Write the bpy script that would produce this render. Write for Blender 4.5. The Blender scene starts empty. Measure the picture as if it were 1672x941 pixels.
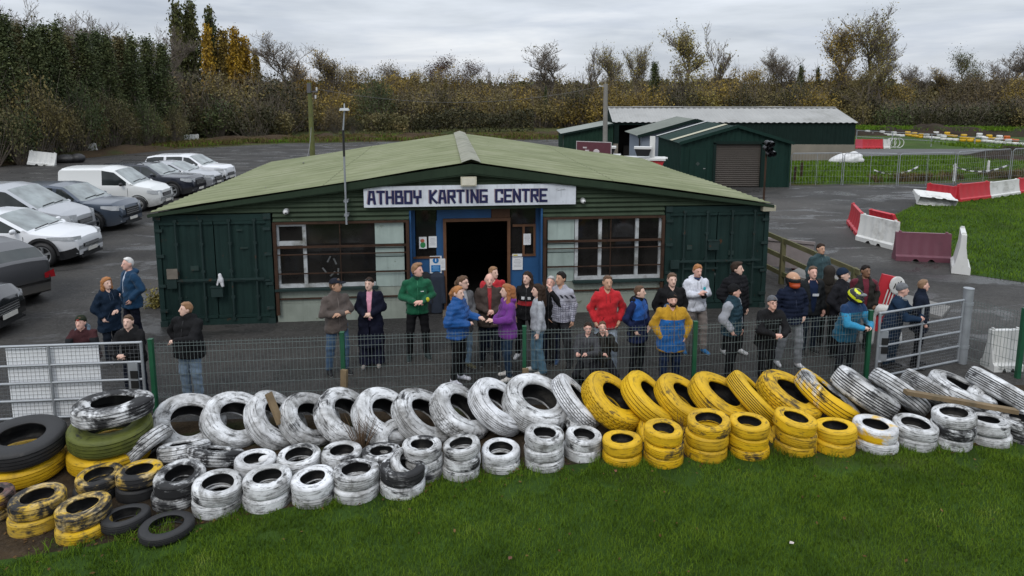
import bpy, math, random
import numpy as np
from mathutils import Vector, Matrix, Euler
R = math.radians
PI = math.pi
rng = random.Random(7)
scene = bpy.context.scene
COL = scene.collection

# ---------------------------------------------------------------- camera model (photo pixel -> place on the ground)
CAM_H, FPX, PITCH, PCX, PCY = 5.0, 1115.0, R(8.4), 836.0, 314.0
_c, _s = math.cos(PITCH), math.sin(PITCH)
def ray(px, py):
    x = (px - PCX) / FPX; y = (PCY - py) / FPX
    return (x, _c + y * _s, -_s + y * _c)
def G(px, py, z=0.0):
    r = ray(px, py); t = (z - CAM_H) / r[2]
    return Vector((r[0] * t, r[1] * t, z))
def AT(px, py, Y):
    r = ray(px, py); t = Y / r[1]
    return Vector((r[0] * t, Y, CAM_H + r[2] * t))

# ---------------------------------------------------------------- tagging
def tag(o, label=None, cat=None, group=None, kind=None):
    if label: o['label'] = label
    if cat: o['category'] = cat
    if group: o['group'] = group
    if kind: o['kind'] = kind
    return o
def empty(name, loc=(0, 0, 0), rz=0.0, label=None, cat=None, group=None):
    o = bpy.data.objects.new(name, None); COL.objects.link(o)
    o.location = loc; o.rotation_euler = (0, 0, rz); o.empty_display_size = 0.2
    return tag(o, label, cat, group)
def copy_tree(o, parent=None):
    c = o.copy(); COL.objects.link(c)
    if parent is not None: c.parent = parent
    for ch in list(o.children): copy_tree(ch, c)
    return c

# ---------------------------------------------------------------- mesh builder
class MB:
    def __init__(s): s.v = []; s.f = []; s.m = []
    def add(s, verts, faces, mi=0, mat=None):
        b = len(s.v)
        if mat is not None: verts = [mat @ Vector(p) for p in verts]
        s.v.extend([tuple(p) for p in verts])
        for f in faces: s.f.append(tuple(b + i for i in f)); s.m.append(mi)
        return s
    def box(s, c, d, mi=0, rot=None, M=None, taper=1.0):
        x, y, z = d[0] / 2, d[1] / 2, d[2] / 2
        vs = [Vector((sx * x * (taper if sz > 0 else 1), sy * y * (taper if sz > 0 else 1), sz * z)) for sz in (-1, 1) for sy in (-1, 1) for sx in (-1, 1)]
        if rot is not None: e = Euler(rot).to_matrix(); vs = [e @ p for p in vs]
        vs = [p + Vector(c) for p in vs]
        return s.add(vs, [(0, 2, 3, 1), (4, 5, 7, 6), (0, 1, 5, 4), (2, 6, 7, 3), (0, 4, 6, 2), (1, 3, 7, 5)], mi, M)
    def bar(s, a, b, w, h=None, mi=0):
        a, b = Vector(a), Vector(b); d = b - a; L = d.length
        if h is None: h = w
        q = d.to_track_quat('Y', 'Z').to_matrix().to_4x4()
        M = Matrix.Translation((a + b) / 2) @ q
        return s.box((0, 0, 0), (w, L, h), mi, M=M)
    def cyl(s, a, b, r0, r1=None, n=8, mi=0, cap=True):
        a, b = Vector(a), Vector(b)
        if r1 is None: r1 = r0
        q = (b - a).to_track_quat('Z', 'Y').to_matrix()
        vs = []
        for p, r in ((a, r0), (b, r1)):
            for i in range(n):
                t = 2 * PI * i / n
                vs.append(p + q @ Vector((r * math.cos(t), r * math.sin(t), 0)))
        fs = [(i, (i + 1) % n, n + (i + 1) % n, n + i) for i in range(n)]
        if cap: fs += [tuple(range(n - 1, -1, -1)), tuple(range(n, 2 * n))]
        return s.add(vs, fs, mi)
    def tube(s, path, r, n=6, mi=0):
        path = [Vector(p) for p in path]; m = len(path)
        rs = r if isinstance(r, (list, tuple)) else [r] * m
        vs = []; up = Vector((0.13, 0.2, 1)).normalized()
        for i, p in enumerate(path):
            d = (path[min(i + 1, m - 1)] - path[max(i - 1, 0)]).normalized()
            a = d.cross(up)
            if a.length < 1e-3: a = d.cross(Vector((1, 0, 0)))
            a.normalize(); b = d.cross(a)
            for k in range(n):
                t = 2 * PI * k / n; vs.append(p + (a * math.cos(t) + b * math.sin(t)) * rs[i])
        fs = [(i * n + k, i * n + (k + 1) % n, (i + 1) * n + (k + 1) % n, (i + 1) * n + k) for i in range(m - 1) for k in range(n)]
        fs += [tuple(range(n - 1, -1, -1)), tuple(range((m - 1) * n, m * n))]
        return s.add(vs, fs, mi)
    def ell(s, c, r, n=10, m=7, mi=0, rot=None):
        c = Vector(c); e = Euler(rot).to_matrix() if rot else None; vs = []
        for j in range(m + 1):
            ph = PI * j / m
            for i in range(n):
                t = 2 * PI * i / n
                p = Vector((r[0] * math.sin(ph) * math.cos(t), r[1] * math.sin(ph) * math.sin(t), r[2] * math.cos(ph)))
                if e is not None: p = e @ p
                vs.append(c + p)
        return s.add(vs, [(j * n + i, (j + 1) * n + i, (j + 1) * n + (i + 1) % n, j * n + (i + 1) % n) for j in range(m) for i in range(n)], mi)
    def prism(s, poly, h, axis='z', o=(0, 0, 0), mi=0, M=None):
        """poly 2D extruded by h along axis; for y-axis poly is (x,z), for x-axis poly is (y,z)."""
        n = len(poly); vs = []
        for t in (0, h):
            for (a, b) in poly:
                vs.append({'z': (a, b, t), 'y': (a, t, b), 'x': (t, a, b)}[axis])
        vs = [Vector(p) + Vector(o) for p in vs]
        fs = [(i, (i + 1) % n, n + (i + 1) % n, n + i) for i in range(n)] + [tuple(range(n - 1, -1, -1)), tuple(range(n, 2 * n))]
        return s.add(vs, fs, mi, M)
    def lathe(s, prof, n=32, mi=0, closed=False, mis=None, M=None):
        vs = []; m = len(prof)
        for i in range(n):
            t = 2 * PI * i / n; c, q = math.cos(t), math.sin(t)
            for (r, z) in prof: vs.append(Vector((r * c, r * q, z)))
        b = len(s.v)
        if M is not None: vs = [M @ p for p in vs]
        s.v.extend([tuple(p) for p in vs])
        for i in range(n):
            i2 = (i + 1) % n
            for k in range(m if closed else m - 1):
                k2 = (k + 1) % m
                s.f.append((b + i * m + k, b + i2 * m + k, b + i2 * m + k2, b + i * m + k2)); s.m.append(mis[k] if mis else mi)
        return s
    def grid(s, P, mi=0):
        """P: 2-D list of points"""
        a, bb = len(P), len(P[0]); b = len(s.v)
        for row in P: s.v.extend([tuple(p) for p in row])
        for i in range(a - 1):
            for j in range(bb - 1):
                s.f.append((b + i * bb + j, b + (i + 1) * bb + j, b + (i + 1) * bb + j + 1, b + i * bb + j + 1)); s.m.append(mi)
        return s
    def build(s, name, mats, parent=None, smooth=False, loc=None, fixn=True, rot=None):
        me = bpy.data.meshes.new(name)
        me.from_pydata(s.v, [], s.f)
        if not isinstance(mats, (list, tuple)): mats = [mats]
        for m in mats: me.materials.append(m)
        if len(mats) > 1: me.polygons.foreach_set('material_index', s.m)
        if fixn:
            import bmesh
            bm = bmesh.new(); bm.from_mesh(me); bmesh.ops.recalc_face_normals(bm, faces=bm.faces); bm.to_mesh(me); bm.free()
        if smooth: me.polygons.foreach_set('use_smooth', [True] * len(me.polygons))
        me.update()
        o = bpy.data.objects.new(name, me); COL.objects.link(o)
        if parent is not None: o.parent = parent
        if loc is not None: o.location = loc
        if rot is not None: o.rotation_euler = rot
        if smooth and smooth != 'all':
            try: me.set_sharp_from_angle(angle=R(smooth if smooth is not True else 40))
            except Exception: pass
        return o

def np_mesh(name, V, F, mats, mi=None, parent=None, smooth=True):
    """V (n,3) array, F (m,k) int array (k = 3 or 4)"""
    me = bpy.data.meshes.new(name)
    n, (m, k) = len(V), F.shape
    me.vertices.add(n); me.vertices.foreach_set('co', np.ascontiguousarray(V, np.float32).ravel())
    me.loops.add(m * k); me.loops.foreach_set('vertex_index', np.ascontiguousarray(F, np.int32).ravel())
    me.polygons.add(m); me.polygons.foreach_set('loop_start', np.arange(0, m * k, k, dtype=np.int32))
    for q in (mats if isinstance(mats, (list, tuple)) else [mats]): me.materials.append(q)
    if mi is not None: me.polygons.foreach_set('material_index', np.ascontiguousarray(mi, np.int32))
    if smooth: me.polygons.foreach_set('use_smooth', np.ones(m, bool))
    me.update(calc_edges=True); me.validate()
    o = bpy.data.objects.new(name, me); COL.objects.link(o)
    if parent is not None: o.parent = parent
    return o

# ---------------------------------------------------------------- materials
class NT:
    """tiny wrapper to write node trees"""
    def __init__(s, name):
        s.m = bpy.data.materials.new(name); s.m.use_nodes = True
        s.t = s.m.node_tree; s.n = s.t.nodes; s.bsdf = s.n['Principled BSDF']; s.out = s.n['Material Output']
        s._tc = None
    def new(s, typ, **kw):
        n = s.n.new(typ)
        for k, v in kw.items(): setattr(n, k, v)
        return n
    def link(s, a, b): s.t.links.new(a, b)
    def setin(s, n, key, v):
        if hasattr(v, 'is_output') or isinstance(v, bpy.types.NodeSocket): s.link(v, n.inputs[key])
        else: n.inputs[key].default_value = v
    def coord(s, which='Object'):
        if s._tc is None: s._tc = s.new('ShaderNodeTexCoord')
        return s._tc.outputs[which]
    def rand(s):
        if not hasattr(s, '_oi'): s._oi = s.new('ShaderNodeObjectInfo')
        return s._oi.outputs['Random']
    def shifted(s, which='Object', k=37.0):
        """object coords moved by a random amount per object"""
        c = s.new('ShaderNodeCombineXYZ'); m = s.math('MULTIPLY', s.rand(), k)
        s.link(m, c.inputs[0]); s.link(m, c.inputs[1]); s.link(m, c.inputs[2])
        a = s.new('ShaderNodeVectorMath', operation='ADD'); s.link(s.coord(which), a.inputs[0]); s.link(c.outputs[0], a.inputs[1])
        return a.outputs[0]
    def scale(s, v, sc):
        a = s.new('ShaderNodeVectorMath', operation='MULTIPLY'); s.link(v, a.inputs[0]); a.inputs[1].default_value = sc
        return a.outputs[0]
    def math(s, op, a, b=None, c=None, clamp=False):
        n = s.new('ShaderNodeMath', operation=op, use_clamp=clamp); s.setin(n, 0, a)
        if b is not None: s.setin(n, 1, b)
        if c is not None: s.setin(n, 2, c)
        return n.outputs[0]
    def noise(s, vec, sc, det=4, rough=0.55, dist=0.0):
        n = s.new('ShaderNodeTexNoise'); s.link(vec, n.inputs['Vector'])
        n.inputs['Scale'].default_value = sc; n.inputs['Detail'].default_value = det; n.inputs['Roughness'].default_value = rough; n.inputs['Distortion'].default_value = dist
        return n.outputs['Fac']
    def ramp(s, f, stops):
        n = s.new('ShaderNodeValToRGB'); s.link(f, n.inputs[0]); e = n.color_ramp.elements
        while len(e) < len(stops): e.new(0.5)
        for i, (p, c) in enumerate(stops):
            e[i].position = p
            e[i].color = (c, c, c, 1) if not hasattr(c, '__len__') else tuple(c[:3]) + (1,)
        return n.outputs[0]
    def mix(s, f, a, b, mode='MIX'):
        n = s.new('ShaderNodeMix', data_type='RGBA', blend_type=mode); n.clamp_factor = True
        s.setin(n, 0, f)
        for k, v in ((6, a), (7, b)):
            if isinstance(v, bpy.types.NodeSocket): s.link(v, n.inputs[k])
            else: n.inputs[k].default_value = tuple(v) + ((1,) if len(v) == 3 else ())
        return n.outputs[2]
    def sep(s, v):
        n = s.new('ShaderNodeSeparateXYZ'); s.link(v, n.inputs[0]); return n.outputs
    def bump(s, h, strength=0.3, dist=0.02, prev=None):
        n = s.new('ShaderNodeBump'); s.link(h, n.inputs['Height']); n.inputs['Strength'].default_value = strength; n.inputs['Distance'].default_value = dist
        if prev is not None: s.link(prev, n.inputs['Normal'])
        s.link(n.outputs[0], s.bsdf.inputs['Normal']); return n.outputs[0]
    def done(s, col, rough=0.6, metal=0.0, spec=0.5):
        for k, v in (('Base Color', col), ('Roughness', rough), ('Metallic', metal), ('Specular IOR Level', spec)):
            if isinstance(v, bpy.types.NodeSocket): s.link(v, s.bsdf.inputs[k])
            elif k == 'Base Color': s.bsdf.inputs[k].default_value = tuple(v) + ((1,) if len(v) == 3 else ())
            else: s.bsdf.inputs[k].default_value = v
        return s.m

def srgb(r, g, b):
    f = lambda c: c / 12.92 if c <= 0.04045 else ((c + 0.055) / 1.055) ** 2.4
    return (f(r / 255), f(g / 255), f(b / 255))
def dark(c, k): return tuple(x * k for x in c)

def plain(name, col, rough=0.6, var=0.25, sc=6.0, metal=0.0, spec=0.4, bump=0.0, bsc=60.0, dirt=None, dirt_amt=0.5):
    """a base colour broken up by noise, with optional patches of a second (dirt) colour"""
    t = NT(name); v = t.shifted()
    f = t.noise(v, sc, 5, 0.6)
    c = t.ramp(f, [(0.25, dark(col, 1 - var)), (0.55, col), (0.8, dark(col, 1 + var))])
    if dirt is not None:
        g = t.noise(v, sc * 0.6, 6, 0.65)
        c = t.mix(t.ramp(g, [(1 - dirt_amt - 0.06, 0.0), (1 - dirt_amt + 0.1, 0.85)]), c, dirt)
    if bump: t.bump(t.noise(v, bsc, 3), bump, 0.01)
    r = t.math('ADD', t.math('MULTIPLY', f, 0.2), rough - 0.1)
    return t.done(c, r, metal, spec)
_cache = {}
def flat(col, rough=0.6, metal=0.0, name=None, var=0.12, sc=8.0, spec=0.4):
    k = (tuple(round(x, 4) for x in col), rough, metal, var, sc, spec)
    if k not in _cache: _cache[k] = plain(name or 'paint', col, rough, var, sc, metal, spec)
    return _cache[k]

# ---------------------------------------------------------------- implicit surfaces (for people, bags ...)
class SDF:
    def __init__(s, k=0.03): s.p = []; s.k = k; s.clips = []; s.noise = None
    def cap(s, a, b, ra, rb=None, tag=0, M=None): s.p.append(('c', np.array(a, float), np.array(b, float), ra, ra if rb is None else rb, tag, M)); return s
    def ell(s, c, r, tag=0, M=None): s.p.append(('e', np.array(c, float), np.array(r, float), 0, 0, tag, M)); return s
    def loft(s, rows, tag=0, M=None): s.p.append(('l', np.array(rows, float), None, 0, 0, tag, M)); return s   # rows: z, cx, cy, a, b
    @staticmethod
    def _loc(P, M):
        if M is None: return P
        Rm, o = M
        return (P - o) @ Rm + o
    def dist(s, pr, P):
        P = s._loc(P, pr[6])
        if pr[0] == 'c':
            a, b, ra, rb = pr[1], pr[2], pr[3], pr[4]; ba = b - a
            t = np.clip(((P - a) @ ba) / max(ba @ ba, 1e-9), 0, 1)
            return np.linalg.norm(P - a - t[..., None] * ba, axis=-1) - (ra + (rb - ra) * t)
        if pr[0] == 'e':
            q = (P - pr[1]) / pr[2]; l = np.linalg.norm(q, axis=-1); g = np.linalg.norm(q / pr[2], axis=-1)
            return l * (l - 1) / np.maximum(g, 1e-6)
        rows = pr[1]; z = P[..., 2]
        cx, cy, a, b = (np.interp(z, rows[:, 0], rows[:, i]) for i in (1, 2, 3, 4))
        x = (P[..., 0] - cx) / a; y = (P[..., 1] - cy) / b; l = (np.abs(x) ** 2.4 + np.abs(y) ** 2.4) ** (1 / 2.4)
        d = (l - 1) * np.minimum(a, b)
        dz = np.maximum(rows[0, 0] - z, z - rows[-1, 0])
        return np.where(dz > 0, np.sqrt(np.maximum(d, 0) ** 2 + dz ** 2), np.maximum(d, dz))
    def bounds(s, pr, pad):
        if pr[0] == 'c':
            r = max(pr[3], pr[4]); lo = np.minimum(pr[1], pr[2]) - r; hi = np.maximum(pr[1], pr[2]) + r
        elif pr[0] == 'e': lo, hi = pr[1] - pr[2], pr[1] + pr[2]
        else:
            q = pr[1]; lo = np.array([(q[:, 1] - q[:, 3]).min(), (q[:, 2] - q[:, 4]).min(), q[0, 0]]); hi = np.array([(q[:, 1] + q[:, 3]).max(), (q[:, 2] + q[:, 4]).max(), q[-1, 0]])
        if pr[6] is not None:
            Rm, o = pr[6]
            c = np.array([[x, y, z] for x in (lo[0], hi[0]) for y in (lo[1], hi[1]) for z in (lo[2], hi[2])])
            c = (c - o) @ Rm.T + o; lo, hi = c.min(0), c.max(0)
        return lo - pad, hi + pad
    def mesh(s, cell=0.012):
        pad = 0.04
        B = [s.bounds(p, pad) for p in s.p]
        lo = np.min([b[0] for b in B], 0); hi = np.max([b[1] for b in B], 0)
        n = np.ceil((hi - lo) / cell).astype(int) + 2
        f = np.full(n, 1.0); ax = [lo[i] + cell * np.arange(n[i]) for i in range(3)]
        for pr, (bl, bh) in zip(s.p, B):
            i0 = np.maximum(((bl - lo) / cell).astype(int), 0); i1 = np.minimum(((bh - lo) / cell).astype(int) + 2, n)
            sl = tuple(slice(a, b) for a, b in zip(i0, i1))
            P = np.stack(np.meshgrid(*[ax[i][sl[i]] for i in range(3)], indexing='ij'), -1)
            d = s.dist(pr, P); a = f[sl]; k = s.k
            h = np.clip(0.5 + 0.5 * (a - d) / k, 0, 1)
            f[sl] = a + (d - a) * h - k * h * (1 - h)
        if s.clips or s.noise:
            P = np.stack(np.meshgrid(*ax, indexing='ij'), -1)
            if s.noise: f = f + s.noise(P)
            for c in s.clips: f = np.maximum(f, c(P))
        V, F = surface_nets(f)
        return V * cell + lo, F
    def owner(s, C):
        D = np.stack([s.dist(p, C) for p in s.p], 0)
        return np.array([p[5] for p in s.p])[D.argmin(0)]

def surface_nets(f):
    ins = f < 0
    c8 = [ins[i:ins.shape[0] - 1 + i, j:ins.shape[1] - 1 + j, k:ins.shape[2] - 1 + k] for i in (0, 1) for j in (0, 1) for k in (0, 1)]
    cnt = sum(c.astype(np.int8) for c in c8)
    act = (cnt > 0) & (cnt < 8)
    idx = np.argwhere(act)
    num = np.full(act.shape, -1, np.int64); num[act] = np.arange(len(idx))
    acc = np.zeros((len(idx), 3)); w = np.zeros(len(idx))
    offs = [(i, j, k) for i in (0, 1) for j in (0, 1) for k in (0, 1)]
    fv = [f[idx[:, 0] + o[0], idx[:, 1] + o[1], idx[:, 2] + o[2]] for o in offs]
    for a in range(8):
        for b in range(a + 1, 8):
            if sum(abs(offs[a][q] - offs[b][q]) for q in range(3)) != 1: continue
            m = (fv[a] < 0) != (fv[b] < 0)
            t = np.where(m, fv[a] / np.where(m, fv[a] - fv[b], 1), 0)
            p = np.array(offs[a]) + t[:, None] * (np.array(offs[b]) - np.array(offs[a]))
            acc += np.where(m[:, None], p, 0); w += m
    V = idx + acc / np.maximum(w, 1)[:, None]
    F = []
    for axis in range(3):
        u, v = (axis + 1) % 3, (axis + 2) % 3
        A = np.take(ins, range(ins.shape[axis] - 1), axis); Bq = np.take(ins, range(1, ins.shape[axis]), axis)
        e = np.argwhere(A != Bq)
        ok = (e[:, u] > 0) & (e[:, v] > 0) & (e[:, u] < ins.shape[u] - 1) & (e[:, v] < ins.shape[v] - 1)
        e = e[ok]
        if len(e) == 0: continue
        def cell(du, dv):
            q = e.copy(); q[:, u] += du; q[:, v] += dv
            return num[q[:, 0], q[:, 1], q[:, 2]]
        quad = np.stack([cell(-1, -1), cell(0, -1), cell(0, 0), cell(-1, 0)], 1)
        flip = ~ins[e[:, 0], e[:, 1], e[:, 2]]
        quad[flip] = quad[flip][:, ::-1]
        F.append(quad)
    return V, np.concatenate(F, 0) if F else np.zeros((0, 4), int)
# ================================================================ camera, light, sky
cam = bpy.data.cameras.new('camera'); co = bpy.data.objects.new('camera', cam); COL.objects.link(co)
co.location = (0, 0, CAM_H); co.rotation_euler = (PI / 2 - PITCH, 0, 0)
cam.sensor_width = 36; cam.lens = 36 * FPX / 1672; cam.shift_y = -(470.5 - PCY) / 1672
cam.clip_end = 3000; cam.clip_start = 0.1
scene.camera = co
scene.view_settings.view_transform = 'Standard'; scene.view_settings.look = 'None'
scene.view_settings.exposure = 0.22; scene.view_settings.gamma = 1; scene.view_settings.use_curve_mapping = False
SUN_EL, SUN_AZ = 48, 200     # degrees; azimuth clockwise from +Y
w = bpy.data.worlds.new('World'); scene.world = w; w.use_nodes = True
t = w.node_tree; n = t.nodes; bg = n['Background']; L = t.links.new
sky = n.new('ShaderNodeTexSky'); sky.sky_type = 'NISHITA'; sky.sun_disc = False
sky.sun_elevation = R(SUN_EL); sky.sun_rotation = R(SUN_AZ); sky.air_density = 1.0; sky.dust_density = 2.0
tc = n.new('ShaderNodeTexCoord'); sp = n.new('ShaderNodeSeparateXYZ'); L(tc.outputs['Generated'], sp.inputs[0])
def wm(op, a, b=None, clamp=False):
    q = n.new('ShaderNodeMath'); q.operation = op; q.use_clamp = clamp
    for i, v in enumerate((a, b)):
        if v is None: continue
        if isinstance(v, (int, float)): q.inputs[i].default_value = v
        else: L(v, q.inputs[i])
    return q.outputs[0]
z = wm('MAXIMUM', sp.outputs[2], 0.0)
def stretched(kx, kz, off):
    c = n.new('ShaderNodeCombineXYZ'); L(wm('MULTIPLY', sp.outputs[0], kx), c.inputs[0]); L(wm('MULTIPLY', sp.outputs[1], kx), c.inputs[1])
    L(wm('ADD', wm('MULTIPLY', z, kz), off), c.inputs[2]); return c.outputs[0]
def wnoise(vec, sc, det, rough, dist=0.0):
    q = n.new('ShaderNodeTexNoise'); L(vec, q.inputs['Vector']); q.inputs['Scale'].default_value = sc; q.inputs['Detail'].default_value = det
    q.inputs['Roughness'].default_value = rough; q.inputs['Distortion'].default_value = dist; return q.outputs['Fac']
def wramp(f, stops):
    q = n.new('ShaderNodeValToRGB'); L(f, q.inputs[0]); e = q.color_ramp.elements
    while len(e) < len(stops): e.new(0.5)
    for i, (p, c) in enumerate(stops): e[i].position = p; e[i].color = tuple(c) + (1,)
    return q.outputs[0]
def wmix(f, a, b, mode='MIX'):
    q = n.new('ShaderNodeMix'); q.data_type = 'RGBA'; q.blend_type = mode
    for i, v in ((0, f), (6, a), (7, b)):
        if isinstance(v, (int, float)): q.inputs[i].default_value = v
        elif isinstance(v, tuple): q.inputs[i].default_value = v + (1,)
        else: L(v, q.inputs[i])
    return q.outputs[2]
# cloud deck: broad layers, with darker ragged rolls low down and thin bright gaps between them
n1 = wnoise(stretched(2.0, 13.0, 3.1), 1.6, 5, 0.55, 0.25)
n2 = wnoise(stretched(3.4, 24.0, 0.7), 1.2, 5, 0.55, 0.4)
deck = wramp(n1, [(0.30, (4.0, 4.35, 4.9)), (0.45, (4.9, 5.25, 5.75)), (0.56, (5.4, 5.75, 6.3)), (0.70, (6.6, 6.8, 7.1))])
rolls = wramp(n2, [(0.37, (0.82, 0.84, 0.88)), (0.50, (1.0, 1.0, 1.0)), (0.64, (1.09, 1.085, 1.075))])
low = wm('SUBTRACT', 1.0, wm('MULTIPLY', z, 3.5), True)
cl = wmix(low, deck, wmix(1.0, deck, rolls, 'MULTIPLY'))
lift = wm('ADD', 1.04, wm('MULTIPLY', wm('POWER', z, 1.0), 1.45))    # an overcast sky is brighter overhead
hs = n.new('ShaderNodeVectorMath'); hs.operation = 'SCALE'; L(cl, hs.inputs[0]); L(lift, hs.inputs['Scale'])
final = wmix(0.93, sky.outputs[0], hs.outputs[0])
L(final, bg.inputs['Color']); bg.inputs['Strength'].default_value = 0.1
sl = bpy.data.lights.new('sun', 'SUN'); so = bpy.data.objects.new('sun', sl); COL.objects.link(so)
sl.energy = 1.0; sl.angle = R(22); sl.color = (1.0, 0.96, 0.9)
az = R(SUN_AZ)
so.rotation_euler = Vector((-math.sin(az) * math.cos(R(SUN_EL)), -math.cos(az) * math.cos(R(SUN_EL)), -math.sin(R(SUN_EL)))).to_track_quat('-Z', 'Y').to_euler()
so.location = (0, 0, 50)

# ================================================================ ground materials
def ground_mat(name, base, alt, sc, rough, speck=0.0, bump=0.2, bsc=40, wet=None, third=None):
    t = NT(name); v = t.coord('Object')
    f = t.noise(v, sc, 6, 0.62, 0.3)
    c = t.mix(t.ramp(f, [(0.38, 0.0), (0.62, 1.0)]), base, alt)
    if third: c = t.mix(t.ramp(t.noise(v, sc * 0.37, 5, 0.6, 0.6), [(0.55, 0.0), (0.66, 0.8)]), c, third)
    if speck:
        g = t.noise(v, 16, 6, 0.85)
        c = t.mix(t.ramp(g, [(0.50, 0.0), (0.62, speck)]), c, tuple(min(1, x * 2.6 + 0.03) for x in base))
        g = t.noise(v, 24, 5, 0.85)
        c = t.mix(t.ramp(g, [(0.36, speck * 1.2), (0.47, 0.0)]), c, dark(base, 0.35))
        g2 = t.noise(v, 9, 4, 0.7)
        c = t.mix(t.math('MULTIPLY', t.ramp(g2, [(0.35, 1.0), (0.5, 0.0)]), 0.45), c, dark(base, 0.55))
    r = rough
    if wet:
        g = t.noise(t.scale(v, (0.5, 1.6, 1)), wet, 5, 0.6)
        r = t.ramp(g, [(0.42, rough * 0.72), (0.6, rough)])
        pd = t.ramp(t.math('ADD', t.math('MULTIPLY', t.noise(t.scale(v, (0.7, 1.5, 1)), 0.55, 5, 0.6, 0.6), 0.85), t.math('MULTIPLY', t.noise(v, 6, 3), 0.15)), [(0.535, 0.0), (0.60, 1.0)])
        c = t.mix(t.math('MULTIPLY', pd, 0.45), c, dark(base, 0.55)); r = t.math('SUBTRACT', r, t.math('MULTIPLY', pd, 0.42)); wetspec = t.math('ADD', 0.10, t.math('MULTIPLY', pd, 0.25))
    t.bump(t.noise(v, bsc, 4, 0.7), bump, 0.02)
    return t.done(c, r, 0, wetspec if wet else 0.10)
M_ASPH = ground_mat('asphalt', (0.031, 0.030, 0.029), (0.056, 0.053, 0.049), 0.5, 0.85, 0.5, 0.5, 45, wet=0.25, third=(0.062, 0.056, 0.049))
M_ROAD = ground_mat('road_surface', (0.034, 0.033, 0.032), (0.062, 0.059, 0.055), 0.3, 0.8, 0.35, 0.4, 45, wet=0.2, third=(0.085, 0.08, 0.074))
M_SOIL = ground_mat('soil', (0.03, 0.022, 0.015), (0.055, 0.038, 0.022), 1.8, 0.95, 0.3, 0.8, 25, third=(0.028, 0.042, 0.012))
M_LAWN = ground_mat('lawn_ground', (0.022, 0.045, 0.008), (0.035, 0.07, 0.012), 0.9, 0.95, 0, 0.6, 30, third=(0.04, 0.05, 0.014))
M_ROUGH = ground_mat('rough_grass', (0.03, 0.055, 0.012), (0.05, 0.085, 0.018), 0.25, 0.95, 0, 0.6, 8, third=(0.075, 0.055, 0.026))
M_FIELD = ground_mat('field_ground', (0.045, 0.06, 0.018), (0.06, 0.055, 0.022), 0.02, 0.95, 0, 0.4, 2, third=(0.03, 0.05, 0.013))
M_STUBBLE = ground_mat('stubble', (0.22, 0.17, 0.03), (0.17, 0.15, 0.03), 0.05, 0.95, 0, 0.2, 2)
M_TRACK = ground_mat('track_surface', (0.10, 0.10, 0.10), (0.13, 0.13, 0.13), 0.2, 0.8, 0.1, 0.1, 20)

def sheet(name, pts, z, m, wob=0.12, step=1.2, kind='structure'):
    """flat ground sheet with a slightly ragged rim; pts are (x, y)"""
    r = random.Random(name); out = []
    for i, p in enumerate(pts):
        q = pts[(i + 1) % len(pts)]; d = math.dist(p, q); k = max(1, min(60, int(d / step)))
        for j in range(k):
            a = j / k; wj = wob if 0 < j else 0
            out.append((p[0] + (q[0] - p[0]) * a + r.uniform(-wj, wj), p[1] + (q[1] - p[1]) * a + r.uniform(-wj, wj), z))
    me = bpy.data.meshes.new(name); me.from_pydata(out, [], [tuple(range(len(out)))]); me.materials.append(m)
    import bmesh
    bm = bmesh.new(); bm.from_mesh(me); bmesh.ops.triangulate(bm, faces=bm.faces); bmesh.ops.recalc_face_normals(bm, faces=bm.faces)
    for f in bm.faces:
        if f.normal.z < 0: f.normal_flip()
    bm.to_mesh(me); bm.free()
    o = bpy.data.objects.new(name, me); COL.objects.link(o)
    return tag(o, kind=kind)
def px(*pp): return [tuple(G(a, b)[:2]) for a, b in pp]

sheet('ground', [(-900, -60), (900, -60), (900, 1500), (-900, 1500)], 0, M_FIELD, 0)
sheet('car_park', [(-60, 8.6), (-5.6, 8.8), (9, 10.6), (40, 10.8), (40, 34), (19, 36), (16, 40), (17, 48), (9, 64), (12, 72), (-4, 71), (-22, 66), (-29, 60), (-33, 50), (-36, 42), (-45, 38), (-60, 36)], 0.004, M_ASPH, 0.25)
sheet('road', [(6.3, 15.0), (7.2, 25), (8.5, 35), (15, 35.6), (23.5, 37.2), (29, 38.5), (44, 41), (44, 39.3), (24, 36.2), (19.5, 33.5), (15.2, 29.5), (13.4, 25.5), (13.0, 22.0), (14.2, 19.5), (16.5, 17.2), (19, 16.2), (30, 12), (12, 12)], 0.008, M_ROAD, 0.1)
sheet('soil', [(-9, 6.2), (-5.2, 6.5), (-3.3, 7.15), (-1, 8.0), (2, 8.55), (9, 8.9), (14, 9.5), (14, 11.0), (8.9, 11.1), (6.2, 11.1), (0, 10.35), (-5.5, 9.75), (-9, 9.4)], 0.012, M_SOIL, 0.12)
sheet('grass', [(-20, 2), (25, 2), (25, 9.7), (13, 9.4), (9, 9.25), (2, 8.75), (-1, 8.2), (-3.2, 7.45), (-4.7, 6.9), (-6.0, 6.55), (-20, 6.2)], 0.016, M_LAWN, 0.08)
sheet('lawn', px((1462, 352), (1500, 332), (1560, 327), (1620, 318), (1700, 312), (2100, 300), (2200, 520), (1672, 462), (1570, 447), (1545, 420), (1462, 400)), 0.014, M_LAWN, 0.1)
sheet('rough_grass', [(15.0, 36.3), (23.5, 37.9), (29, 39.2), (60, 44), (90, 70), (80, 110), (27, 80), (25, 49), (16.5, 48), (16, 41)], 0.010, M_ROUGH, 0.3)
sheet('grass_verge', [(-26, 66), (-12, 69.5), (8, 73.5), (12, 80), (-10, 84), (-30, 72)], 0.010, M_ROUGH, 0.5)
sheet('far_field', [(95, 190), (420, 190), (700, 520), (120, 520)], 0.02, M_STUBBLE, 0)
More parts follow.
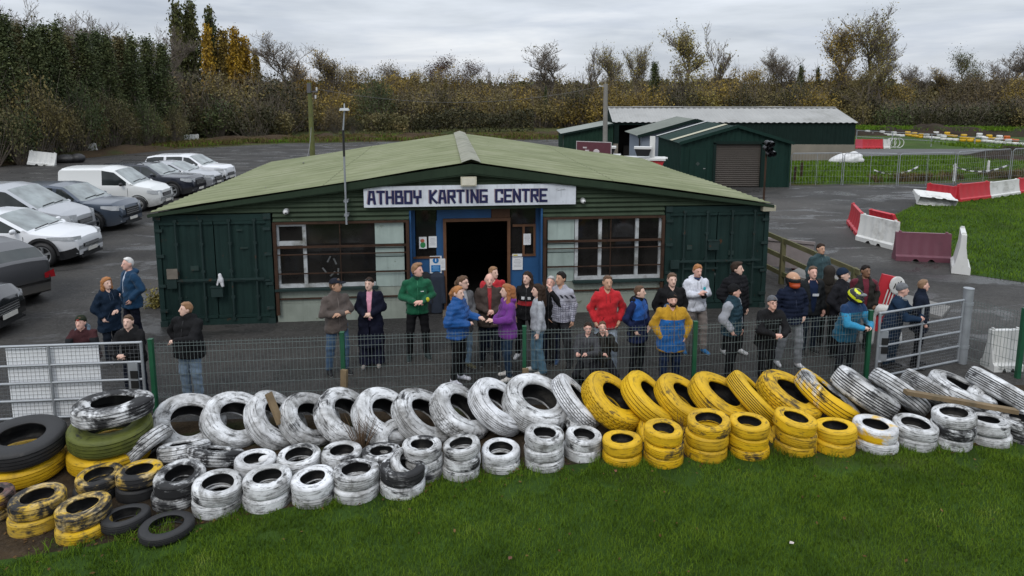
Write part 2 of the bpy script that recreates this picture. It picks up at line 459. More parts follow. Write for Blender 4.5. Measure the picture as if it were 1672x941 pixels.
# kart track behind the sheds on the right
sheet('kart_track', [(24.5, 51.5), (31, 54), (46, 55), (70, 52), (110, 48), (110, 51), (70, 56), (47, 60), (31, 59.5), (24.5, 57)], 0.018, M_TRACK, 0.1)

def bank(name, path, width, height, m, seed=1, n=14, lump=0.35):
    """a heap of earth along a path: cross-section hump with lumps"""
    r = np.random.RandomState(seed); path = [Vector(p) for p in path]; P = []
    seg = []
    for a, b in zip(path[:-1], path[1:]):
        k = max(2, int((b - a).length / 0.8))
        seg += [a.lerp(b, i / k) for i in range(k)]
    seg.append(path[-1])
    ph = r.rand(6) * 6
    for i, p in enumerate(seg):
        d = (seg[min(i + 1, len(seg) - 1)] - seg[max(i - 1, 0)]); d.z = 0; d.normalize(); s_ = Vector((-d.y, d.x, 0))
        e = min(1, min(i, len(seg) - 1 - i) / 3.0); row = []
        hh = height * (0.75 + 0.25 * math.sin(i * 0.37 + ph[0]) + 0.18 * math.sin(i * 1.1 + ph[1]))
        for j in range(n + 1):
            u = j / n * 2 - 1
            zz = hh * max(0, math.cos(u * PI / 2)) ** 0.8 * e + (r.rand() - 0.5) * lump * height * (1 - abs(u)) * e
            q = p + s_ * (u * width / 2 + (r.rand() - 0.5) * 0.1 * width * (1 - abs(u))); row.append((q.x, q.y, max(0.0, zz) if abs(u) < 0.999 else -0.02))
        P.append(row)
    o = MB().grid(P).build(name, m, smooth='all'); return tag(o, kind='structure')
M_EARTH = ground_mat('earth', (0.020, 0.015, 0.011), (0.038, 0.027, 0.018), 0.7, 0.95, 0.2, 0.8, 6, third=(0.025, 0.036, 0.011))
M_EARTH2 = ground_mat('scrubby_earth', (0.040, 0.027, 0.016), (0.055, 0.038, 0.022), 0.5, 0.95, 0.2, 0.8, 5, third=(0.03, 0.05, 0.014))
bank('soil_bank', [(34, 52, 0), (39, 49.5, 0), (46, 47.5, 0), (56, 45.5, 0), (75, 44, 0)], 6, 1.3, M_EARTH, 3)
bank('soil_bank', [(31, 82, 0), (50, 80, 0), (75, 74, 0), (120, 66, 0)], 7, 1.1, M_EARTH, 4)
bank('soil_bank', [(-22, 71, 0), (-8, 73.5, 0), (4, 76, 0), (18, 80, 0), (28, 84, 0)], 7, 0.55, M_EARTH2, 5, lump=0.9)
bank('soil_bank', [(-31, 64, 0), (-24, 70, 0), (-15, 75, 0)], 4, 0.5, M_EARTH2, 6, lump=0.9)
bank('soil_bank', [(-44, 39.2, 0), (-37, 44.5, 0), (-34, 51, 0), (-30, 61, 0)], 3.0, 0.5, M_EARTH2, 8, lump=0.6)

# ---------------------------------------------------------------- grass blades
def blade_mat(name, cols, sc=2.0):
    t = NT(name); v = t.coord('Object')
    f = t.noise(v, sc, 3, 0.6); g = t.noise(v, 40.0, 2, 0.7)
    m = t.math('ADD', t.math('MULTIPLY', f, 0.62), t.math('MULTIPLY', g, 0.38))
    c = t.ramp(m, [(0.36, cols[0]), (0.5, cols[1]), (0.62, cols[2]), (0.70, cols[3])])
    t.bsdf.inputs['Transmission Weight'].default_value = 0
    return t.done(c, 0.8, 0, 0.08)
def blades(name, m, region, count, h, wd, seed, z=0.014):
    """region(rs, n) -> xy positions and density accept mask"""
    r = np.random.RandomState(seed); xy = region(r, count); k = len(xy)
    a = r.rand(k) * 2 * PI; hh = h * (0.45 + 0.8 * r.rand(k)); lean = (0.25 + 0.75 * r.rand(k)) * hh
    la = r.rand(k) * 2 * PI
    d = np.stack([np.cos(a), np.sin(a)], 1) * (wd * (0.6 + 0.8 * r.rand(k)))[:, None] / 2
    V = np.zeros((k, 5, 3)); ld = np.stack([np.cos(la), np.sin(la)], 1)
    V[:, 0, :2] = xy - d; V[:, 1, :2] = xy + d; V[:, :2, 2] = z - 0.01
    mid = xy + ld * (lean * 0.3)[:, None]
    V[:, 2, :2] = mid + d * 0.75; V[:, 3, :2] = mid - d * 0.75; V[:, 2, 2] = V[:, 3, 2] = z + hh * 0.62
    V[:, 4, :2] = xy + ld * lean[:, None]; V[:, 4, 2] = z + hh * 0.95
    b = (np.arange(k) * 5)[:, None]
    F = np.concatenate([b + [0, 1, 2], b + [0, 2, 3], b + [3, 2, 4]], 0)
    o = np_mesh(name, V.reshape(-1, 3), F, m, smooth=False); return tag(o, kind='stuff')
M_BLADE = blade_mat('grass_blades', [(0.040, 0.077, 0.006), (0.074, 0.131, 0.010), (0.112, 0.178, 0.016), (0.22, 0.25, 0.06)], 1.3)
M_BLADE2 = blade_mat('wild_grass', [(0.042, 0.082, 0.007), (0.080, 0.145, 0.011), (0.105, 0.18, 0.017), (0.17, 0.17, 0.05)], 0.7)
M_DRY = blade_mat('dry_grass', [(0.06, 0.045, 0.02), (0.10, 0.07, 0.03), (0.13, 0.10, 0.045), (0.06, 0.08, 0.02)], 0.8)
E_X = [-20, -6.0, -4.7, -3.2, -1, 2, 9, 13, 25]; E_Y = [6.2, 6.55, 6.9, 7.45, 8.2, 8.72, 9.2, 9.4, 9.7]
def reg_front(r, k):
    x = r.uniform(-6.5, 9.5, k); y = r.uniform(5.4, 9.6, k)
    e = np.interp(x, E_X, E_Y) + 0.10 * np.sin(x * 5.1) + 0.08 * np.sin(x * 13)
    ok = (y < e) & (np.abs(x) < y * 0.80 + 0.8)
    patch = 0.5 + 0.5 * np.sin(x * 1.7 + 1.3 * np.sin(y * 1.9)) * np.sin(y * 2.3 + x * 0.6)
    ok &= r.rand(k) < 0.6 + 0.4 * patch
    worn = (e - y < 0.55) & (np.sin(x * 2.9 + 1.0) + np.sin(x * 6.3) + 0.6 * np.sin(y * 9 + x * 4) > 0.35)
    ok &= ~worn | (r.rand(k) < 0.22)
    return np.stack([x, y], 1)[ok]
blades('grass_blades', M_BLADE, reg_front, 330000, 0.062, 0.006, 11)
def reg_tufts(r, k):   # taller tufts where nobody mows, round the feet of the tyres
    x = r.uniform(-6.0, 9.5, k); e = np.interp(x, E_X, E_Y); y = e + r.normal(0.0, 0.13, k)
    c = np.sin(x * 7.3) + np.sin(x * 17.1 + 1) + np.sin(x * 3.1 + 2)
    return np.stack([x, y], 1)[c + r.normal(0, 0.5, k) > 0.2]
blades('grass_tufts', M_BLADE, reg_tufts, 9000, 0.12, 0.007, 12)
LAWN_P = px((1462, 352), (1500, 332), (1560, 327), (1620, 318), (1700, 312), (2000, 302), (2000, 500), (1672, 462), (1570, 447), (1545, 420), (1462, 400))
def in_poly(xy, poly):
    x, y = xy[:, 0], xy[:, 1]; ins = np.zeros(len(xy), bool); m = len(poly)
    for i in range(m):
        (x1, y1), (x2, y2) = poly[i], poly[(i + 1) % m]
        c = ((y1 > y) != (y2 > y)) & (x < (x2 - x1) * (y - y1) / (y2 - y1 + 1e-12) + x1); ins ^= c
    return ins
def reg_lawn(r, k):
    xy = np.stack([r.uniform(12, 34, k), r.uniform(15, 36, k)], 1)
    return xy[in_poly(xy, LAWN_P) & (xy[:, 0] < xy[:, 1] * 0.8 + 2)]
blades('lawn_blades', M_BLADE2, reg_lawn, 130000, 0.085, 0.018, 13)
def reg_wild(r, k):
    xy = np.stack([r.uniform(15, 45, k), r.uniform(36.5, 52, k)], 1)
    ok = in_poly(xy, [(15.2, 36.5), (23.5, 38.1), (29, 39.4), (45, 42), (45, 47), (34, 52), (25, 51), (25, 48.5), (16.5, 47.5), (16, 41)])
    return xy[ok]
blades('wild_grass', M_BLADE2, reg_wild, 90000, 0.24, 0.035, 14, 0.01)
def reg_dry(r, k):
    x = r.uniform(20, 45, k); y = np.interp(x, [15, 23.5, 29, 45], [36.3, 38, 39.3, 42.0]) + np.abs(r.normal(0, 0.6, k)); c = np.sin(x * 0.9) + np.sin(x * 2.3)
    return np.stack([x, y], 1)[c + r.normal(0, .4, k) > 0.0]
blades('dry_grass', M_DRY, reg_dry, 9000, 0.45, 0.04, 15, 0.01)
def reg_verge(r, k):
    x = r.uniform(-28, 24, k); y = np.interp(x, [-28, -12, 8, 24], [66, 69.8, 73.8, 79]) + r.uniform(0, 4, k)
    c = np.sin(x * 0.5) + np.sin(x * 1.3 + y); return np.stack([x, y], 1)[c + r.normal(0, .5, k) > -0.3]
blades('verge_grass', M_BLADE2, reg_verge, 45000, 0.25, 0.05, 16, 0.01)

def reg_bank(r, k):
    x = r.uniform(-32, 30, k); y = np.interp(x, [-32, -22, -8, 4, 18, 30], [62, 70.5, 73, 75.5, 79.5, 84]) + r.normal(0, 2.0, k)
    c = np.sin(x * 0.6) + np.sin(x * 1.7 + y * 1.3) + np.sin(y * 2.1); return np.stack([x, y], 1)[c + r.normal(0, .6, k) > -0.5]
blades('bank_scrub', M_DRY, reg_bank, 40000, 0.42, 0.05, 17, 0.1)
blades('bank_grass', M_BLADE2, reg_bank, 22000, 0.30, 0.05, 18, 0.15)
def reg_bank2(r, k):
    x = r.uniform(28, 110, k); y = np.interp(x, [28, 50, 75, 120], [82.5, 80, 74, 66]) + r.normal(1.5, 1.6, k)
    c = np.sin(x * 0.5) + np.sin(x * 1.3 + y); return np.stack([x, y], 1)[c + r.normal(0, .6, k) > -0.6]
blades('bank_grass', M_BLADE2, reg_bank2, 40000, 0.35, 0.06, 19, 0.6)
def reg_heap(r, k):
    x = r.uniform(34, 75, k); y = np.interp(x, [34, 39, 46, 56, 75], [52, 49.5, 47.5, 45.5, 44]) + r.normal(1.2, 1.0, k)
    c = np.sin(x * 0.8) + np.sin(x * 2.3 + y); return np.stack([x, y], 1)[c + r.normal(0, .6, k) > -0.1]
blades('heap_grass', M_BLADE2, reg_heap, 16000, 0.32, 0.045, 20, 0.8)
# fallen leaves blown about on the lawn and under the tyres
M_LITTER = blade_mat('fallen_leaf', [(0.055, 0.030, 0.014), (0.09, 0.05, 0.02), (0.13, 0.08, 0.03), (0.18, 0.13, 0.05)], 3.0)
q_r = np.random.RandomState(31); q_k = 420; q_x = q_r.uniform(-6, 9.5, q_k); q_e = np.interp(q_x, E_X, E_Y); q_y = np.where(q_r.rand(q_k) < .3, q_r.uniform(5.6, 8.6, q_k), q_e + q_r.normal(0, .22, q_k)); q_y = np.minimum(q_y, q_e + .5)
q_P = np.stack([q_x, q_y, np.where(q_y < q_e, .05, .03)], 1); q_a = q_r.rand(q_k) * 2 * PI; q_s = .012 + .018 * q_r.rand(q_k)
q_u = np.stack([np.cos(q_a), np.sin(q_a), q_r.normal(0, .3, q_k)], 1) * q_s[:, None]; q_v = np.stack([-np.sin(q_a), np.cos(q_a), q_r.normal(0, .3, q_k)], 1) * (q_s * .6)[:, None]
tag(np_mesh('leaf_litter', np.stack([q_P - q_u, q_P + q_v, q_P + q_u, q_P - q_v], 1).reshape(-1, 3), np.arange(q_k * 4).reshape(-1, 4), M_LITTER, smooth=False), kind='stuff')
# ================================================================ clubhouse
FL, FR = G(264, 534), G(1248, 502)
YAW = math.atan2(FR.y - FL.y, FR.x - FL.x); CW = (FR - FL).length
DEPTH, EAVE, RIDGE, RU = 10.2, 2.46, 3.46, 6.66
U1, U2, U3, U4, U5, U6 = 2.38, 2.42, 5.30, 8.25, 11.02, 11.05
def roof_z(u): return RIDGE - (RIDGE - EAVE) * abs(u - RU) / 6.8
club = empty('clubhouse', FL, YAW, 'low wide clubhouse with green corrugated gable and pale green roof between two containers', 'building')
CLUB_M = Matrix.Translation(FL) @ Matrix.Rotation(YAW, 4, 'Z')
def CP(u, v, z): return CLUB_M @ Vector((u, v, z))

def painted_metal(name, col, rust=(0.09, 0.035, 0.015), amt=0.06, streak=True, rough=0.55, var=0.2):
    t = NT(name); v = t.shifted()
    f = t.noise(v, 1.7, 6, 0.6)
    c = t.ramp(f, [(0.3, dark(col, 1 - var)), (0.55, col), (0.8, dark(col, 1 + var))])
    if streak:
        g = t.noise(t.scale(v, (9, 9, 0.6)), 1.0, 5, 0.65)
        c = t.mix(t.math('MULTIPLY', t.ramp(g, [(0.5, 0.0), (0.75, 1.0)]), 0.45), c, dark(col, 0.5))
    h = t.noise(v, 5.0, 7, 0.72)
    c = t.mix(t.ramp(h, [(0.68 - amt, 0.0), (0.72 - amt * 0.6, 0.9)]), c, rust)
    t.bump(t.noise(v, 14, 4, 0.6), 0.12, 0.02)
    return t.done(c, t.math('ADD', t.math('MULTIPLY', f, 0.25), rough - 0.05), 0, 0.14)
M_CONT = painted_metal('container_paint', (0.013, 0.030, 0.027), amt=0.03)
M_CONT_D = painted_metal('container_fitting', (0.020, 0.036, 0.034), amt=0.07)
M_CLAD = painted_metal('cladding_paint', (0.040, 0.058, 0.036), amt=0.0)
M_FASC = painted_metal('fascia_paint', (0.024, 0.040, 0.024), amt=0.0)
M_RUST = painted_metal('rusty_steel', (0.052, 0.029, 0.019), (0.028, 0.017, 0.012), 0.16)
M_MINT = painted_metal('mint_panel', (0.31, 0.375, 0.345), (0.13, 0.14, 0.10), 0.06)
M_UPVC = plain('white_window_frame', (0.42, 0.44, 0.45), 0.45, 0.2, 5, dirt=(0.13, 0.13, 0.11), dirt_amt=0.45)
M_BLUE = plain('blue_panel', (0.020, 0.085, 0.21), 0.55, 0.2, 2)
M_OAK = plain('stained_timber', (0.12, 0.055, 0.025), 0.6, 0.3, 5)
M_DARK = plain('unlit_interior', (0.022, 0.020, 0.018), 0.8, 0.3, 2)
def glass_mat(name='dark_glass', tint=(0.014, 0.013, 0.012), rough=0.08):
    t = NT(name); v = t.coord()
    f = t.noise(v, 1.5, 3); c = t.ramp(f, [(0.35, dark(tint, 0.7)), (0.7, dark(tint, 1.6))])
    return t.done(c, rough, 0, 0.5)
M_GLASS = glass_mat()
M_PAPER = plain('paper', (0.68, 0.69, 0.70), 0.6, 0.06, 5)
M_INK = flat((0.08, 0.08, 0.09), name='ink')

def roof_mat():
    t = NT('mossy_roof'); v = t.coord()
    f = t.noise(t.scale(v, (1, 1, 1)), 0.8, 7, 0.65, 0.4)
    c = t.ramp(f, [(0.3, (0.150, 0.168, 0.088)), (0.5, (0.198, 0.214, 0.122)), (0.7, (0.245, 0.255, 0.162))])
    g = t.noise(t.scale(v, (0.25, 5.5, 1)), 1.2, 5, 0.7)
    c = t.mix(t.math('MULTIPLY', t.ramp(g, [(0.45, 0.0), (0.72, 1.0)]), 0.4), c, (0.095, 0.115, 0.055))
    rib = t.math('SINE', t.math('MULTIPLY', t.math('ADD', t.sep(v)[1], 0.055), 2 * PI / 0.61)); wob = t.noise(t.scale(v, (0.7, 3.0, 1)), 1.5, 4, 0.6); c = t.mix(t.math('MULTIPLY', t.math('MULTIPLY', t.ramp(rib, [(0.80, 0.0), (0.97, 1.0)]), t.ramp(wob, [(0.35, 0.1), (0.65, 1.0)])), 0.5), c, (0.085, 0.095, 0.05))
    lap = t.math('ABSOLUTE', t.math('SUBTRACT', t.math('ABSOLUTE', t.math('SUBTRACT', t.sep(v)[0], 6.66)), t.math('ADD', 3.1, t.math('MULTIPLY', t.noise(v, 2.0, 3), 0.10)))); c = t.mix(t.math('MULTIPLY', t.ramp(lap, [(0.004, 1.0), (0.03, 0.0)]), 0.6), c, (0.07, 0.08, 0.04))
    h = t.noise(v, 9, 5, 0.7); c = t.mix(t.ramp(h, [(0.62, 0.0), (0.72, 0.7)]), c, (0.07, 0.10, 0.03))
    t.bump(t.noise(v, 30, 3), 0.15, 0.01)
    return t.done(c, 0.9, 0, 0.2)
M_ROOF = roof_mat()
M_CAP = plain('ridge_cap', (0.24, 0.24, 0.19), 0.9, 0.25, 3, dirt=(0.10, 0.11, 0.06), dirt_amt=0.42)

# roof: two corrugated slopes (sheet ribs run down the slope), with thickness
def slope(u0, u1):
    P = []; per, amp = 0.305, 0.012; k = 8; ny = int((DEPTH + 0.35) / per * k)
    top = []
    for j in range(ny + 1):
        v = -0.17 + (DEPTH + 0.35) * j / ny; dz = amp * math.cos(2 * PI * j / k)
        row = []
        for i in range(7):
            u = u0 + (u1 - u0) * i / 6; lap = 0.006 * (i % 2)
            row.append((u, v, roof_z(u) + 0.03 + dz + lap + 0.012 * math.sin(u * 1.3 + v * 0.9)))
        top.append(row)
    return MB().grid(top)
rb = slope(-0.06, RU); rb2 = slope(RU, 13.52)
b = len(rb.v); rb.v += rb2.v; rb.f += [tuple(b + i for i in f) for f in rb2.f]; rb.m += rb2.m
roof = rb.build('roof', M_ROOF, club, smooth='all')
cp = MB()
for j in range(5):
    v0 = -0.19 + j * (DEPTH + 0.4) / 5; v1 = v0 + (DEPTH + 0.4) / 5 + 0.04; lift = 0.004 * (j % 2)
    cp.grid([[(RU - 0.21, v, RIDGE + 0.035 + lift), (RU - 0.10, v, RIDGE + 0.075 + lift), (RU, v, RIDGE + 0.105 + lift), (RU + 0.10, v, RIDGE + 0.075 + lift), (RU + 0.21, v, RIDGE + 0.035 + lift)] for v in (v0, v1)])
cp.build('ridge_cap', M_CAP, roof, smooth=True)
# bargeboard along the front edge
fb = MB()
tp_ = lambda u: 0.28 + 0.72 * (1 - abs(u - RU) / 6.9)
for (ua, ub) in ((-0.06, RU), (RU, 13.52)):
    for (h0, h1, vv, th) in ((0.0, -0.20, -0.145, 0.03), (-0.20, -0.235, -0.13, 0.02)):
        A = [(ua, vv, roof_z(ua) + h0 * tp_(ua)), (ub, vv, roof_z(ub) + h0 * tp_(ub)), (ub, vv, roof_z(ub) + h1 * tp_(ub)), (ua, vv, roof_z(ua) + h1 * tp_(ua))]
        B = [(p[0], p[1] + th, p[2]) for p in A]
        fb.add(A + B, [(0, 1, 2, 3), (7, 6, 5, 4), (0, 4, 5, 1), (1, 5, 6, 2), (2, 6, 7, 3), (3, 7, 4, 0)])
fb.build('bargeboard', M_FASC, club)
# corrugated gable cladding: horizontal ribs
def cladding(u0, u1, zlo, clip=True):
    per, amp = 0.105, 0.020; P = []; zz = zlo
    while zz < RIDGE - 0.02:
        half = 6.8 * (RIDGE - zz) / (RIDGE - EAVE)
        a, b_ = max(u0, RU - half), min(u1, RU + half)
        if b_ - a < 0.05: break
        y = 0.02 + amp * math.cos(2 * PI * (zz - 2.2) / per)
        P.append([(a, y, zz), ((a * 2 + b_) / 3, y, zz), ((a + 2 * b_) / 3, y, zz), (b_, y, zz)]); zz += per / 8
    return P
mb = MB().grid(cladding(0.1, 13.4, 2.44))
for (a, b_) in ((U2, U3), (U4, U5)):
    P = []; zz = 2.24
    while zz <= 2.445:
        y = 0.02 + 0.020 * math.cos(2 * PI * (zz - 2.2) / 0.105); P.append([(a, y, zz), (b_, y, zz)]); zz += 0.105 / 8
    mb.grid(P)
mb.build('gable_cladding', M_CLAD, club, smooth='all')

# the two shipping containers that carry the roof ends
def container(u0, u1, mirror):
    w_ = u1 - u0
    sh = MB()
    sh.box(((u0 + u1) / 2, 0.06, 0.07), (w_, 0.1, 0.14)); sh.box(((u0 + u1) / 2, 0.06, 2.35), (w_, 0.1, 0.14))
    for u in (u0 + 0.05, u1 - 0.05): sh.box((u, 0.06, 1.21), (0.1, 0.12, 2.14))
    # corrugated long sides and a back
    for u, sgn in ((u0 + 0.03, -1), (u1 - 0.03, 1)):
        P = []
        for j in range(61):
            v = 0.12 + 6.0 * j / 60; dx = 0.018 * sgn * (1 if (j // 2) % 2 else -1); P.append([(u + dx, v, 0.06), (u + dx, v, 2.40)])
        sh.grid(P)
    sh.box(((u0 + u1) / 2, 6.13, 1.22), (w_, 0.04, 2.36)); sh.box(((u0 + u1) / 2, 3.1, 2.41), (w_ - 0.08, 6.0, 0.02))
    o = sh.build('container_wall', M_CONT, club, fixn=False)
    cc = MB()
    for u in (u0 + 0.07, u1 - 0.07):
        for z in (0.06, 2.37): cc.box((u, 0.0, z), (0.15, 0.06, 0.12))
    cc.build('corner_casting', M_CONT_D, o)
    mid = (u0 + u1) / 2
    for s_, (a, b_) in ((-1, (u0 + 0.105, mid - 0.01)), (1, (mid + 0.01, u1 - 0.105))):
        d = MB(); n_ = 5; P = []
        for i in range(n_ * 4 + 1):
            u = a + (b_ - a) * i / (n_ * 4); y = 0.035 + (0.02 if (i // 2) % 2 else 0.0); P.append([(u, y, 0.17), (u, y, 2.26)])
        d.grid(P); d.box(((a + b_) / 2, 0.03, 0.185), (b_ - a, 0.05, 0.06)); d.box(((a + b_) / 2, 0.03, 2.245), (b_ - a, 0.05, 0.06))
        door = d.build('container_door', M_CONT, club, fixn=False)
        for q in (0.30, 0.78):
            u = a + (b_ - a) * q; lb = MB(); lb.cyl((u, -0.012, 0.10), (u, -0.012, 2.33), 0.023, n=8)
            for z in (0.14, 0.62, 1.2, 1.8, 2.30): lb.box((u, -0.005, z), (0.075, 0.05, 0.05))
            lb.box((u + 0.14, -0.025, 0.98), (0.28, 0.02, 0.035))
            lb.build('locking_bar', M_CONT_D, door)
        hg = MB(); ue = a - 0.02 if s_ < 0 else b_ + 0.02
        for z in (0.35, 0.9, 1.55, 2.1): hg.box((ue, 0.0, z), (0.16, 0.05, 0.06))
        hg.build('hinge', M_CONT_D, door)
    xb = MB(); zb = 1.02 if not mirror else 1.16
    xb.box((mid, -0.045, zb), (w_ - 0.35, 0.03, 0.045)); xb.box((u0 + 0.3 if not mirror else u0 + 0.22, -0.05, zb - 0.06), (0.2, 0.05, 0.2))
    xb.build('crossbar', M_CONT_D, club)
    lk = MB(); ul, zl = (mid + 0.03, 0.76) if not mirror else (mid - 0.12, 1.53)
    lk.box((ul, -0.06, zl), (0.24, 0.1, 0.2)); lk.box((ul, -0.065, zl + 0.11), (0.27, 0.12, 0.02))
    lk.build('lock_box', M_CONT_D, club)
    sp_ = MB(); r = random.Random(int(u0 * 10))
    for i in range(5): sp_.box((r.uniform(u0 + .3, u1 - .3), 0.012, r.uniform(.4, 2.1)), (r.choice((.03, .16, .12)), .012, r.choice((.03, .1, .03))))
    sp_.build('patch_plate', painted_metal('patch_paint', (0.03, 0.05, 0.045), amt=0.1), club)
container(0.0, U1, False); container(U6, CW, True)

# walls between containers and recess
def low_wall(u0, u1, zt):
    mb = MB(); n_ = int((u1 - u0) / 0.06); P = []
    for i in range(n_ + 1):
        u = u0 + (u1 - u0) * i / n_; y = 0.05 + 0.004 * (1 if i % 2 else -1); P.append([(u, y, 0.42), (u, y, zt)])
    mb.grid(P); mb.box(((u0 + u1) / 2, 0.085, 0.2), (u1 - u0, 0.07, 0.43)); return mb
M_PLINTH = painted_metal('dirty_plinth', (0.26, 0.29, 0.25), (0.10, 0.115, 0.06), 0.05)
def window_bay(u0, u1, wu0, wu1, pans, left):
    low_wall(u0, u1, 0.74).build('lower_wall', M_PLINTH, club, fixn=False)
    # mint infill panel beside the window, in strips
    pm = MB(); edges = [0.74, 1.1, 1.42, 1.62, 1.7, 2.24]
    for a, b_ in zip(edges[:-1], edges[1:]): pm.box(((pans[0] + pans[1]) / 2, 0.06, (a + b_) / 2), (pans[1] - pans[0], 0.04, b_ - a - 0.02))
    pm.build('infill_panel', M_MINT, club)
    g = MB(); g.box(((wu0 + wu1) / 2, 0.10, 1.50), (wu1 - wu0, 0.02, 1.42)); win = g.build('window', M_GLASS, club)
    # room behind the pane is closed off by the interior block; white frames
    fr = MB(); bars = ([wu0 + 0.03, wu0 + 0.60] if left else [wu0 + 0.03, wu0 + 0.57, wu0 + 1.42, wu1 - 0.03])
    for u in bars: fr.box((u, 0.065, 1.49), (0.075, 0.06, 1.42))
    fr.box(((wu0 + wu1) / 2, 0.060, 0.815), (wu1 - wu0, 0.08, 0.075))
    if left:
        fr.box((wu0 + 0.32, 0.062, 1.76), (0.6, 0.07, 0.09)); fr.box((wu0 + 0.32, 0.062, 2.17), (0.6, 0.07, 0.07))
    fr.build('frame', M_UPVC, win)
    sl = MB(); sl.box(((wu0 + wu1) / 2, 0.0, 0.745), (wu1 - wu0 + 0.1, 0.14, 0.05)); sl.build('sill', M_CONT_D, win)
    br = MB()
    for z, hh in ((1.685, 0.05), (1.52, 0.02), (1.1, 0.022)): br.box(((u0 + u1) / 2, -0.02, z), (u1 - u0 - 0.1, 0.025, hh))
    br.box(((u0 + u1) / 2, -0.02, 2.21), (u1 - u0, 0.035, 0.05)); br.box(((u0 + u1) / 2, 0.02, 0.53), (u1 - u0, 0.03, 0.03))
    for u in (u0 + 0.035, u1 - 0.035): br.box((u, -0.022, 1.2), (0.07, 0.045, 2.03))
    br.cyl((wu0 + (1.36 if left else 0.80), -0.015, 0.8), (wu0 + (1.36 if left else 0.80), -0.015, 2.2), 0.011)
    br.build('security_bar', M_RUST, club)
window_bay(U2, U3, 2.46, 4.55, (4.56, 5.18), True)
window_bay(U4, U5, 8.98, 10.98, (8.36, 8.96), False)
# things seen dimly on the sill behind the glass, scratches on it
sc_ = MB()
for (u, z, a) in ((3.55, 1.38, 0.5), (3.68, 1.33, -0.4), (3.45, 1.13, -0.6), (3.62, 1.05, 0.8), (3.74, 1.10, 0.1)): sc_.box((u, 0.088, z), (0.035, 0.004, 0.15), rot=(0, a, 0))
sc_.build('sticker_remains', flat((0.10, 0.105, 0.105)), club)

# recessed entrance
rc = MB(); V0 = 0.45
def pan(u0, u1, z0, z1, th=0.05, v=V0): rc.box(((u0 + u1) / 2, v, (z0 + z1) / 2), (u1 - u0, th, z1 - z0))
pan(U3 + 0.0, 6.04, 0.0, 1.28); pan(7.55, U4, 0.0, 1.28); pan(5.9, 7.12, 2.12, 2.44); pan(U3, U3 + 0.11, 1.28, 2.44); pan(8.14, U4, 1.28, 2.44); pan(5.88, 6.04, 1.28, 2.12)
for u in (U3 + 0.025, U4 - 0.025): rc.box((u, V0 / 2 + 0.02, 1.22), (0.04, V0 - 0.04, 2.44))
rc.build('entrance_panel', M_BLUE, club)
br = MB(); br.box((7.34, V0, 2.28), (0.42, 0.052, 0.32)); br.build('boarding', plain('brown_board', (0.10, 0.045, 0.02), 0.6, 0.25, 4), club)
df = MB(); df.box((6.07, V0 - 0.035, 1.05), (0.07, 0.1, 2.1)); df.box((7.52, V0 - 0.035, 1.05), (0.07, 0.1, 2.1)); df.box((6.795, V0 - 0.035, 2.135), (1.52, 0.1, 0.07))
df.box((5.66, V0 - 0.03, 1.285), (0.6, 0.06, 0.04)); df.box((7.86, V0 - 0.03, 1.285), (0.56, 0.06, 0.04)); df.box((7.86, V0 - 0.028, 1.98), (0.5, 0.04, 0.05))
df.box((7.86, V0 - 0.029, 1.65), (0.05, 0.04, 0.72)); df.box((8.11, V0 - 0.029, 1.65), (0.05, 0.04, 0.72))
df.build('door_frame', M_OAK, club)
gl = MB(); gl.box((5.66, V0 + 0.01, 1.86), (0.46, 0.02, 1.14)); gl.box((7.85, V0 + 0.01, 1.86), (0.58, 0.02, 1.14)); gl.build('side_window', M_GLASS, club)
st = MB(); st.box((6.8, 0.2, 0.03), (1.6, 0.5, 0.07)); st.build('doorstep', plain('worn_step', (0.13, 0.11, 0.085), 0.9, 0.3, 4), club)
# the dim hall behind the open doorway
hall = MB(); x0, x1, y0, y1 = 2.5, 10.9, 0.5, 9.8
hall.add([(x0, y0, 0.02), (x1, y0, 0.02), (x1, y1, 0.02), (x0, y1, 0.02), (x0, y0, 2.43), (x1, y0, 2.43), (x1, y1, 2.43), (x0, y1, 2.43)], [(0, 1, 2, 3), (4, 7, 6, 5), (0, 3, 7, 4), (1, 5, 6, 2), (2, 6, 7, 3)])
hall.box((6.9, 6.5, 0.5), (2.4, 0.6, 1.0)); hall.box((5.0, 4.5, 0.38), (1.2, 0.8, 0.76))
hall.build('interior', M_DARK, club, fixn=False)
bk = MB(); bk.box((6.7, DEPTH - 0.03, 1.22), (13.0, 0.06, 2.44)); bk.box((0.1, 8.1, 1.22), (0.06, 4.0, 2.44)); bk.box((13.3, 8.1, 1.22), (0.06, 4.0, 2.44))
bk.add([(0.1, DEPTH - 0.03, 2.44), (13.3, DEPTH - 0.03, 2.44), (RU, DEPTH - 0.03, RIDGE - 0.02)], [(0, 1, 2)])
bk.build('back_wall', M_CLAD, club, fixn=False)
gu = MB(); gu.box((13.42, -0.06, 2.37), (0.30, 0.14, 0.13)); gu.build('eaves_lamp_box', plain('cream_box', (0.34, 0.32, 0.24), 0.7, 0.2, 5), club)

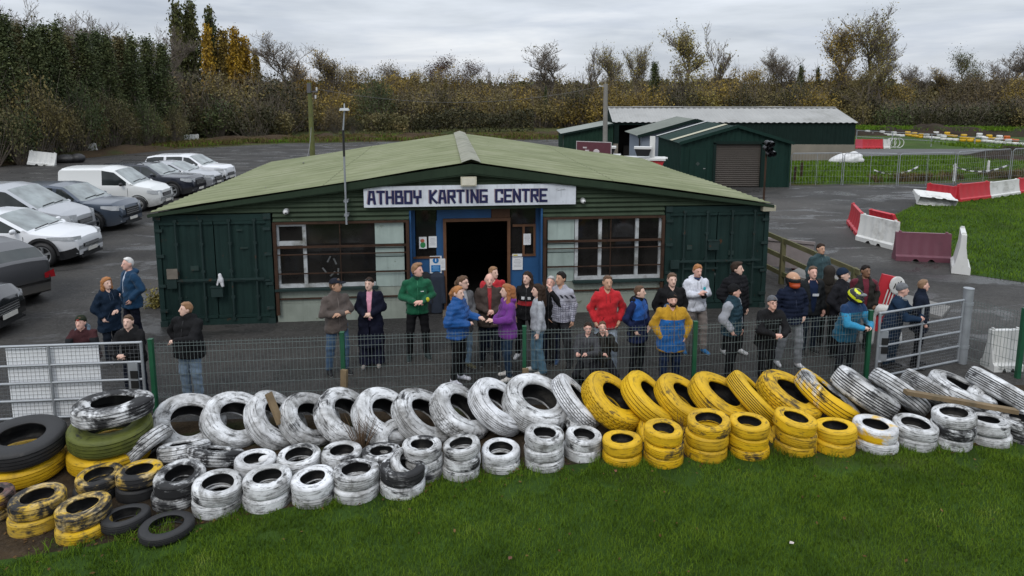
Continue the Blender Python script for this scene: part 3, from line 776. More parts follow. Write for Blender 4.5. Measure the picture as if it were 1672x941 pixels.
# ---------------------------------------------------------------- lettering from strokes
GLY = {'A': [[(0, 0), (.22, 1), (.78, 1), (1, 0)], [(.12, .36), (.88, .36)]], 'T': [[(0, 1), (1, 1)], [(.5, 1), (.5, 0)]], 'H': [[(0, 0), (0, 1)], [(1, 0), (1, 1)], [(0, .5), (1, .5)]],
       'B': [[(0, 0), (0, 1), (.85, 1), (.85, .55), (0, .55)], [(.85, .55), (1, .48), (1, 0), (0, 0)]], 'O': [[(0, 0), (0, 1), (1, 1), (1, 0), (0, 0)]], 'Y': [[(0, 1), (0, .5), (1, .5), (1, 1)], [(.5, .5), (.5, 0)]],
       'K': [[(0, 0), (0, 1)], [(.95, 1), (.1, .5), (1, 0)]], 'R': [[(0, 0), (0, 1), (1, 1), (1, .5), (0, .5)], [(.45, .5), (1, 0)]], 'I': [[(.5, 0), (.5, 1)]], 'N': [[(0, 0), (0, 1), (1, 0), (1, 1)]],
       'G': [[(1, 1), (0, 1), (0, 0), (1, 0), (1, .5), (.5, .5)]], 'C': [[(1, .78), (1, 1), (0, 1), (0, 0), (1, 0), (1, .22)]], 'E': [[(1, 1), (0, 1), (0, 0), (1, 0)], [(0, .5), (.8, .5)]]}
def write(mbs, text, x0, z0, w_, h, sw, y, th, space=0.62, gap=0.52, mi=0):
    tot = sum((0.35 if c == 'I' else space if c == ' ' else 1.0) for c in text) + gap * (len(text) - 1)
    u = w_ / tot; x = x0; k = 0
    for c in text:
        cw = (0.35 if c == 'I' else space if c == ' ' else 1.0) * u
        mb = MB(); mbs.append(mb)
        for pl in GLY.get(c, []):
            for (a, b_) in zip(pl[:-1], pl[1:]):
                A = Vector((x + a[0] * cw, 0, z0 + a[1] * h)); B = Vector((x + b_[0] * cw, 0, z0 + b_[1] * h)); d = (B - A).normalized(); nn = Vector((-d.z, 0, d.x)) * sw / 2
                A -= d * sw / 2; B += d * sw / 2; yy = y - 0.0004 * (k % 7); k += 1
                q = [A + nn, A - nn, B - nn, B + nn]
                mb.add([(p.x, yy, p.z) for p in q] + [(p.x, yy + th, p.z) for p in q], [(0, 1, 2, 3), (7, 6, 5, 4), (0, 4, 5, 1), (1, 5, 6, 2), (2, 6, 7, 3), (3, 7, 4, 0)], mi)
        x += cw + gap * u
sign = empty('name_sign', CP(0, 0, 0), YAW, 'long white sign board with blue block lettering above the clubhouse door', 'sign')
sb = MB(); S0, S1, Z0, Z1 = 4.36, 8.96, 2.535, 2.985
sb.prism([(S0, Z0), (S1, Z0), (S1, Z1 - 0.03), (S1 - 0.28, Z1 + 0.015), (S0 + 0.25, Z1), (S0, Z1 - 0.035)], 0.03, 'y', (0, -0.085, 0))
sb.build('board', painted_metal('sign_white', (0.60, 0.63, 0.68), (0.33, 0.34, 0.34), 0.05), sign)
sh = []; write(sh, 'ATHBOY KARTING CENTRE', 4.435, 2.635, 3.84, 0.25, 0.036, -0.0895, 0.002, mi=1)
lt = []; write(lt, 'ATHBOY KARTING CENTRE', 4.462, 2.622, 3.84, 0.25, 0.052, -0.0935, 0.004)
M_NAVY = plain('navy_lettering', (0.010, 0.012, 0.062), 0.5, 0.3, 9, dirt=(0.06, 0.06, 0.10), dirt_amt=0.3)
for a_, b_ in zip(lt, sh):
    if a_.f: a_.add(b_.v, b_.f, 1).build('letter', [M_NAVY, flat((0.34, 0.27, 0.29), 0.5)], sign)
gh = MB(); gh.tube([(8.52, -0.088, 2.86), (8.55, -0.088, 2.9), (8.62, -0.088, 2.91), (8.69, -0.088, 2.9), (8.73, -0.088, 2.85)], 0.004, 4); gh.tube([(8.63, -0.088, 2.9), (8.63, -0.088, 2.7)], 0.004, 4); gh.tube([(8.55, -0.088, 2.86), (8.7, -0.088, 2.87)], 0.012, 4)
gh.build('faded_drawing', flat((0.42, 0.44, 0.46)), sign)

def mounted(name, label, cat, u, v, z, mbs, group=None):
    o = empty(name, CP(u, v, z), YAW, label, cat, group)
    for pn, mb, m in mbs: mb.build(pn, m, o, smooth=(pn in ('dome', 'lens')))
    return o
M_CREAM = plain('cream_plastic', (0.50, 0.47, 0.36), 0.5, 0.15, 6, dirt=(0.25, 0.2, 0.12), dirt_amt=0.3)
mounted('floodlight', 'square cream floodlight above the middle of the sign', 'light', 6.60, -0.12, 3.08,
        [('housing', MB().box((0, 0, 0), (0.34, 0.12, 0.20)).box((0, 0.06, 0), (0.1, 0.16, 0.05)), M_CREAM), ('lens', MB().box((0, -0.063, 0), (0.29, 0.012, 0.15)), flat((0.6, 0.57, 0.47), 0.25))])
for u, z, lab in ((2.72, 2.47, 'white dome camera on green cladding left of the sign'), (9.13, 2.60, 'white dome camera just right of the sign')):
    mounted('security_camera', lab, 'camera', u, -0.02, z, [('base', MB().cyl((0, 0.03, 0), (0, -0.05, 0), 0.065, 0.06, 14), M_UPVC), ('dome', MB().ell((0, -0.06, -0.01), (0.05, 0.055, 0.05), 12, 8), flat((0.6, 0.6, 0.6), 0.25)), ('eye', MB().ell((0.012, -0.105, -0.02), (0.02, 0.018, 0.02), 8, 6), flat((0.01, 0.01, 0.01), 0.2))], 'dome cameras on the clubhouse gable')
def poster(label, u, z, w_, h, extra=None, base=None, v=V0 - 0.05):
    mb = MB().box((0, 0, 0), (w_, 0.006, h)); ln = MB()
    o = empty('poster', CP(u, v, z), YAW, label, 'poster', 'papers by the entrance')
    mb.build('sheet', base or M_PAPER, o)
    if extra: extra(o, w_, h)
    else:
        for i in range(6): ln.box((0, -0.0045, h * (0.3 - i * 0.11)), (w_ * (0.7 if i % 3 else 0.5), 0.002, h * 0.022))
        ln.build('print', flat((0.3, 0.3, 0.32)), o)
    return o
M_SBLUE = flat((0.01, 0.16, 0.42), 0.4, name='safety_blue')
def ex_map(o, w_, h):
    MB().ell((0.0, -0.003, -0.05), (w_ * .36, 0.003, h * .26), 10, 6).build('green_print', flat((0.03, 0.22, 0.07)), o); MB().ell((-0.01, -0.0035, h * .18), (w_ * .28, 0.003, h * .16), 10, 6).build('red_print', flat((0.45, 0.12, 0.07)), o)
def ex_safety(o, w_, h):
    MB().cyl((0, -0.004, h * .24), (0, -0.008, h * .24), w_ * .25, n=24).build('symbol', M_SBLUE, o)
    MB().box((0, -0.0095, h * .24), (w_ * .07, .002, h * .14)).box((0, -0.0095, h * .33), (w_ * .06, .002, h * .04)).build('figure', M_PAPER, o)
    MB().box((0, -0.005, -h * .23), (w_ * .78, .004, h * .40)).build('notice_panel', M_SBLUE, o)
    q = MB()
    for i in range(4): q.box((0, -0.0085, -h * .1 - i * h * .075), (w_ * (.6 if i % 2 else .5), .002, h * .02))
    q.build('print', flat((0.3, 0.5, 0.7)), o)
poster('paper with green and red print in the dark side window', 5.58, 1.63, 0.17, 0.27, ex_map)
poster('white paper with fine print beside the red and green one', 5.80, 1.645, 0.18, 0.26)
poster('white safety notice with blue circle and blue panel', 5.86, 1.12, 0.27, 0.40, ex_safety)
poster('narrow white paper between safety notice and door frame', 6.02, 1.13, 0.11, 0.27, v=V0 - 0.09)
poster('white paper in the right hand window of the entrance', 7.94, 1.66, 0.17, 0.26)
poster('white notice with emblem on the blue panel right of the door', 7.72, 1.10, 0.24, 0.30)
poster('short white and yellow strip above the notice right of the door', 7.71, 1.30, 0.22, 0.06, lambda o, w_, h: MB().box((-0.04, -0.004, 0), (0.1, 0.003, 0.03)).build('print', flat((0.5, 0.4, 0.05)), o), v=V0 - 0.075)
# small bits on the container doors
o = tag(MB().box((0, 0, 0), (0.22, 0.012, 0.22)).build('square_plate', plain('bare_plate', (0.16, 0.14, 0.115), 0.6, 0.3, 8), rot=(0, 0, YAW), loc=CP(0.33, -0.085, 1.18)), 'square bare grey plate fixed to the left container door', 'plate')
rag = SDF(0.02).cap((0, 0, 0.12), (0.02, 0, 0.0), 0.035, 0.05).cap((0.02, 0, 0.02), (0.05, -0.01, -0.12), 0.045, 0.03).cap((-0.02, 0, 0.02), (-0.06, 0, -0.10), 0.03, 0.02)
V_, F_ = rag.mesh(0.012); o = np_mesh('rag', V_, F_, plain('white_rag', (0.6, 0.6, 0.62), 0.8, 0.2, 20)); o.location = CP(1.30, -0.10, 1.02); o.rotation_euler = (0, 0, YAW)
tag(o, 'white rag tied to the bar of the left container', 'rag')
coat = SDF(0.04); coat.loft([(0.05, 0, 0, 0.13, 0.07), (0.5, 0, 0, 0.13, 0.08), (0.9, 0, 0, 0.15, 0.07), (1.0, 0, 0.02, 0.06, 0.04)]); coat.cap((0.13, 0, 0.88), (0.17, -0.02, 0.3), 0.05, 0.045); coat.cap((-0.13, 0, 0.88), (-0.16, -0.02, 0.3), 0.05, 0.045)
V_, F_ = coat.mesh(0.014)
for du, col, lab in ((5.62, (0.012, 0.013, 0.016), 'black coat hanging on the blue panel below the safety notice'), (5.87, (0.02, 0.028, 0.045), 'dark blue coat hanging beside the door frame')):
    o = np_mesh('hanging_coat', V_, F_, plain('coat_cloth', col, 0.85, 0.3, 8)); o.location = CP(du, V0 - 0.13, -0.03); o.rotation_euler = (0, 0, YAW); tag(o, lab, 'coat', 'coats hung by the entrance')

# thin lamp pole strapped to the gable
lp = empty('lamp_pole', CP(4.0, -0.22, 2.2), YAW, 'thin grey pole with small white lamp head rising over the roof', 'lamp pole')
M_GALV = plain('galvanised_steel', (0.30, 0.32, 0.34), 0.45, 0.15, 6, metal=0.4)
MB().cyl((0, 0, 0.0), (0, 0, 1.45), 0.021, n=10).cyl((0, 0, 2.0), (0.04, 0, 2.42), 0.017, n=10).build('pole', M_GALV, lp)
MB().cyl((0, 0, 1.45), (0, 0, 2.0), 0.024, n=10).build('sleeve', flat((0.012, 0.012, 0.013), 0.5), lp)
MB().box((0.04, 0, 2.43), (0.2, 0.14, 0.05), taper=0.8).cyl((0.04, 0, 2.45), (0.04, 0, 2.55), 0.012).build('lamp_head', M_UPVC, lp)
MB().box((0, 0.1, 0.2), (0.09, 0.2, 0.05)).box((0, 0.1, 0.5), (0.09, 0.2, 0.05)).build('bracket', M_GALV, lp)
# ================================================================ tyres
def tyre_mesh(name, Ro, Ri, W, ribs, lump=0.0, seed=0, blocks=0, n=56):
    """closed ring profile: tread with circumferential grooves (and cross cuts when blocks > 0), bulged sidewalls, open hollow inside"""
    h = W / 2; sh = Ro * 0.965; prof = []; kinds = []
    def P(r, z, k): prof.append((r, z)); kinds.append(k)
    # inside liner (material 1), from bottom bead to top bead
    P(Ri, -h * 0.72, 1); P(Ri + (Ro - Ri) * 0.55, -h * 0.80, 1); P(Ro * 0.93, -h * 0.62, 1); P(Ro * 0.94, h * 0.62, 1); P(Ri + (Ro - Ri) * 0.55, h * 0.80, 1); P(Ri, h * 0.72, 0)
    # top sidewall
    P(Ri - 0.004, h * 0.86, 0); P(Ri + 0.012, h * 0.97, 0); P(Ri + (Ro - Ri) * 0.25, h * 1.0, 0); P(Ri + (Ro - Ri) * 0.5, h * 1.03, 0); P(Ri + (Ro - Ri) * 0.74, h * 0.95, 0); P(Ri + (Ro - Ri) * 0.88, h * 0.86, 0); P(Ro * 0.965, h * 0.74, 0)
    g = 0.011 if Ro < .4 else 0.022; gw = h * 0.05
    zs = np.linspace(h * 0.54, -h * 0.54, ribs)
    P(Ro * 0.988, h * 0.64, 0)
    for z in zs:
        c = Ro - 0.03 * Ro * (z / h) ** 2
        P(c, z + gw, 0); P(c - g, z + gw * .8, 2); P(c - g, z - gw * .8, 0); P(c, z - gw, 0)
    P(Ro * 0.988, -h * 0.64, 0); P(Ro * 0.965, -h * 0.74, 0); P(Ri + (Ro - Ri) * 0.88, -h * 0.86, 0); P(Ri + (Ro - Ri) * 0.74, -h * 0.95, 0); P(Ri + (Ro - Ri) * 0.5, -h * 1.03, 0); P(Ri + (Ro - Ri) * 0.25, -h, 0); P(Ri + 0.012, -h * 0.97, 0); P(Ri - 0.004, -h * 0.86, 0)
    r_ = np.random.RandomState(seed + 5); m = len(prof); nn = n * (4 if blocks else 1) if not blocks else blocks * 4
    A = np.arange(nn) * 2 * PI / nn; pr = np.array(prof)
    ph = r_.rand(4) * 6; V = np.zeros((nn, m, 3))
    rad = np.repeat(pr[None, :, 0], nn, 0); zz = np.repeat(pr[None, :, 1], nn, 0)
    if blocks:
        tread = (rad > Ro * 0.975)
        zi = np.floor((zz / h + 1) * (ribs + 1) / 2).astype(int)
        k = (np.arange(nn)[:, None] + 2 * (zi % 2)) % 4
        rad = np.where(tread & (k == 0), rad - g * .6, rad)
    # old tyres are never quite round: slack sidewalls, dents
    d = lump * (np.sin(2 * A + ph[0]) + 0.6 * np.sin(3 * A + ph[1]))
    rad = rad + d[:, None] * Ro
    zz = zz + (lump * Ro * 1.2 * np.sin(2 * A + ph[2]))[:, None] * (pr[:, 0] / Ro)[None, :]
    sag = lump * 1.4 * W * (np.sin(A + ph[3]) + 0.5 * np.sin(3 * A + ph[2]))
    zz = np.where(pr[None, :, 0] < Ri + (Ro - Ri) * 0.8, zz - np.sign(pr[None, :, 1]) * np.abs(sag[:, None]) * ((Ro - pr[None, :, 0]) / (Ro - Ri)), zz)
    V[..., 0] = rad * np.cos(A)[:, None]; V[..., 1] = rad * np.sin(A)[:, None]; V[..., 2] = zz
    I = np.arange(nn)[:, None] * m + np.arange(m)[None, :]; J = np.roll(I, -1, 0)
    F = np.stack([I, J, np.roll(J, -1, 1), np.roll(I, -1, 1)], -1).reshape(-1, 4)
    mi = np.tile(np.array(kinds), nn)
    me_o = np_mesh(name, V.reshape(-1, 3), F, [M_RUBBER, M_LINER, M_RUBBER], mi, smooth=True)
    me = me_o.data; bpy.data.objects.remove(me_o)
    try: me.set_sharp_from_angle(angle=R(50))
    except Exception: pass
    return me

def tyre_paint(name, col, worn, rubber=(0.018, 0.018, 0.019), second=None, sec_amt=0.5, grime=(0.10, 0.095, 0.085), grime_amt=0.5):
    """coat of paint over rubber: scuffed away in patches, rubbed off along tread edges, grime and moss in streaks"""
    t = NT(name); v = t.shifted('Object', 23.0)
    f = t.noise(v, 3.2, 8, 0.66, 0.4)
    base = t.mix(t.ramp(t.noise(v, 8.0, 5, 0.6), [(0.35, 0.0), (0.7, 1.0)]), dark(col, 0.86), dark(col, 1.04))
    # grey film of dirt, in big soft stains
    big = t.noise(v, 1.9, 5, 0.62, 0.8)
    base = t.mix(t.math('MULTIPLY', t.ramp(big, [(0.40, 0.0), (0.68, 1.0)]), 0.34 + 0.46 * grime_amt), base, dark(grime, 1.3))
    g = t.noise(v, 4.5, 6, 0.7, 0.6)
    base = t.mix(t.math('MULTIPLY', t.ramp(g, [(0.60 - grime_amt * 0.16, 0.0), (0.74 - grime_amt * 0.08, 1.0)]), 0.55 + 0.3 * grime_amt), base, grime)
    # fine scratches and cracks round the tyre
    p = t.sep(t.coord('Object')); rr = t.math('SQRT', t.math('ADD', t.math('MULTIPLY', p[0], p[0]), t.math('MULTIPLY', p[1], p[1])))
    c = t.new('ShaderNodeCombineXYZ'); t.link(t.math('MULTIPLY', rr, 26.0), c.inputs[0]); t.link(t.math('MULTIPLY', p[2], 34.0), c.inputs[1])
    t.link(t.math('ADD', t.math('MULTIPLY', t.math('ARCTAN2', p[1], p[0]), 1.6), t.math('MULTIPLY', t.rand(), 50.0)), c.inputs[2])
    sc = t.noise(c.outputs[0], 1.0, 5, 0.68)
    base = t.mix(t.math('MULTIPLY', t.ramp(sc, [(0.53, 0.0), (0.64, 1.0)]), 0.62 + 0.3 * grime_amt), base, dark(grime, 0.45))
    if second is not None:
        base = t.mix(t.ramp(t.noise(v, 1.6, 4, 0.6, 0.5), [(sec_amt - 0.02, 1.0), (sec_amt + 0.04, 0.0)]), base, second)
    # bare rubber where the coat has gone
    e = t.math('ADD', t.math('MULTIPLY', f, 0.72), t.math('MULTIPLY', sc, 0.28))
    k = t.ramp(e, [(0.615 - worn * 0.25, 0.0), (0.65 - worn * 0.25, 0.55), (0.70 - worn * 0.25, 1.0)])
    colr = t.mix(k, base, rubber)
    t.bump(t.noise(v, 42, 4, 0.7), 0.25, 0.006)
    return t.done(colr, t.ramp(f, [(0.3, 0.5), (0.7, 0.75)]), 0, 0.35)
M_RUBBER = plain('rubber', (0.020, 0.020, 0.021), 0.62, 0.3, 9, dirt=(0.06, 0.055, 0.05), dirt_amt=0.3)
M_LINER = plain('tyre_inside', (0.016, 0.016, 0.017), 0.55, 0.3, 6, dirt=(0.075, 0.072, 0.066), dirt_amt=0.42)
WHITE_P = (0.70, 0.71, 0.72); YEL_P = (0.66, 0.40, 0.008)
PAINT = {
    'white': tyre_paint('white_tyre_paint', WHITE_P, 0.24, grime_amt=0.85), 'white_clean': tyre_paint('fresh_white_tyre_paint', (0.74, 0.75, 0.77), 0.14, grime_amt=0.45),
    'white_worn': tyre_paint('worn_white_tyre_paint', WHITE_P, 0.46, grime_amt=0.7), 'white_half': tyre_paint('half_worn_white_tyre_paint', WHITE_P, 0.36, grime_amt=0.9),
    'yellow': tyre_paint('yellow_tyre_paint', YEL_P, 0.19, grime=(0.20, 0.125, 0.014), grime_amt=0.25), 'yellow_clean': tyre_paint('fresh_yellow_tyre_paint', (0.68, 0.42, 0.008), 0.10, grime=(0.3, 0.19, 0.02), grime_amt=0.1),
    'yellow_worn': tyre_paint('worn_yellow_tyre_paint', YEL_P, 0.33, grime=(0.17, 0.105, 0.015), grime_amt=0.4),
    'black_yellow': tyre_paint('black_tyre_with_yellow', (0.55, 0.34, 0.01), 0.62, grime=(0.35, 0.32, 0.26), grime_amt=0.6), 'black_white': tyre_paint('black_tyre_with_white', WHITE_P, 0.66, grime_amt=0.7),
    'half_yellow': tyre_paint('half_yellow_half_bare', (0.58, 0.36, 0.01), 0.47, grime=(0.24, 0.18, 0.07), grime_amt=0.4),
    'yellow_white': tyre_paint('yellow_and_white_tyre_paint', WHITE_P, 0.3, second=YEL_P, sec_amt=0.52), 'white_yellow_edge': tyre_paint('white_tyre_with_yellow_edge', (0.74, 0.75, 0.77), 0.1, second=YEL_P, sec_amt=0.40, grime_amt=0.3),
    'olive': tyre_paint('mossy_olive_tyre_paint', (0.105, 0.12, 0.02), 0.16, grime=(0.05, 0.06, 0.015), grime_amt=0.6), 'bare': M_RUBBER,
    'maroon': tyre_paint('maroon_faded_tyre_paint', (0.17, 0.07, 0.06), 0.42, second=(0.5, 0.32, 0.02), sec_amt=0.42)}
CAR_T = [tyre_mesh('car_tyre', 0.275, 0.165, 0.19, 3, 0.008, 1), tyre_mesh('car_tyre', 0.275, 0.175, 0.175, 4, 0.014, 2), tyre_mesh('car_tyre', 0.275, 0.158, 0.205, 2, 0.018, 3)]
BIG_T = {'rib': tyre_mesh('truck_tyre', 0.5, 0.265, 0.30, 6, 0.010, 4, n=72), 'rib2': tyre_mesh('truck_tyre', 0.5, 0.265, 0.295, 4, 0.016, 5, n=72), 'block': tyre_mesh('truck_tyre', 0.5, 0.262, 0.30, 5, 0.012, 6, blocks=34),
         'chunk': tyre_mesh('truck_tyre', 0.5, 0.265, 0.30, 3, 0.018, 7, blocks=22), 'slick': tyre_mesh('truck_tyre', 0.5, 0.268, 0.29, 4, 0.020, 8, n=72), 'wide': tyre_mesh('truck_tyre', 0.5, 0.265, 0.35, 7, 0.008, 9, n=72)}
def put_tyre(name, me, mat_key, loc, rot, sc, label, group):
    o = bpy.data.objects.new(name, me); COL.objects.link(o)
    o.location = loc; o.rotation_euler = rot; o.scale = (sc[0], sc[0], sc[1]) if hasattr(sc, '__len__') else (sc,) * 3
    o.material_slots[0].link = 'OBJECT'; o.material_slots[0].material = PAINT[mat_key]
    o.material_slots[2].link = 'OBJECT'; o.material_slots[2].material = M_RUBBER if (mat_key in ('bare', 'white_worn', 'black_white', 'black_yellow') or name == 'truck_tyre') else PAINT[mat_key]
    return tag(o, label, 'tyre', group)

LEVEL = {1: ['single'], 2: ['bottom', 'top'], 3: ['bottom', 'middle', 'top']}
# stack: photo x, base y, apparent width px, tyre count, paints bottom->top, hole scale, description
STACKS = [
    # front row on the grass, left to right
    (-18, 872, 80, 2, ('black_yellow', 'maroon'), 'maroon rimmed black stack cut by the left edge'),
    (66, 880, 82, 2, ('half_yellow', 'black_yellow'), 'yellow and black stack second from the left edge'),
    (143, 892, 80, 2, ('half_yellow', 'black_yellow'), 'black and yellow stack nearest the camera'),
    (164, 828, 68, 2, ('bare', 'black_yellow'), 'mostly black stack right in front of the olive truck tyre'),
    (234, 824, 70, 2, ('bare', 'black_yellow'), 'black stack with yellow ring right of the olive truck tyre'),
    (298, 838, 80, 2, ('black_white', 'black_white'), 'black and white stack left of the white front stacks'),
    (362, 850, 80, 2, ('white_half', 'white'), 'leftmost all white stack of the front row'),
    (438, 842, 77, 2, ('white_half', 'white'), 'white stack second in the short front row'),
    (513, 834, 70, 2, ('white_half', 'white_clean'), 'white stack third in the short front row'),
    (585, 827, 76, 2, ('white', 'white_half'), 'scuffed white stack fourth in the short front row'),
    (657, 821, 74, 2, ('white', 'black_white'), 'stack under the tilted loose tyre'),
    # second row
    (420, 800, 66, 2, ('white_half', 'white_clean'), 'white stack holding a white lump, left end of the long row'),
    (491, 795, 70, 2, ('white', 'white'), 'white stack second in the long row'),
    (559, 790, 66, 2, ('white', 'white_half'), 'white stack third in the long row'),
    (625, 785, 64, 2, ('white_half', 'black_white'), 'grey stained stack fourth in the long row'),
    (692, 793, 62, 3, ('white_half', 'white', 'white_half'), 'white stack behind the tilted loose tyre'),
    (755, 789, 61, 3, ('white', 'white_half', 'white'), 'white stack fifth left of the yellow stacks'),
    (817, 779, 62, 2, ('white', 'white_clean'), 'clean white stack with wide holes, third left of the yellow stacks'),
    (887, 776, 64, 3, ('white_half', 'white', 'white'), 'white stack second left of the yellow stacks'),
    (951, 757, 60, 2, ('white', 'white_half'), 'white stack touching the first yellow stack'),
    (1016, 767, 64, 2, ('yellow', 'yellow'), 'yellow stack at the left end of the six yellow stacks'),
    (1083, 768, 64, 3, ('yellow_worn', 'yellow_worn', 'yellow'), 'yellow stack second of six'),
    (1153, 760, 70, 3, ('yellow_worn', 'yellow', 'yellow_worn'), 'tall yellow stack third of six with scuffed rim'),
    (1220, 755, 64, 3, ('yellow_worn', 'yellow', 'yellow'), 'yellow stack fourth of six'),
    (1294, 750, 66, 3, ('yellow_worn', 'yellow_worn', 'yellow'), 'yellow stack fifth of six'),
    (1359, 748, 66, 2, ('yellow', 'yellow_clean'), 'clean yellow stack at the right end of the six'),
    (1427, 746, 68, 2, ('white_yellow_edge', 'white_yellow_edge'), 'white stack with yellow edge right of the yellow stacks'),
    (1489, 742, 66, 2, ('white', 'white'), 'white stack second right of the yellow stacks'),
    (1549, 741, 64, 3, ('white_half', 'black_white', 'white_half'), 'stained stack third right of the yellow stacks'),
    (1609, 735, 64, 2, ('white', 'white_half'), 'white stack fourth right of the yellow stacks'),
    (1664, 731, 62, 2, ('black_white', 'black_white'), 'black and white stack cut by the right edge'),
]
tr = random.Random(21)
for i, (x, yb, wp, cnt, paints, desc) in enumerate(STACKS):
    p = G(x, yb); dpt = math.hypot(p.y, 5) * 0.985
    Rr = wp / 2 / FPX * (p.y * _c + CAM_H * _s + 0.25); sc = Rr / 0.275
    c = Vector((p.x * (1 + Rr / p.y), p.y + Rr * 0.97, 0)); zz = -0.02
    for k in range(cnt):
        mesh = CAR_T[(i * 2 + k) % 3] if 'wide holes' not in desc else CAR_T[1]; th = {0: 0.19, 1: 0.175, 2: 0.205}[CAR_T.index(mesh)] * sc * 0.92
        lab = f"{LEVEL[cnt][k]} tyre of the {desc}"
        put_tyre('car_tyre', mesh, paints[k], (c.x + tr.uniform(-.018, .018), c.y + tr.uniform(-.02, .02), zz + th / 2), (tr.uniform(-.045, .045) * k - (0.05 if k == cnt - 1 else 0), tr.uniform(-.05, .05) * k, tr.uniform(0, 6.28)), (sc * tr.uniform(.98, 1.02), sc * 0.92), lab, 'stacked car tyres')
        zz += th * 0.96
# white lump lying in the first stack of the long row
p = G(420, 800); V_, F_ = SDF(0.03).ell((0, 0, 0), (0.08, 0.07, 0.05)).ell((0.06, 0.02, 0.01), (0.05, 0.06, 0.04)).mesh(0.012)
o = np_mesh('lump', V_, F_, flat((0.6, 0.6, 0.6), 0.8)); o.location = (p.x, p.y + 0.3, 0.24); tag(o, 'white rounded lump lying inside the leftmost tyre of the long row', 'lump')
# loose ones
def loose(me, key, pxy, Y, el, az, dia, label, group, spin=0.3, wsc=1.0, name='car_tyre'):
    """pxy: where the tyre's middle shows in the photo, Y: its distance; el/az: where its hole faces (az 0 = right, -90 = camera)"""
    c = AT(pxy[0], pxy[1], Y); nrm = Vector((math.cos(R(el)) * math.cos(R(az)), math.cos(R(el)) * math.sin(R(az)), math.sin(R(el))))
    base = 0.55 if name == 'car_tyre' else 1.0
    q = nrm.to_track_quat('Z', 'Y') @ Euler((0, 0, spin)).to_quaternion()
    return put_tyre(name, me, key, c, q.to_euler(), (dia / base, dia / base * wsc), label, group)
loose(CAR_T[0], 'white', (668, 760), 8.15, 62, -35, 0.50, 'loose white tyre tilted on top of the short front row', 'loose car tyres')
loose(CAR_T[1], 'bare', (205, 847), G(205, 847, .10).y, 84, 110, 0.52, 'bare black tyre lying flat in the grass behind the other flat one', 'loose car tyres', wsc=.8)
loose(CAR_T[1], 'bare', (272, 862), G(272, 862, .08).y, 88, 90, 0.58, 'bare black tyre lying flat in the grass nearest the camera', 'loose car tyres', wsc=.6)
# lorry tyres stacked at the gate
def flat_big(key, me, c, tilt, dia, label, wsc=1.0):
    nrm = Vector((math.sin(R(tilt * .4)), -math.sin(R(tilt)), math.cos(R(tilt)))); q = nrm.to_track_quat('Z', 'Y') @ Euler((0, 0, 1.0)).to_quaternion()
    return put_tyre('truck_tyre', BIG_T[me], key, c, q.to_euler(), (dia, dia * wsc), label, 'lorry tyres stacked by the left gate')
q_ = G(130, 803); sx_ = q_.x + .0; sy_ = q_.y + .68
flat_big('yellow', 'rib2', (sx_, sy_, .15), 1, 1.0, 'bottom yellow lorry tyre under the olive one', .85)
flat_big('olive', 'slick', (sx_ + .03, sy_ + .02, .45), 4, 1.02, 'olive green mossy lorry tyre in the middle of its stack', .95)
flat_big('black_white', 'slick', (sx_ + .07, sy_ + .04, .77), -4, .98, 'big white topped black lorry tyre on top of the olive one', .85)
q_ = G(-12, 815); flat_big('yellow', 'rib2', (q_.x, q_.y + .55, .15), 1, 1.0, 'yellow lorry tyre at the left edge below a black one', .85)
flat_big('bare', 'slick', (q_.x + .04, q_.y + .55, .46), 6, 1.0, 'bare black lorry tyre at the left edge on a yellow one', .95)

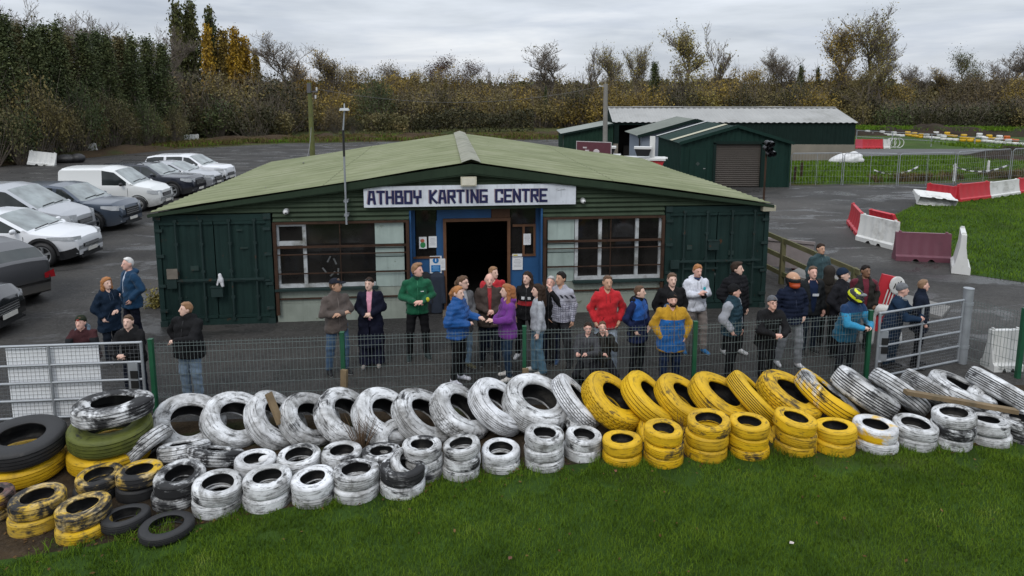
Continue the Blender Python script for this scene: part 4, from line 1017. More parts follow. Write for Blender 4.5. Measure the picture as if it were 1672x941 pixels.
# the leaning row: every tyre lies over the one on its left
LEAN = [  # (px, py), Y, el, az, dia, mesh, paint, width scale, label
    ((308, 694), 9.35, 47, -62, 0.98, 'chunk', 'white_half', 1.0, 'leftmost white lorry tyre of the leaning row, blocky worn tread'),
    ((383, 688), 9.35, 46, -48, 0.93, 'slick', 'white', 1.1, 'white lorry tyre second in the leaning row with smooth tread'),
    ((450, 688), 9.35, 38, -30, 0.93, 'slick', 'white', 1.0, 'white lorry tyre with a wooden stake leaning in its hole'),
    ((505, 687), 9.35, 44, -40, 0.90, 'chunk', 'white_half', 1.0, 'white blocky lorry tyre right of the one holding the stake'),
    ((563, 682), 9.40, 42, -38, 0.93, 'chunk', 'white_half', 1.0, 'white lorry tyre with deep cracked blocks below the second fence post'),
    ((628, 682), 9.40, 46, -42, 0.96, 'rib', 'white', 1.0, 'white ribbed lorry tyre just right of the second fence post'),
    ((692, 682), 9.45, 46, -42, 0.96, 'rib2', 'white_half', 1.0, 'white lorry tyre between the ribbed one and the studded one'),
    ((752, 674), 9.50, 45, -38, 0.95, 'block', 'white', 1.0, 'white studded lorry tyre with small tread lugs'),
    ((813, 664), 9.55, 44, -38, 0.93, 'rib', 'white_clean', 1.0, 'white ribbed lorry tyre between the studded one and the widest one'),
    ((876, 660), 9.65, 58, -66, 1.02, 'wide', 'white', 1.0, 'widest white lorry tyre with many ribs, hole facing up'),
    ((940, 656), 9.70, 34, -22, 0.92, 'block', 'white_clean', .9, 'last white lorry tyre before the yellow ones'),
    ((1000, 656), 9.75, 46, -46, 1.00, 'block', 'yellow', 1.0, 'first yellow lorry tyre of the leaning row, lugged tread'),
    ((1059, 653), 9.80, 42, -38, 0.93, 'slick', 'yellow_clean', 1.05, 'second yellow lorry tyre of the leaning row, smooth'),
    ((1116, 654), 9.80, 50, -50, 0.92, 'rib2', 'yellow', 1.0, 'third yellow lorry tyre of the leaning row, scuffed rim'),
    ((1176, 652), 9.85, 52, -50, 0.98, 'slick', 'yellow', 1.1, 'fourth yellow lorry tyre of the leaning row, broad and smooth'),
    ((1231, 652), 9.85, 37, -30, 0.94, 'rib', 'yellow_clean', .95, 'fifth yellow lorry tyre of the leaning row, steep and narrow'),
    ((1289, 648), 9.90, 56, -58, 0.98, 'block', 'yellow_worn', 1.0, 'sixth yellow lorry tyre with dark studded tread'),
    ((1348, 648), 9.95, 46, -35, 0.98, 'slick', 'yellow_white', 1.0, 'half yellow half white lorry tyre ending the yellow run'),
    ((1412, 642), 10.0, 48, -28, 0.98, 'rib', 'white_half', 1.2, 'white lorry tyre with a peeling sidewall beside the half yellow one'),
    ((1468, 640), 10.05, 42, -25, 0.90, 'slick', 'white', 1.0, 'smooth white lorry tyre under the gate latch'),
    ((1522, 641), 10.1, 46, -25, 0.92, 'rib', 'white_half', .95, 'ribbed white lorry tyre behind the long plank'),
    ((1570, 640), 10.15, 62, -50, 0.95, 'slick', 'white_half', .85, 'white lorry tyre lying nearly flat below the gate post'),
    ((1636, 638), 10.25, 52, -35, 0.98, 'rib', 'white', 1.0, 'last ribbed white lorry tyre near the right edge'),
]
for i, (pp, Y, el, az_, dia, me, key, wsc, lab) in enumerate(LEAN):
    loose(BIG_T[me], key, pp, Y, el + 9, az_ + 22 + 16 * max(0, (pp[0] - 1150)) / 500, dia * 1.03, lab, 'lorry tyres leaning along the fence', spin=tr.uniform(0, 6), wsc=wsc, name='truck_tyre')
UNDER = [((240, 728), 9.35, 45, 168, 0.72, 'chunk', 'white_half', 'white lorry tyre lying low behind the left end of the leaning row'),
         ((300, 735), 9.1, 72, 110, 0.66, 'chunk', 'white_worn', 'half buried white lorry tyre under the leftmost leaning one'),
         ((352, 745), 8.95, 66, 75, 0.72, 'slick', 'black_white', 'worn white and black lorry tyre under the second leaning one'),
         ((655, 725), 8.95, 60, -60, 0.75, 'slick', 'white', 'white tyre tucked under the leaning row behind the grey stained stack'),
         ((905, 712), 9.3, 50, -110, 0.8, 'slick', 'white_worn', 'worn white tyre half hidden under the widest one'),
         ((1085, 708), 9.4, 55, -80, 0.82, 'slick', 'yellow_worn', 'yellow tyre half hidden under the second yellow leaning one'),
         ((1630, 668), 9.9, 70, -70, 0.9, 'slick', 'white_half', 'white tyre lying flat under the last ribbed one'),
         ((1290, 716), 9.35, 75, -90, 0.8, 'slick', 'yellow_worn', 'yellow tyre lying low between the fourth and fifth yellow stacks')]
for pp, Y, el, az_, dia, me, key, lab in UNDER: loose(BIG_T[me], key, pp, G(pp[0], pp[1], .20).y if pp[0] < 400 else Y, el, az_, dia, lab, 'tyres buried under the leaning row', name='truck_tyre', spin=tr.uniform(0, 6))

# timber lying on the tyres
M_PLANK = plain('weathered_plank', (0.17, 0.12, 0.065), 0.8, 0.3, 6, dirt=(0.07, 0.06, 0.035), dirt_amt=0.4)
def plank(label, a, b, w_, h, name='plank', m=None):
    a, b = Vector(a), Vector(b); mb = MB(); L_ = (b - a).length; k = 6
    for i in range(k):
        mb.bar(a.lerp(b, i / k), a.lerp(b, (i + 1) / k), w_ * (1 - 0.04 * (i % 2)), h)
    mb = MB().bar(a, b, w_, h); return tag(mb.build(name, m or M_PLANK), label, 'plank')
plank('long weathered plank lying across the white tyres at the right', AT(1478, 640, 9.55), AT(1660, 672, 9.45), 0.11, 0.06)
plank('short wooden stake leaning in a white lorry tyre', AT(438, 642, 9.15), AT(458, 692, 9.05), 0.10, 0.045)
plank('grey timber upright in front of the second fence post', AT(562, 604, 10.15), AT(562, 650, 10.12), 0.10, 0.06)
plank('pale timber stub in front of the third fence post', AT(858, 602, 10.4), AT(858, 640, 10.37), 0.10, 0.06)
# brambles and stems between the tyres (left)
def stems(label, c, n_, h, m, seed, spread=0.3, leaf=None):
    r = random.Random(seed); mb = MB()
    for i in range(n_):
        a = r.uniform(0, 6.28); d = r.uniform(0.1, 1) * spread; hh = h * r.uniform(.5, 1.1); q = Vector((math.cos(a) * d, math.sin(a) * d * .7, hh)); s0 = Vector((math.cos(a) * d * .2, math.sin(a) * d * .2, 0))
        mb.tube([s0, s0.lerp(q, .5) + Vector((0, 0, .06 * h)), q], [.006, .005, .002], 4)
    o = mb.build('dead_stems', m, loc=c); return tag(o, label, 'plant')
M_STEM = plain('dead_stem', (0.10, 0.06, 0.03), 0.8, 0.3, 9)
stems('dead reddish stems sprouting between the white tyres', AT(590, 735, 8.75), 26, 0.5, M_STEM, 3)
stems('dark twiggy stems between the leaning yellow tyres', AT(1110, 715, 9.2), 18, 0.4, M_STEM, 4)
# ================================================================ green mesh fence and the two gates
M_FGREEN = plain('green_post_paint', (0.010, 0.075, 0.035), 0.45, 0.2, 5)
M_WIRE = flat((0.13, 0.16, 0.155), 0.5, 0.2, name='green_wire')
FH = 1.2
POSTS = [Vector((-5.52, 10.02, 0)), Vector((-2.67, 10.32, 0)), Vector((0.2, 10.6, 0)), Vector((3.02, 10.83, 0)), Vector((6.2, 11.4, 0))]
fence = empty('mesh_fence', POSTS[0], 0, 'green wire mesh fence on green posts running between the two gates', 'fence')
def wire_panel(root, a, b, h=FH, z0=0.06, pitch=0.055, name='wire_panel', m=None, rows=(0.05, 0.10, 0.28, 0.46, 0.64, 0.82, 1.0, 1.10, 1.15), r=0.0021, wave=0.0):
    mb = MB(); off = root.location; a, b = Vector(a), Vector(b); L_ = (b - a).length; n_ = int(L_ / pitch); d = (b - a) / n_; nn = Vector((-d.y, d.x, 0)).normalized()
    for i in range(n_ + 1):
        p = a + d * i + nn * 0.004 * ((i % 2) * 2 - 1); q = Vector((p.x, p.y, h + (wave * math.sin(i * 1.3) if wave else 0)))
        p = Vector((p.x, p.y, z0)); mb.bar(p - off, q - off, 2 * r, 2 * r)
    for z in rows: mb.bar(Vector((a.x, a.y, z * h / 1.2 + .02)) - off, Vector((b.x, b.y, z * h / 1.2 + .02)) - off, 2.4 * r, 2.4 * r)
    return mb.build(name, m or M_WIRE, root, fixn=False)
for a, b in zip(POSTS[:-1], POSTS[1:]): wire_panel(fence, a, b)
for p in POSTS:
    o_ = p - POSTS[0]; MB().box((o_.x, o_.y - 0.035, FH / 2 + .02), (0.062, 0.062, FH + .06)).box((o_.x, o_.y - 0.035, FH + .055), (0.07, 0.07, 0.015)).build('post', M_FGREEN, fence)
E1 = Vector((8.9, 11.42, 0)); GP = Vector((8.36, 12.1, 0))
f2 = empty('mesh_fence', E1, 0, 'short wavy topped mesh fence right of the galvanised gate post', 'fence')
wire_panel(f2, GP + Vector((0.08, 0, 0)), E1, h=1.22, pitch=0.05, wave=0.012); wire_panel(f2, E1, E1 + Vector((2.6, 0.1, 0)), h=1.22, pitch=0.05, wave=0.012)
MB().box((0, 0, .63), (.07, .07, 1.3)).build('post', M_FGREEN, f2)

def gate(label, a, b, h, bars, mesh_rows, parts_sheet=None, uprights=(0.0, 0.5, 1.0), lock_at=None):
    a, b = Vector(a), Vector(b); root = empty('field_gate', a, 0, label, 'gate'); d = b - a
    fr = MB()
    for z in bars: fr.cyl(Vector((0, 0, z)), d + Vector((0, 0, z)), 0.021, n=10)
    for u in uprights: fr.cyl(d * u + Vector((0, 0, bars[0])), d * u + Vector((0, 0, bars[-1])), 0.023, n=10)
    for u in (0.0, 1.0):
        for z in (bars[0], bars[-1]): fr.ell(d * u + Vector((0, 0, z)), (.025, .025, .025), 8, 5)
    fr.build('gate_frame', M_GALV, root, smooth=True)
    mb = MB(); n_ = int(d.length / 0.06); back = Vector((-d.y, d.x, 0)).normalized() * 0.024
    for i in range(n_ + 1): mb.bar(d * (i / n_) + back + Vector((0, 0, bars[0])), d * (i / n_) + back + Vector((0, 0, bars[-1])), .0036, .0036)
    k = int((bars[-1] - bars[0]) / 0.06)
    for j in range(k + 1): z = bars[0] + (bars[-1] - bars[0]) * j / k; mb.bar(back * 1.2 + Vector((0, 0, z)), d + back * 1.2 + Vector((0, 0, z)), .0036, .0036)
    mb.build('wire_mesh', flat((0.16, 0.17, 0.18), 0.45, 0.4, name='gate_wire'), root, fixn=False)
    if lock_at is not None:
        lk = MB(); q = d * lock_at; lk.box(q + Vector((0, -.01, (bars[1] + bars[3]) / 2)), (0.15, 0.03, bars[3] - bars[1] - .02)); pl = lk.build('lock_plate', M_GALV, root)
        MB().box(q + Vector((0.02, -.03, bars[2] + .09)), (0.11, 0.02, 0.12)).box(q + Vector((0.02, -.03, bars[2] - .07)), (0.11, 0.02, 0.12)).build('lock_case', flat((0.012, 0.012, 0.012), .5), pl)
    return root
gl_a, gl_b = Vector((-9.6, 9.62, 0)), Vector((-5.68, 10.0, 0))
g1 = gate('long galvanised field gate with a white sheet tied behind its mesh', gl_a, gl_b, 1.2, [0.05, 0.33, 0.61, 0.89, 1.20], 0, uprights=(0.0, 0.66, 1.0), lock_at=0.965)
d_ = gl_b - gl_a; c_ = gl_a + d_ * 0.67; o = MB().box((0, 0, 0), (1.33, 0.012, 1.10)).build('sheet', plain('white_board', (0.80, 0.82, 0.84), 0.5, 0.04, 3), rot=(0, 0, math.atan2(d_.y, d_.x)), loc=(c_.x - .02, c_.y + .055, 0.60))
tag(o, 'white sheet fixed behind the mesh of the left gate', 'sheet')
g2 = gate('shorter galvanised gate standing ajar at the right', Vector((6.34, 11.32, 0)), GP - Vector((0.1, 0.03, 0)), 1.2, [0.06, 0.34, 0.62, 0.90, 1.22], 0, lock_at=0.055)
gp = empty('gate_post', GP, 0, 'thick galvanised round post carrying the right hand gate', 'post')
MB().cyl((0, 0, 0), (0, 0, 1.42), 0.085, n=18).build('post', M_GALV, gp, smooth=True); MB().cyl((0, 0, 1.42), (0, 0, 1.44), 0.09, n=18).build('cap', M_GALV, gp, smooth=True)
MB().cyl((0, 0, 0.3), (0, 0, 0.36), 0.095, n=18).cyl((0, 0, 1.12), (0, 0, 1.18), 0.095, n=18).build('hinge_band', M_GALV, gp, smooth=True)
# ================================================================ sheds, poles, barriers and bits round the yard
M_SHEDG = painted_metal('shed_green', (0.008, 0.027, 0.021), amt=-0.03, var=0.15)
M_SHEDD = painted_metal('shed_dark_green', (0.007, 0.018, 0.015), amt=-0.03, var=0.15)
M_GROOF = plain('grey_roof_sheet', (0.31, 0.31, 0.30), 0.8, 0.15, 0.6, dirt=(0.2, 0.2, 0.185), dirt_amt=0.4)
M_CONC = plain('concrete_wall', (0.20, 0.18, 0.145), 0.9, 0.2, 0.8, dirt=(0.10, 0.095, 0.08), dirt_amt=0.35)
M_RENDER = plain('blue_grey_render', (0.215, 0.25, 0.30), 0.85, 0.12, 0.7, dirt=(0.14, 0.165, 0.21), dirt_amt=0.35)
M_SHUT = plain('brown_shutter', (0.055, 0.046, 0.038), 0.6, 0.15, 1.5)
def ribbed(mb, a, b, z0, z1f, per=0.3, amp=0.03, out=(0, -1), mi=0):
    """upright box-profile sheeting from a to b (xy); top edge height from z1f(u)"""
    a, b = Vector((a[0], a[1], 0)), Vector((b[0], b[1], 0)); L_ = (b - a).length; n_ = max(4, int(L_ / per) * 4); o_ = Vector((out[0], out[1], 0)); P = []
    for i in range(n_ + 1):
        u = i / n_; p = a.lerp(b, u) + o_ * (amp if (i % 4) in (0, 1) else 0); P.append([(p.x, p.y, z0), (p.x, p.y, z1f(u))])
    mb.grid(P, mi)
def roof_slope(mb, e0, e1, r0, r1, per=0.35, amp=0.03):
    """sheet between eave e0-e1 and ridge r0-r1 with ribs running up the slope"""
    e0, e1, r0, r1 = map(Vector, (e0, e1, r0, r1)); n_ = int((e1 - e0).length / per) * 4; P = []
    for i in range(n_ + 1):
        u = i / n_; dz = Vector((0, 0, amp if (i % 4) in (0, 1) else 0)); P.append([e0.lerp(e1, u) + dz, r0.lerp(r1, u) + dz])
    mb.grid(P)

# green garage with a roller door
X0, X1, Y0, Y1 = 8.86, 14.5, 35.6, 41.2
GE, GR = AT(1112, 234, Y0).z, AT(1198, 208, Y0).z
gar = empty('garage', (X0, Y0, 0), 0, 'dark green sheeted garage with a brown roller door', 'garage'); off = Vector((X0, Y0, 0))
W_, D_ = X1 - X0, Y1 - Y0; gt = lambda u: GE + (GR - GE) * (1 - abs(u * 2 - 1))
d0, d1, dz_ = 1.72, 4.22, 2.35
wl = MB()
ribbed(wl, (0, 0), (d0, 0), 0, lambda u: gt(u * d0 / W_)); ribbed(wl, (d1, 0), (W_, 0), 0, lambda u: gt((d1 + (W_ - d1) * u) / W_)); ribbed(wl, (d0, 0), (d1, 0), dz_, lambda u: gt((d0 + (d1 - d0) * u) / W_))
ribbed(wl, (0, 0), (0, D_), 0, lambda u: GE, out=(-1, 0)); ribbed(wl, (W_, 0), (W_, D_), 0, lambda u: GE, out=(1, 0)); ribbed(wl, (0, D_), (W_, D_), 0, gt, out=(0, 1))
wl.build('wall', M_SHEDG, gar, fixn=False)
rf = MB(); ov = .15
roof_slope(rf, (-ov, -ov, GE - .02), (-ov, D_ + ov, GE - .02), (W_ / 2, -ov, GR + .03), (W_ / 2, D_ + ov, GR + .03)); roof_slope(rf, (W_ + ov, -ov, GE - .02), (W_ + ov, D_ + ov, GE - .02), (W_ / 2, -ov, GR + .03), (W_ / 2, D_ + ov, GR + .03))
ro = rf.build('roof', M_SHEDG, gar, fixn=False)
def strip_on(y0, y1, m, nm):
    MB().grid([[(-ov - .02, y, GE + .035), (W_ / 2, y, GR + .085)] for y in (y0, y1)]).build(nm, m, ro, fixn=False)
strip_on(1.5, 2.1, flat((0.40, 0.38, 0.28), .7), 'roof_light'); strip_on(D_ - .35, D_ + .1, flat((0.35, 0.36, 0.35), .7), 'verge_strip')
tm = MB()
for (ua, za, ub, zb) in ((-ov, GE, W_ / 2, GR + .06), (W_ / 2, GR + .06, W_ + ov, GE)): tm.bar((ua, -ov - .02, za), (ub, -ov - .02, zb), .06, .16)
for u in (0, W_): tm.box((u, -.03, GE / 2), (.1, .08, GE))
tm.build('trim', M_SHEDG, gar)
sd = MB(); P = []
for i in range(85): P.append([(d0 + .05, .06 + (.02 if (i // 2) % 2 else 0), .05 + (dz_ - .1) * i / 84), (d1 - .05, .06 + (.02 if (i // 2) % 2 else 0), .05 + (dz_ - .1) * i / 84)])
sd.grid(P); sd.build('roller_door', M_SHUT, gar, fixn=False)
fr = MB()
for u in (d0, d1): fr.box((u, -.01, dz_ / 2), (.14, .12, dz_))
fr.box(((d0 + d1) / 2, -.01, dz_), (d1 - d0 + .14, .12, .14)); fr.build('door_surround', M_SHEDD, gar)
dr = MB().box((.85, -.045, 1.02), (.88, .04, 2.04)); do = dr.build('door', M_SHEDG, gar); MB().box((1.2, -.075, 1.0), (.1, .03, .03)).build('handle', flat((.3, .3, .3), .4), do)
MB().box((.85, -.07, 1.25), (.16, .012, .16), rot=(0, R(45), 0)).build('small_sign', flat((.03, .045, .04)), do)

# blue-grey rendered building with a shallow gable
X0, X1, Y0, Y1 = AT(1048, 223, 43).x, AT(1048, 223, 43).x + 6.6, 43.0, 47.5
GE, GR = AT(1048, 221, 43).z, AT(1122, 197, 43).z; W_, D_ = X1 - X0, Y1 - Y0
bld = empty('outbuilding', (X0, Y0, 0), 0, 'blue grey rendered outbuilding with a shallow gable behind the green garage', 'outbuilding')
mb = MB().prism([(0, 0), (W_, 0), (W_, GE), (W_ / 2, GR), (0, GE)], D_, 'y'); mb.build('wall', M_RENDER, bld)
rf = MB(); roof_slope(rf, (-.3, -.25, GE - .05), (-.3, D_ + .3, GE - .05), (W_ / 2, -.25, GR + .06), (W_ / 2, D_ + .3, GR + .06)); roof_slope(rf, (W_ + .3, -.25, GE - .05), (W_ + .3, D_ + .3, GE - .05), (W_ / 2, -.25, GR + .06), (W_ / 2, D_ + .3, GR + .06))
rf.build('roof', plain('grey_green_roof', (.15, .165, .145), .85, .2, 1), bld, fixn=False)
tm = MB()
for (ua, za, ub, zb) in ((-.3, GE - .08, W_ / 2, GR + .03), (W_ / 2, GR + .03, W_ + .3, GE - .08)): tm.bar((ua, -.27, za), (ub, -.27, zb), .05, .2)
tm.build('bargeboard', M_SHEDD, bld)
for u in (-.15,): MB().cyl((u, -.1, 0), (u, -.1, GE - .1), .05).build('drainpipe', flat((.02, .02, .02), .5), bld)

# long shed: pale grey ribbed roof on dark green walls over a concrete plinth
A = AT(1003, 201, 50.5); B = AT(1397, 199, 49.6); ridgeA, ridgeB = AT(1006, 177, 53.8), AT(1377, 176, 52.9)
shed = empty('long_shed', (A.x, A.y, 0), 0, 'long dark green shed with pale grey ribbed roof on a concrete plinth', 'shed'); off = Vector((A.x, A.y, 0))
a2, b2 = A - off, B - off; az2 = (A.z + B.z) / 2; pz = AT(1300, 236, 49.8).z
wl = MB(); dv = (b2 - a2); dv.z = 0; dn = dv.normalized(); bk_ = Vector((-dn.y, dn.x, 0)) * 8.0
opn = AT(1048, 230, 50.3).x - A.x
ribbed(wl, a2 + dn * .0, a2 + dn * .35, pz, lambda u: az2); ribbed(wl, a2 + dn * opn, b2, pz, lambda u: az2); ribbed(wl, a2 + dn * .35, a2 + dn * opn, 2.55, lambda u: az2)
rgz = (ridgeA.z + ridgeB.z) / 2
gable = lambda u: az2 + (rgz - az2) * max(0, 1 - abs(u * 2 - 1))
ribbed(wl, b2, b2 + bk_, pz, gable, out=(dn.x, dn.y)); ribbed(wl, a2, a2 + bk_, pz, gable, out=(-dn.x, -dn.y)); ribbed(wl, a2 + bk_, b2 + bk_, pz, lambda u: az2, out=(0, 1))
wl.build('wall', M_SHEDD, shed, fixn=False)
pl = MB()
for p, q in ((a2 + dn * opn, b2), (b2, b2 + bk_), (a2, a2 + dn * .3), (a2, a2 + bk_), (a2 + bk_, b2 + bk_)):
    m_ = (p + q) / 2; pl.bar((p.x, p.y, pz / 2), (q.x, q.y, pz / 2), .2, pz)
pl.build('plinth', M_CONC, shed)
rf = MB(); e0, e1 = a2 - dn * .15, b2 + dn * .1; fwd = -bk_.normalized() * .2
roof_slope(rf, (e0.x + fwd.x, e0.y + fwd.y, az2 - .02), (e1.x + fwd.x, e1.y + fwd.y, az2 - .02), (e0.x + bk_.x / 2, e0.y + bk_.y / 2, rgz), (e1.x + bk_.x / 2, e1.y + bk_.y / 2, rgz), .42, .045)
roof_slope(rf, (e0.x + bk_.x - fwd.x, e0.y + bk_.y - fwd.y, az2 - .02), (e1.x + bk_.x - fwd.x, e1.y + bk_.y - fwd.y, az2 - .02), (e0.x + bk_.x / 2, e0.y + bk_.y / 2, rgz), (e1.x + bk_.x / 2, e1.y + bk_.y / 2, rgz), .42, .045)
ro = rf.build('roof', M_GROOF, shed, fixn=False)
cp = MB()
for k in range(9):
    p = e0.lerp(e1, k / 9); q = e0.lerp(e1, (k + 1) / 9); cp.bar((p.x + bk_.x / 2, p.y + bk_.y / 2, rgz + .05 + .02 * (k in (1, 2, 6))), (q.x + bk_.x / 2, q.y + bk_.y / 2, rgz + .05 + .02 * (k in (1, 2, 6))), .5, .07)
cp.build('ridge_cap', M_GROOF, ro)
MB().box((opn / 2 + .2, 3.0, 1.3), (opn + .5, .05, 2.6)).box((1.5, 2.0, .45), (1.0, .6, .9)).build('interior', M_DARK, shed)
# lean-to on its left
P0, P1 = AT(920, 219, 50.4), AT(1001, 203, 50.6); lt_ = empty('lean_to', (P0.x, P0.y, 0), 0, 'low green lean-to with a sloping roof left of the long shed', 'shed'); wL = P1.x - P0.x; z0_, z1_ = P0.z, P1.z; pb = .62
wl = MB(); ribbed(wl, (0, 0), (wL, 0), pb, lambda u: z0_ + (z1_ - z0_) * u); ribbed(wl, (0, 0), (0, 5), pb, lambda u: z0_, out=(-1, 0)); wl.build('wall', painted_metal('leanto_green', (.012, .034, .022), amt=-.03), lt_, fixn=False)
MB().box((wL / 2, .05, pb / 2), (wL, .2, pb)).box((.1, 2.5, pb / 2), (.2, 5, pb)).build('plinth', plain('rough_blockwork', (.11, .105, .095), .95, .35, 2), lt_)
rf = MB(); roof_slope(rf, (-.2, -.2, z0_), (-.2, 5, z0_), (wL, -.2, z1_ + .05), (wL, 5, z1_ + .05), .3, .03); rf.build('roof', plain('leanto_roof', (.23, .25, .23), .85, .15, 1), lt_, fixn=False)
MB().bar((-.2, -.22, z0_ - .03), (wL, -.22, z1_ + .02), .04, .14).build('bargeboard', M_SHEDD, lt_)

# ---------------------------------------------------------------- poles and wires
M_POLE = plain('weathered_pole', (0.105, 0.115, 0.035), 0.85, 0.3, 1.5, dirt=(.07, .06, .045), dirt_amt=.35)
b0 = G(512, 289); b0.y = 40.0; b0 = AT(512, 289, 40.0); tp = AT(505, 134, 40.0); pole = empty('utility_pole', (b0.x, 40.0, 0), 0, 'mossy wooden utility pole with insulators rising behind the left roof slope', 'utility pole')
top = Vector((tp.x - b0.x, 0, tp.z)); MB().cyl((0, 0, 0), top, .17, .12, 12).build('pole', M_POLE, pole, smooth=True)
fit = MB().box(top + Vector((0, -.14, -.35)), (.2, .12, .55)).box(top + Vector((.28, -.05, -.55)), (.35, .1, .08)); fit.build('switch_box', flat((.09, .09, .095), .5), pole)
MB().cyl(top + Vector((.42, -.05, -.50)), top + Vector((.42, -.05, -.30)), .05).build('insulator', flat((.5, .5, .5), .3), pole); MB().cyl(top + Vector((.34, -.05, -.95)), top + Vector((.34, -.05, -.75)), .05).build('insulator', flat((.5, .5, .5), .3), pole)
MB().cyl(top + Vector((.1, 0, -.5)), top + Vector((.1, -.02, -2.5)), .02).build('conduit', flat((.05, .05, .05)), pole)
t2 = AT(989, 137, 44); pole2 = empty('utility_pole', (t2.x + .05, 44, 0), 0, 'plain grey pole standing in front of the lean-to', 'utility pole')
MB().cyl((0, 0, 0), (-.05, 0, t2.z), .17, .13, 12).build('pole', plain('grey_pole', (.21, .20, .18), .85, .2, 2), pole2, smooth=True); MB().box((-.25, 0, t2.z - .15), (.3, .06, .06)).ell((-.42, 0, t2.z - .15), (.06, .06, .08)).build('bracket', flat((.4, .4, .4), .4), pole2)
M_CABLE = flat((.03, .03, .032), .6, name='cable')
def cable(label, a, b, sag, r=.012, m=None):
    a, b = Vector(a), Vector(b); pts = [a.lerp(b, i / 14) - Vector((0, 0, sag * 4 * (i / 14) * (1 - i / 14))) for i in range(15)]
    return tag(MB().tube(pts, r, 4).build('cable', m or M_CABLE), label, 'cable')
pt1 = Vector((b0.x, 40, 0)) + top; pt2 = Vector((t2.x, 44, t2.z))
cable('slack overhead cable between the mossy pole and the grey pole', pt1 + Vector((.4, 0, -.4)), pt2 + Vector((-.3, 0, -.15)), 0.9, .010, flat((.11, .11, .11), .6))
cable('pale guy wire from the mossy pole down to the roof', pt1 + Vector((0, 0, -2.6)), CP(1.8, 6.5, roof_z(1.8) + .1), .5, .014, flat((.13, .13, .13), .6))
cable('thin cable drooping over the left roof edge to the window', CP(2.0, 1.2, roof_z(2.0) + .06), CP(2.85, -.04, 2.26), .03, .008, flat((.12, .12, .10), .6))
# start light pole
sx = AT(1247, 325, 21.5); sl_ = empty('start_light', (sx.x, 21.5, 0), 0, 'rusty pole with a cluster of black start lamps at the right roof corner', 'signal'); hz = AT(1250, 232, 21.5).z
MB().cyl((0, 0, 0), (0, 0, hz), .035, .03, 10).build('pole', M_RUST, sl_, smooth=True)
for i, (dx, dz2, an) in enumerate(((-.02, .0, 0), (.1, -.02, 20), (-.06, -.16, -10), (.06, -.18, 10), (.16, -.32, 25), (.04, -.34, 0))):
    q = MB().ell((dx, -.06, hz - .02 + dz2), (.085, .075, .085), 12, 8).cyl((dx, -.1, hz - .02 + dz2), (dx + .02, -.2, hz - .05 + dz2), .08, .085, 12, cap=False); q.build('lamp', flat((.012, .012, .014), .25, name='black_lamp'), sl_, smooth=True)

# ---------------------------------------------------------------- plastic road barriers
def barrier_mesh(L_=2.0, H=1.0, D=.44, ribs=5):
    prof = [(-D / 2, 0), (-D / 2, .16), (-D * .36, .22), (-D * .17, .68), (-D * .14, H), (D * .14, H), (D * .17, .68), (D * .36, .22), (D / 2, .16), (D / 2, 0)]
    mb = MB(); n_ = ribs * 4 + 1; P = []
    for i in range(n_ + 1):
        u = -L_ / 2 + L_ * i / n_; inn = .035 if (i % 4 in (2, 3) and 0 < i < n_) else 0; row = []
        for (y, z) in prof:
            s_ = 1 if y > 0 else -1; yy = y - s_ * inn if .2 < z < H * .95 else y; zz = z
            if z == 0 and (.22 < abs(u) / (L_ / 2) < .40): zz = .09
            row.append((u, yy, zz))
        P.append(row)
    mb.grid(P); b = len(mb.v); mb.v += [tuple(p) for p in P[0]] + [tuple(p) for p in P[-1]]; k = len(prof); mb.f += [tuple(range(b + k - 1, b - 1, -1)), tuple(range(b + k, b + 2 * k))]; mb.m += [0, 0]
    for u in (-L_ * .42, L_ * .42): mb.cyl((u, 0, H - .01), (u, 0, H + .05), .06, .05, 10)
    o = mb.build('road_barrier', M_RUBBER, smooth=30, fixn=True); me = o.data; bpy.data.objects.remove(o); return me
BAR = barrier_mesh()
def plastic(name, col, dirt=(.2, .19, .16), amt=.38): return plain(name, col, .42, .1, 1.5, dirt=dirt, dirt_amt=amt)
M_PW, M_PR, M_PM = plastic('white_plastic', (.60, .60, .58)), plastic('red_plastic', (.46, .028, .04), (.3, .06, .06), .3), plastic('faded_maroon_plastic', (.145, .052, .072), (.10, .045, .06), .35)
M_PP = plastic('pale_red_plastic', (.45, .06, .09), (.5, .3, .3), .3)
def barrier(label, loc, rz, m, sc=1.0, tilt=(0, 0), group='plastic road barriers'):
    o = bpy.data.objects.new('road_barrier', BAR); COL.objects.link(o); o.location = loc; o.rotation_euler = Euler((tilt[0], tilt[1], rz)); o.scale = (sc, sc, sc) if not hasattr(sc, '__len__') else sc
    o.material_slots[0].link = 'OBJECT'; o.material_slots[0].material = m; return tag(o, label, 'barrier', group)
def span(label, pa, pb, m, hpx, tilt=(0, 0)):
    """barrier between two photo points at its foot"""
    a, b = G(*pa), G(*pb); c = (a + b) / 2; L_ = (b - a).length; h = hpx / FPX * (c.y * _c + CAM_H * _s)
    return barrier(label, c + Vector((0, 0, .01)), math.atan2(b.y - a.y, b.x - a.x), m, (L_ / 2.0, max(.8, min(1.1, h)), h), tilt)
span('faded maroon barrier right of the broad white one', (1459, 424), (1549, 428), M_PM, 46)
span('broad white barrier between the small red one and the maroon one', (1404, 392), (1464, 408), M_PW, 44)
span('red barrier at the tip of the lawn left of the broad white one', (1390, 366), (1407, 388), M_PR, 36)
span('red barrier lying behind the broad white one', (1424, 358), (1464, 368), M_PR, 18, (R(20), 0))
o = span('white barrier seen end on at the lawn corner', (1569, 452), (1565, 430), M_PW, 62); o.scale = (.62, 1.0, 1.1)
span('long red barrier with raised lugs, left of the second white stretch', (1513, 323), (1562, 330), M_PR, 24)
span('red barrier joined to the right end of the long red one', (1562, 330), (1612, 324), M_PR, 28)
span('white barrier between the two red stretches on the far lawn edge', (1612, 324), (1660, 317), M_PW, 25)
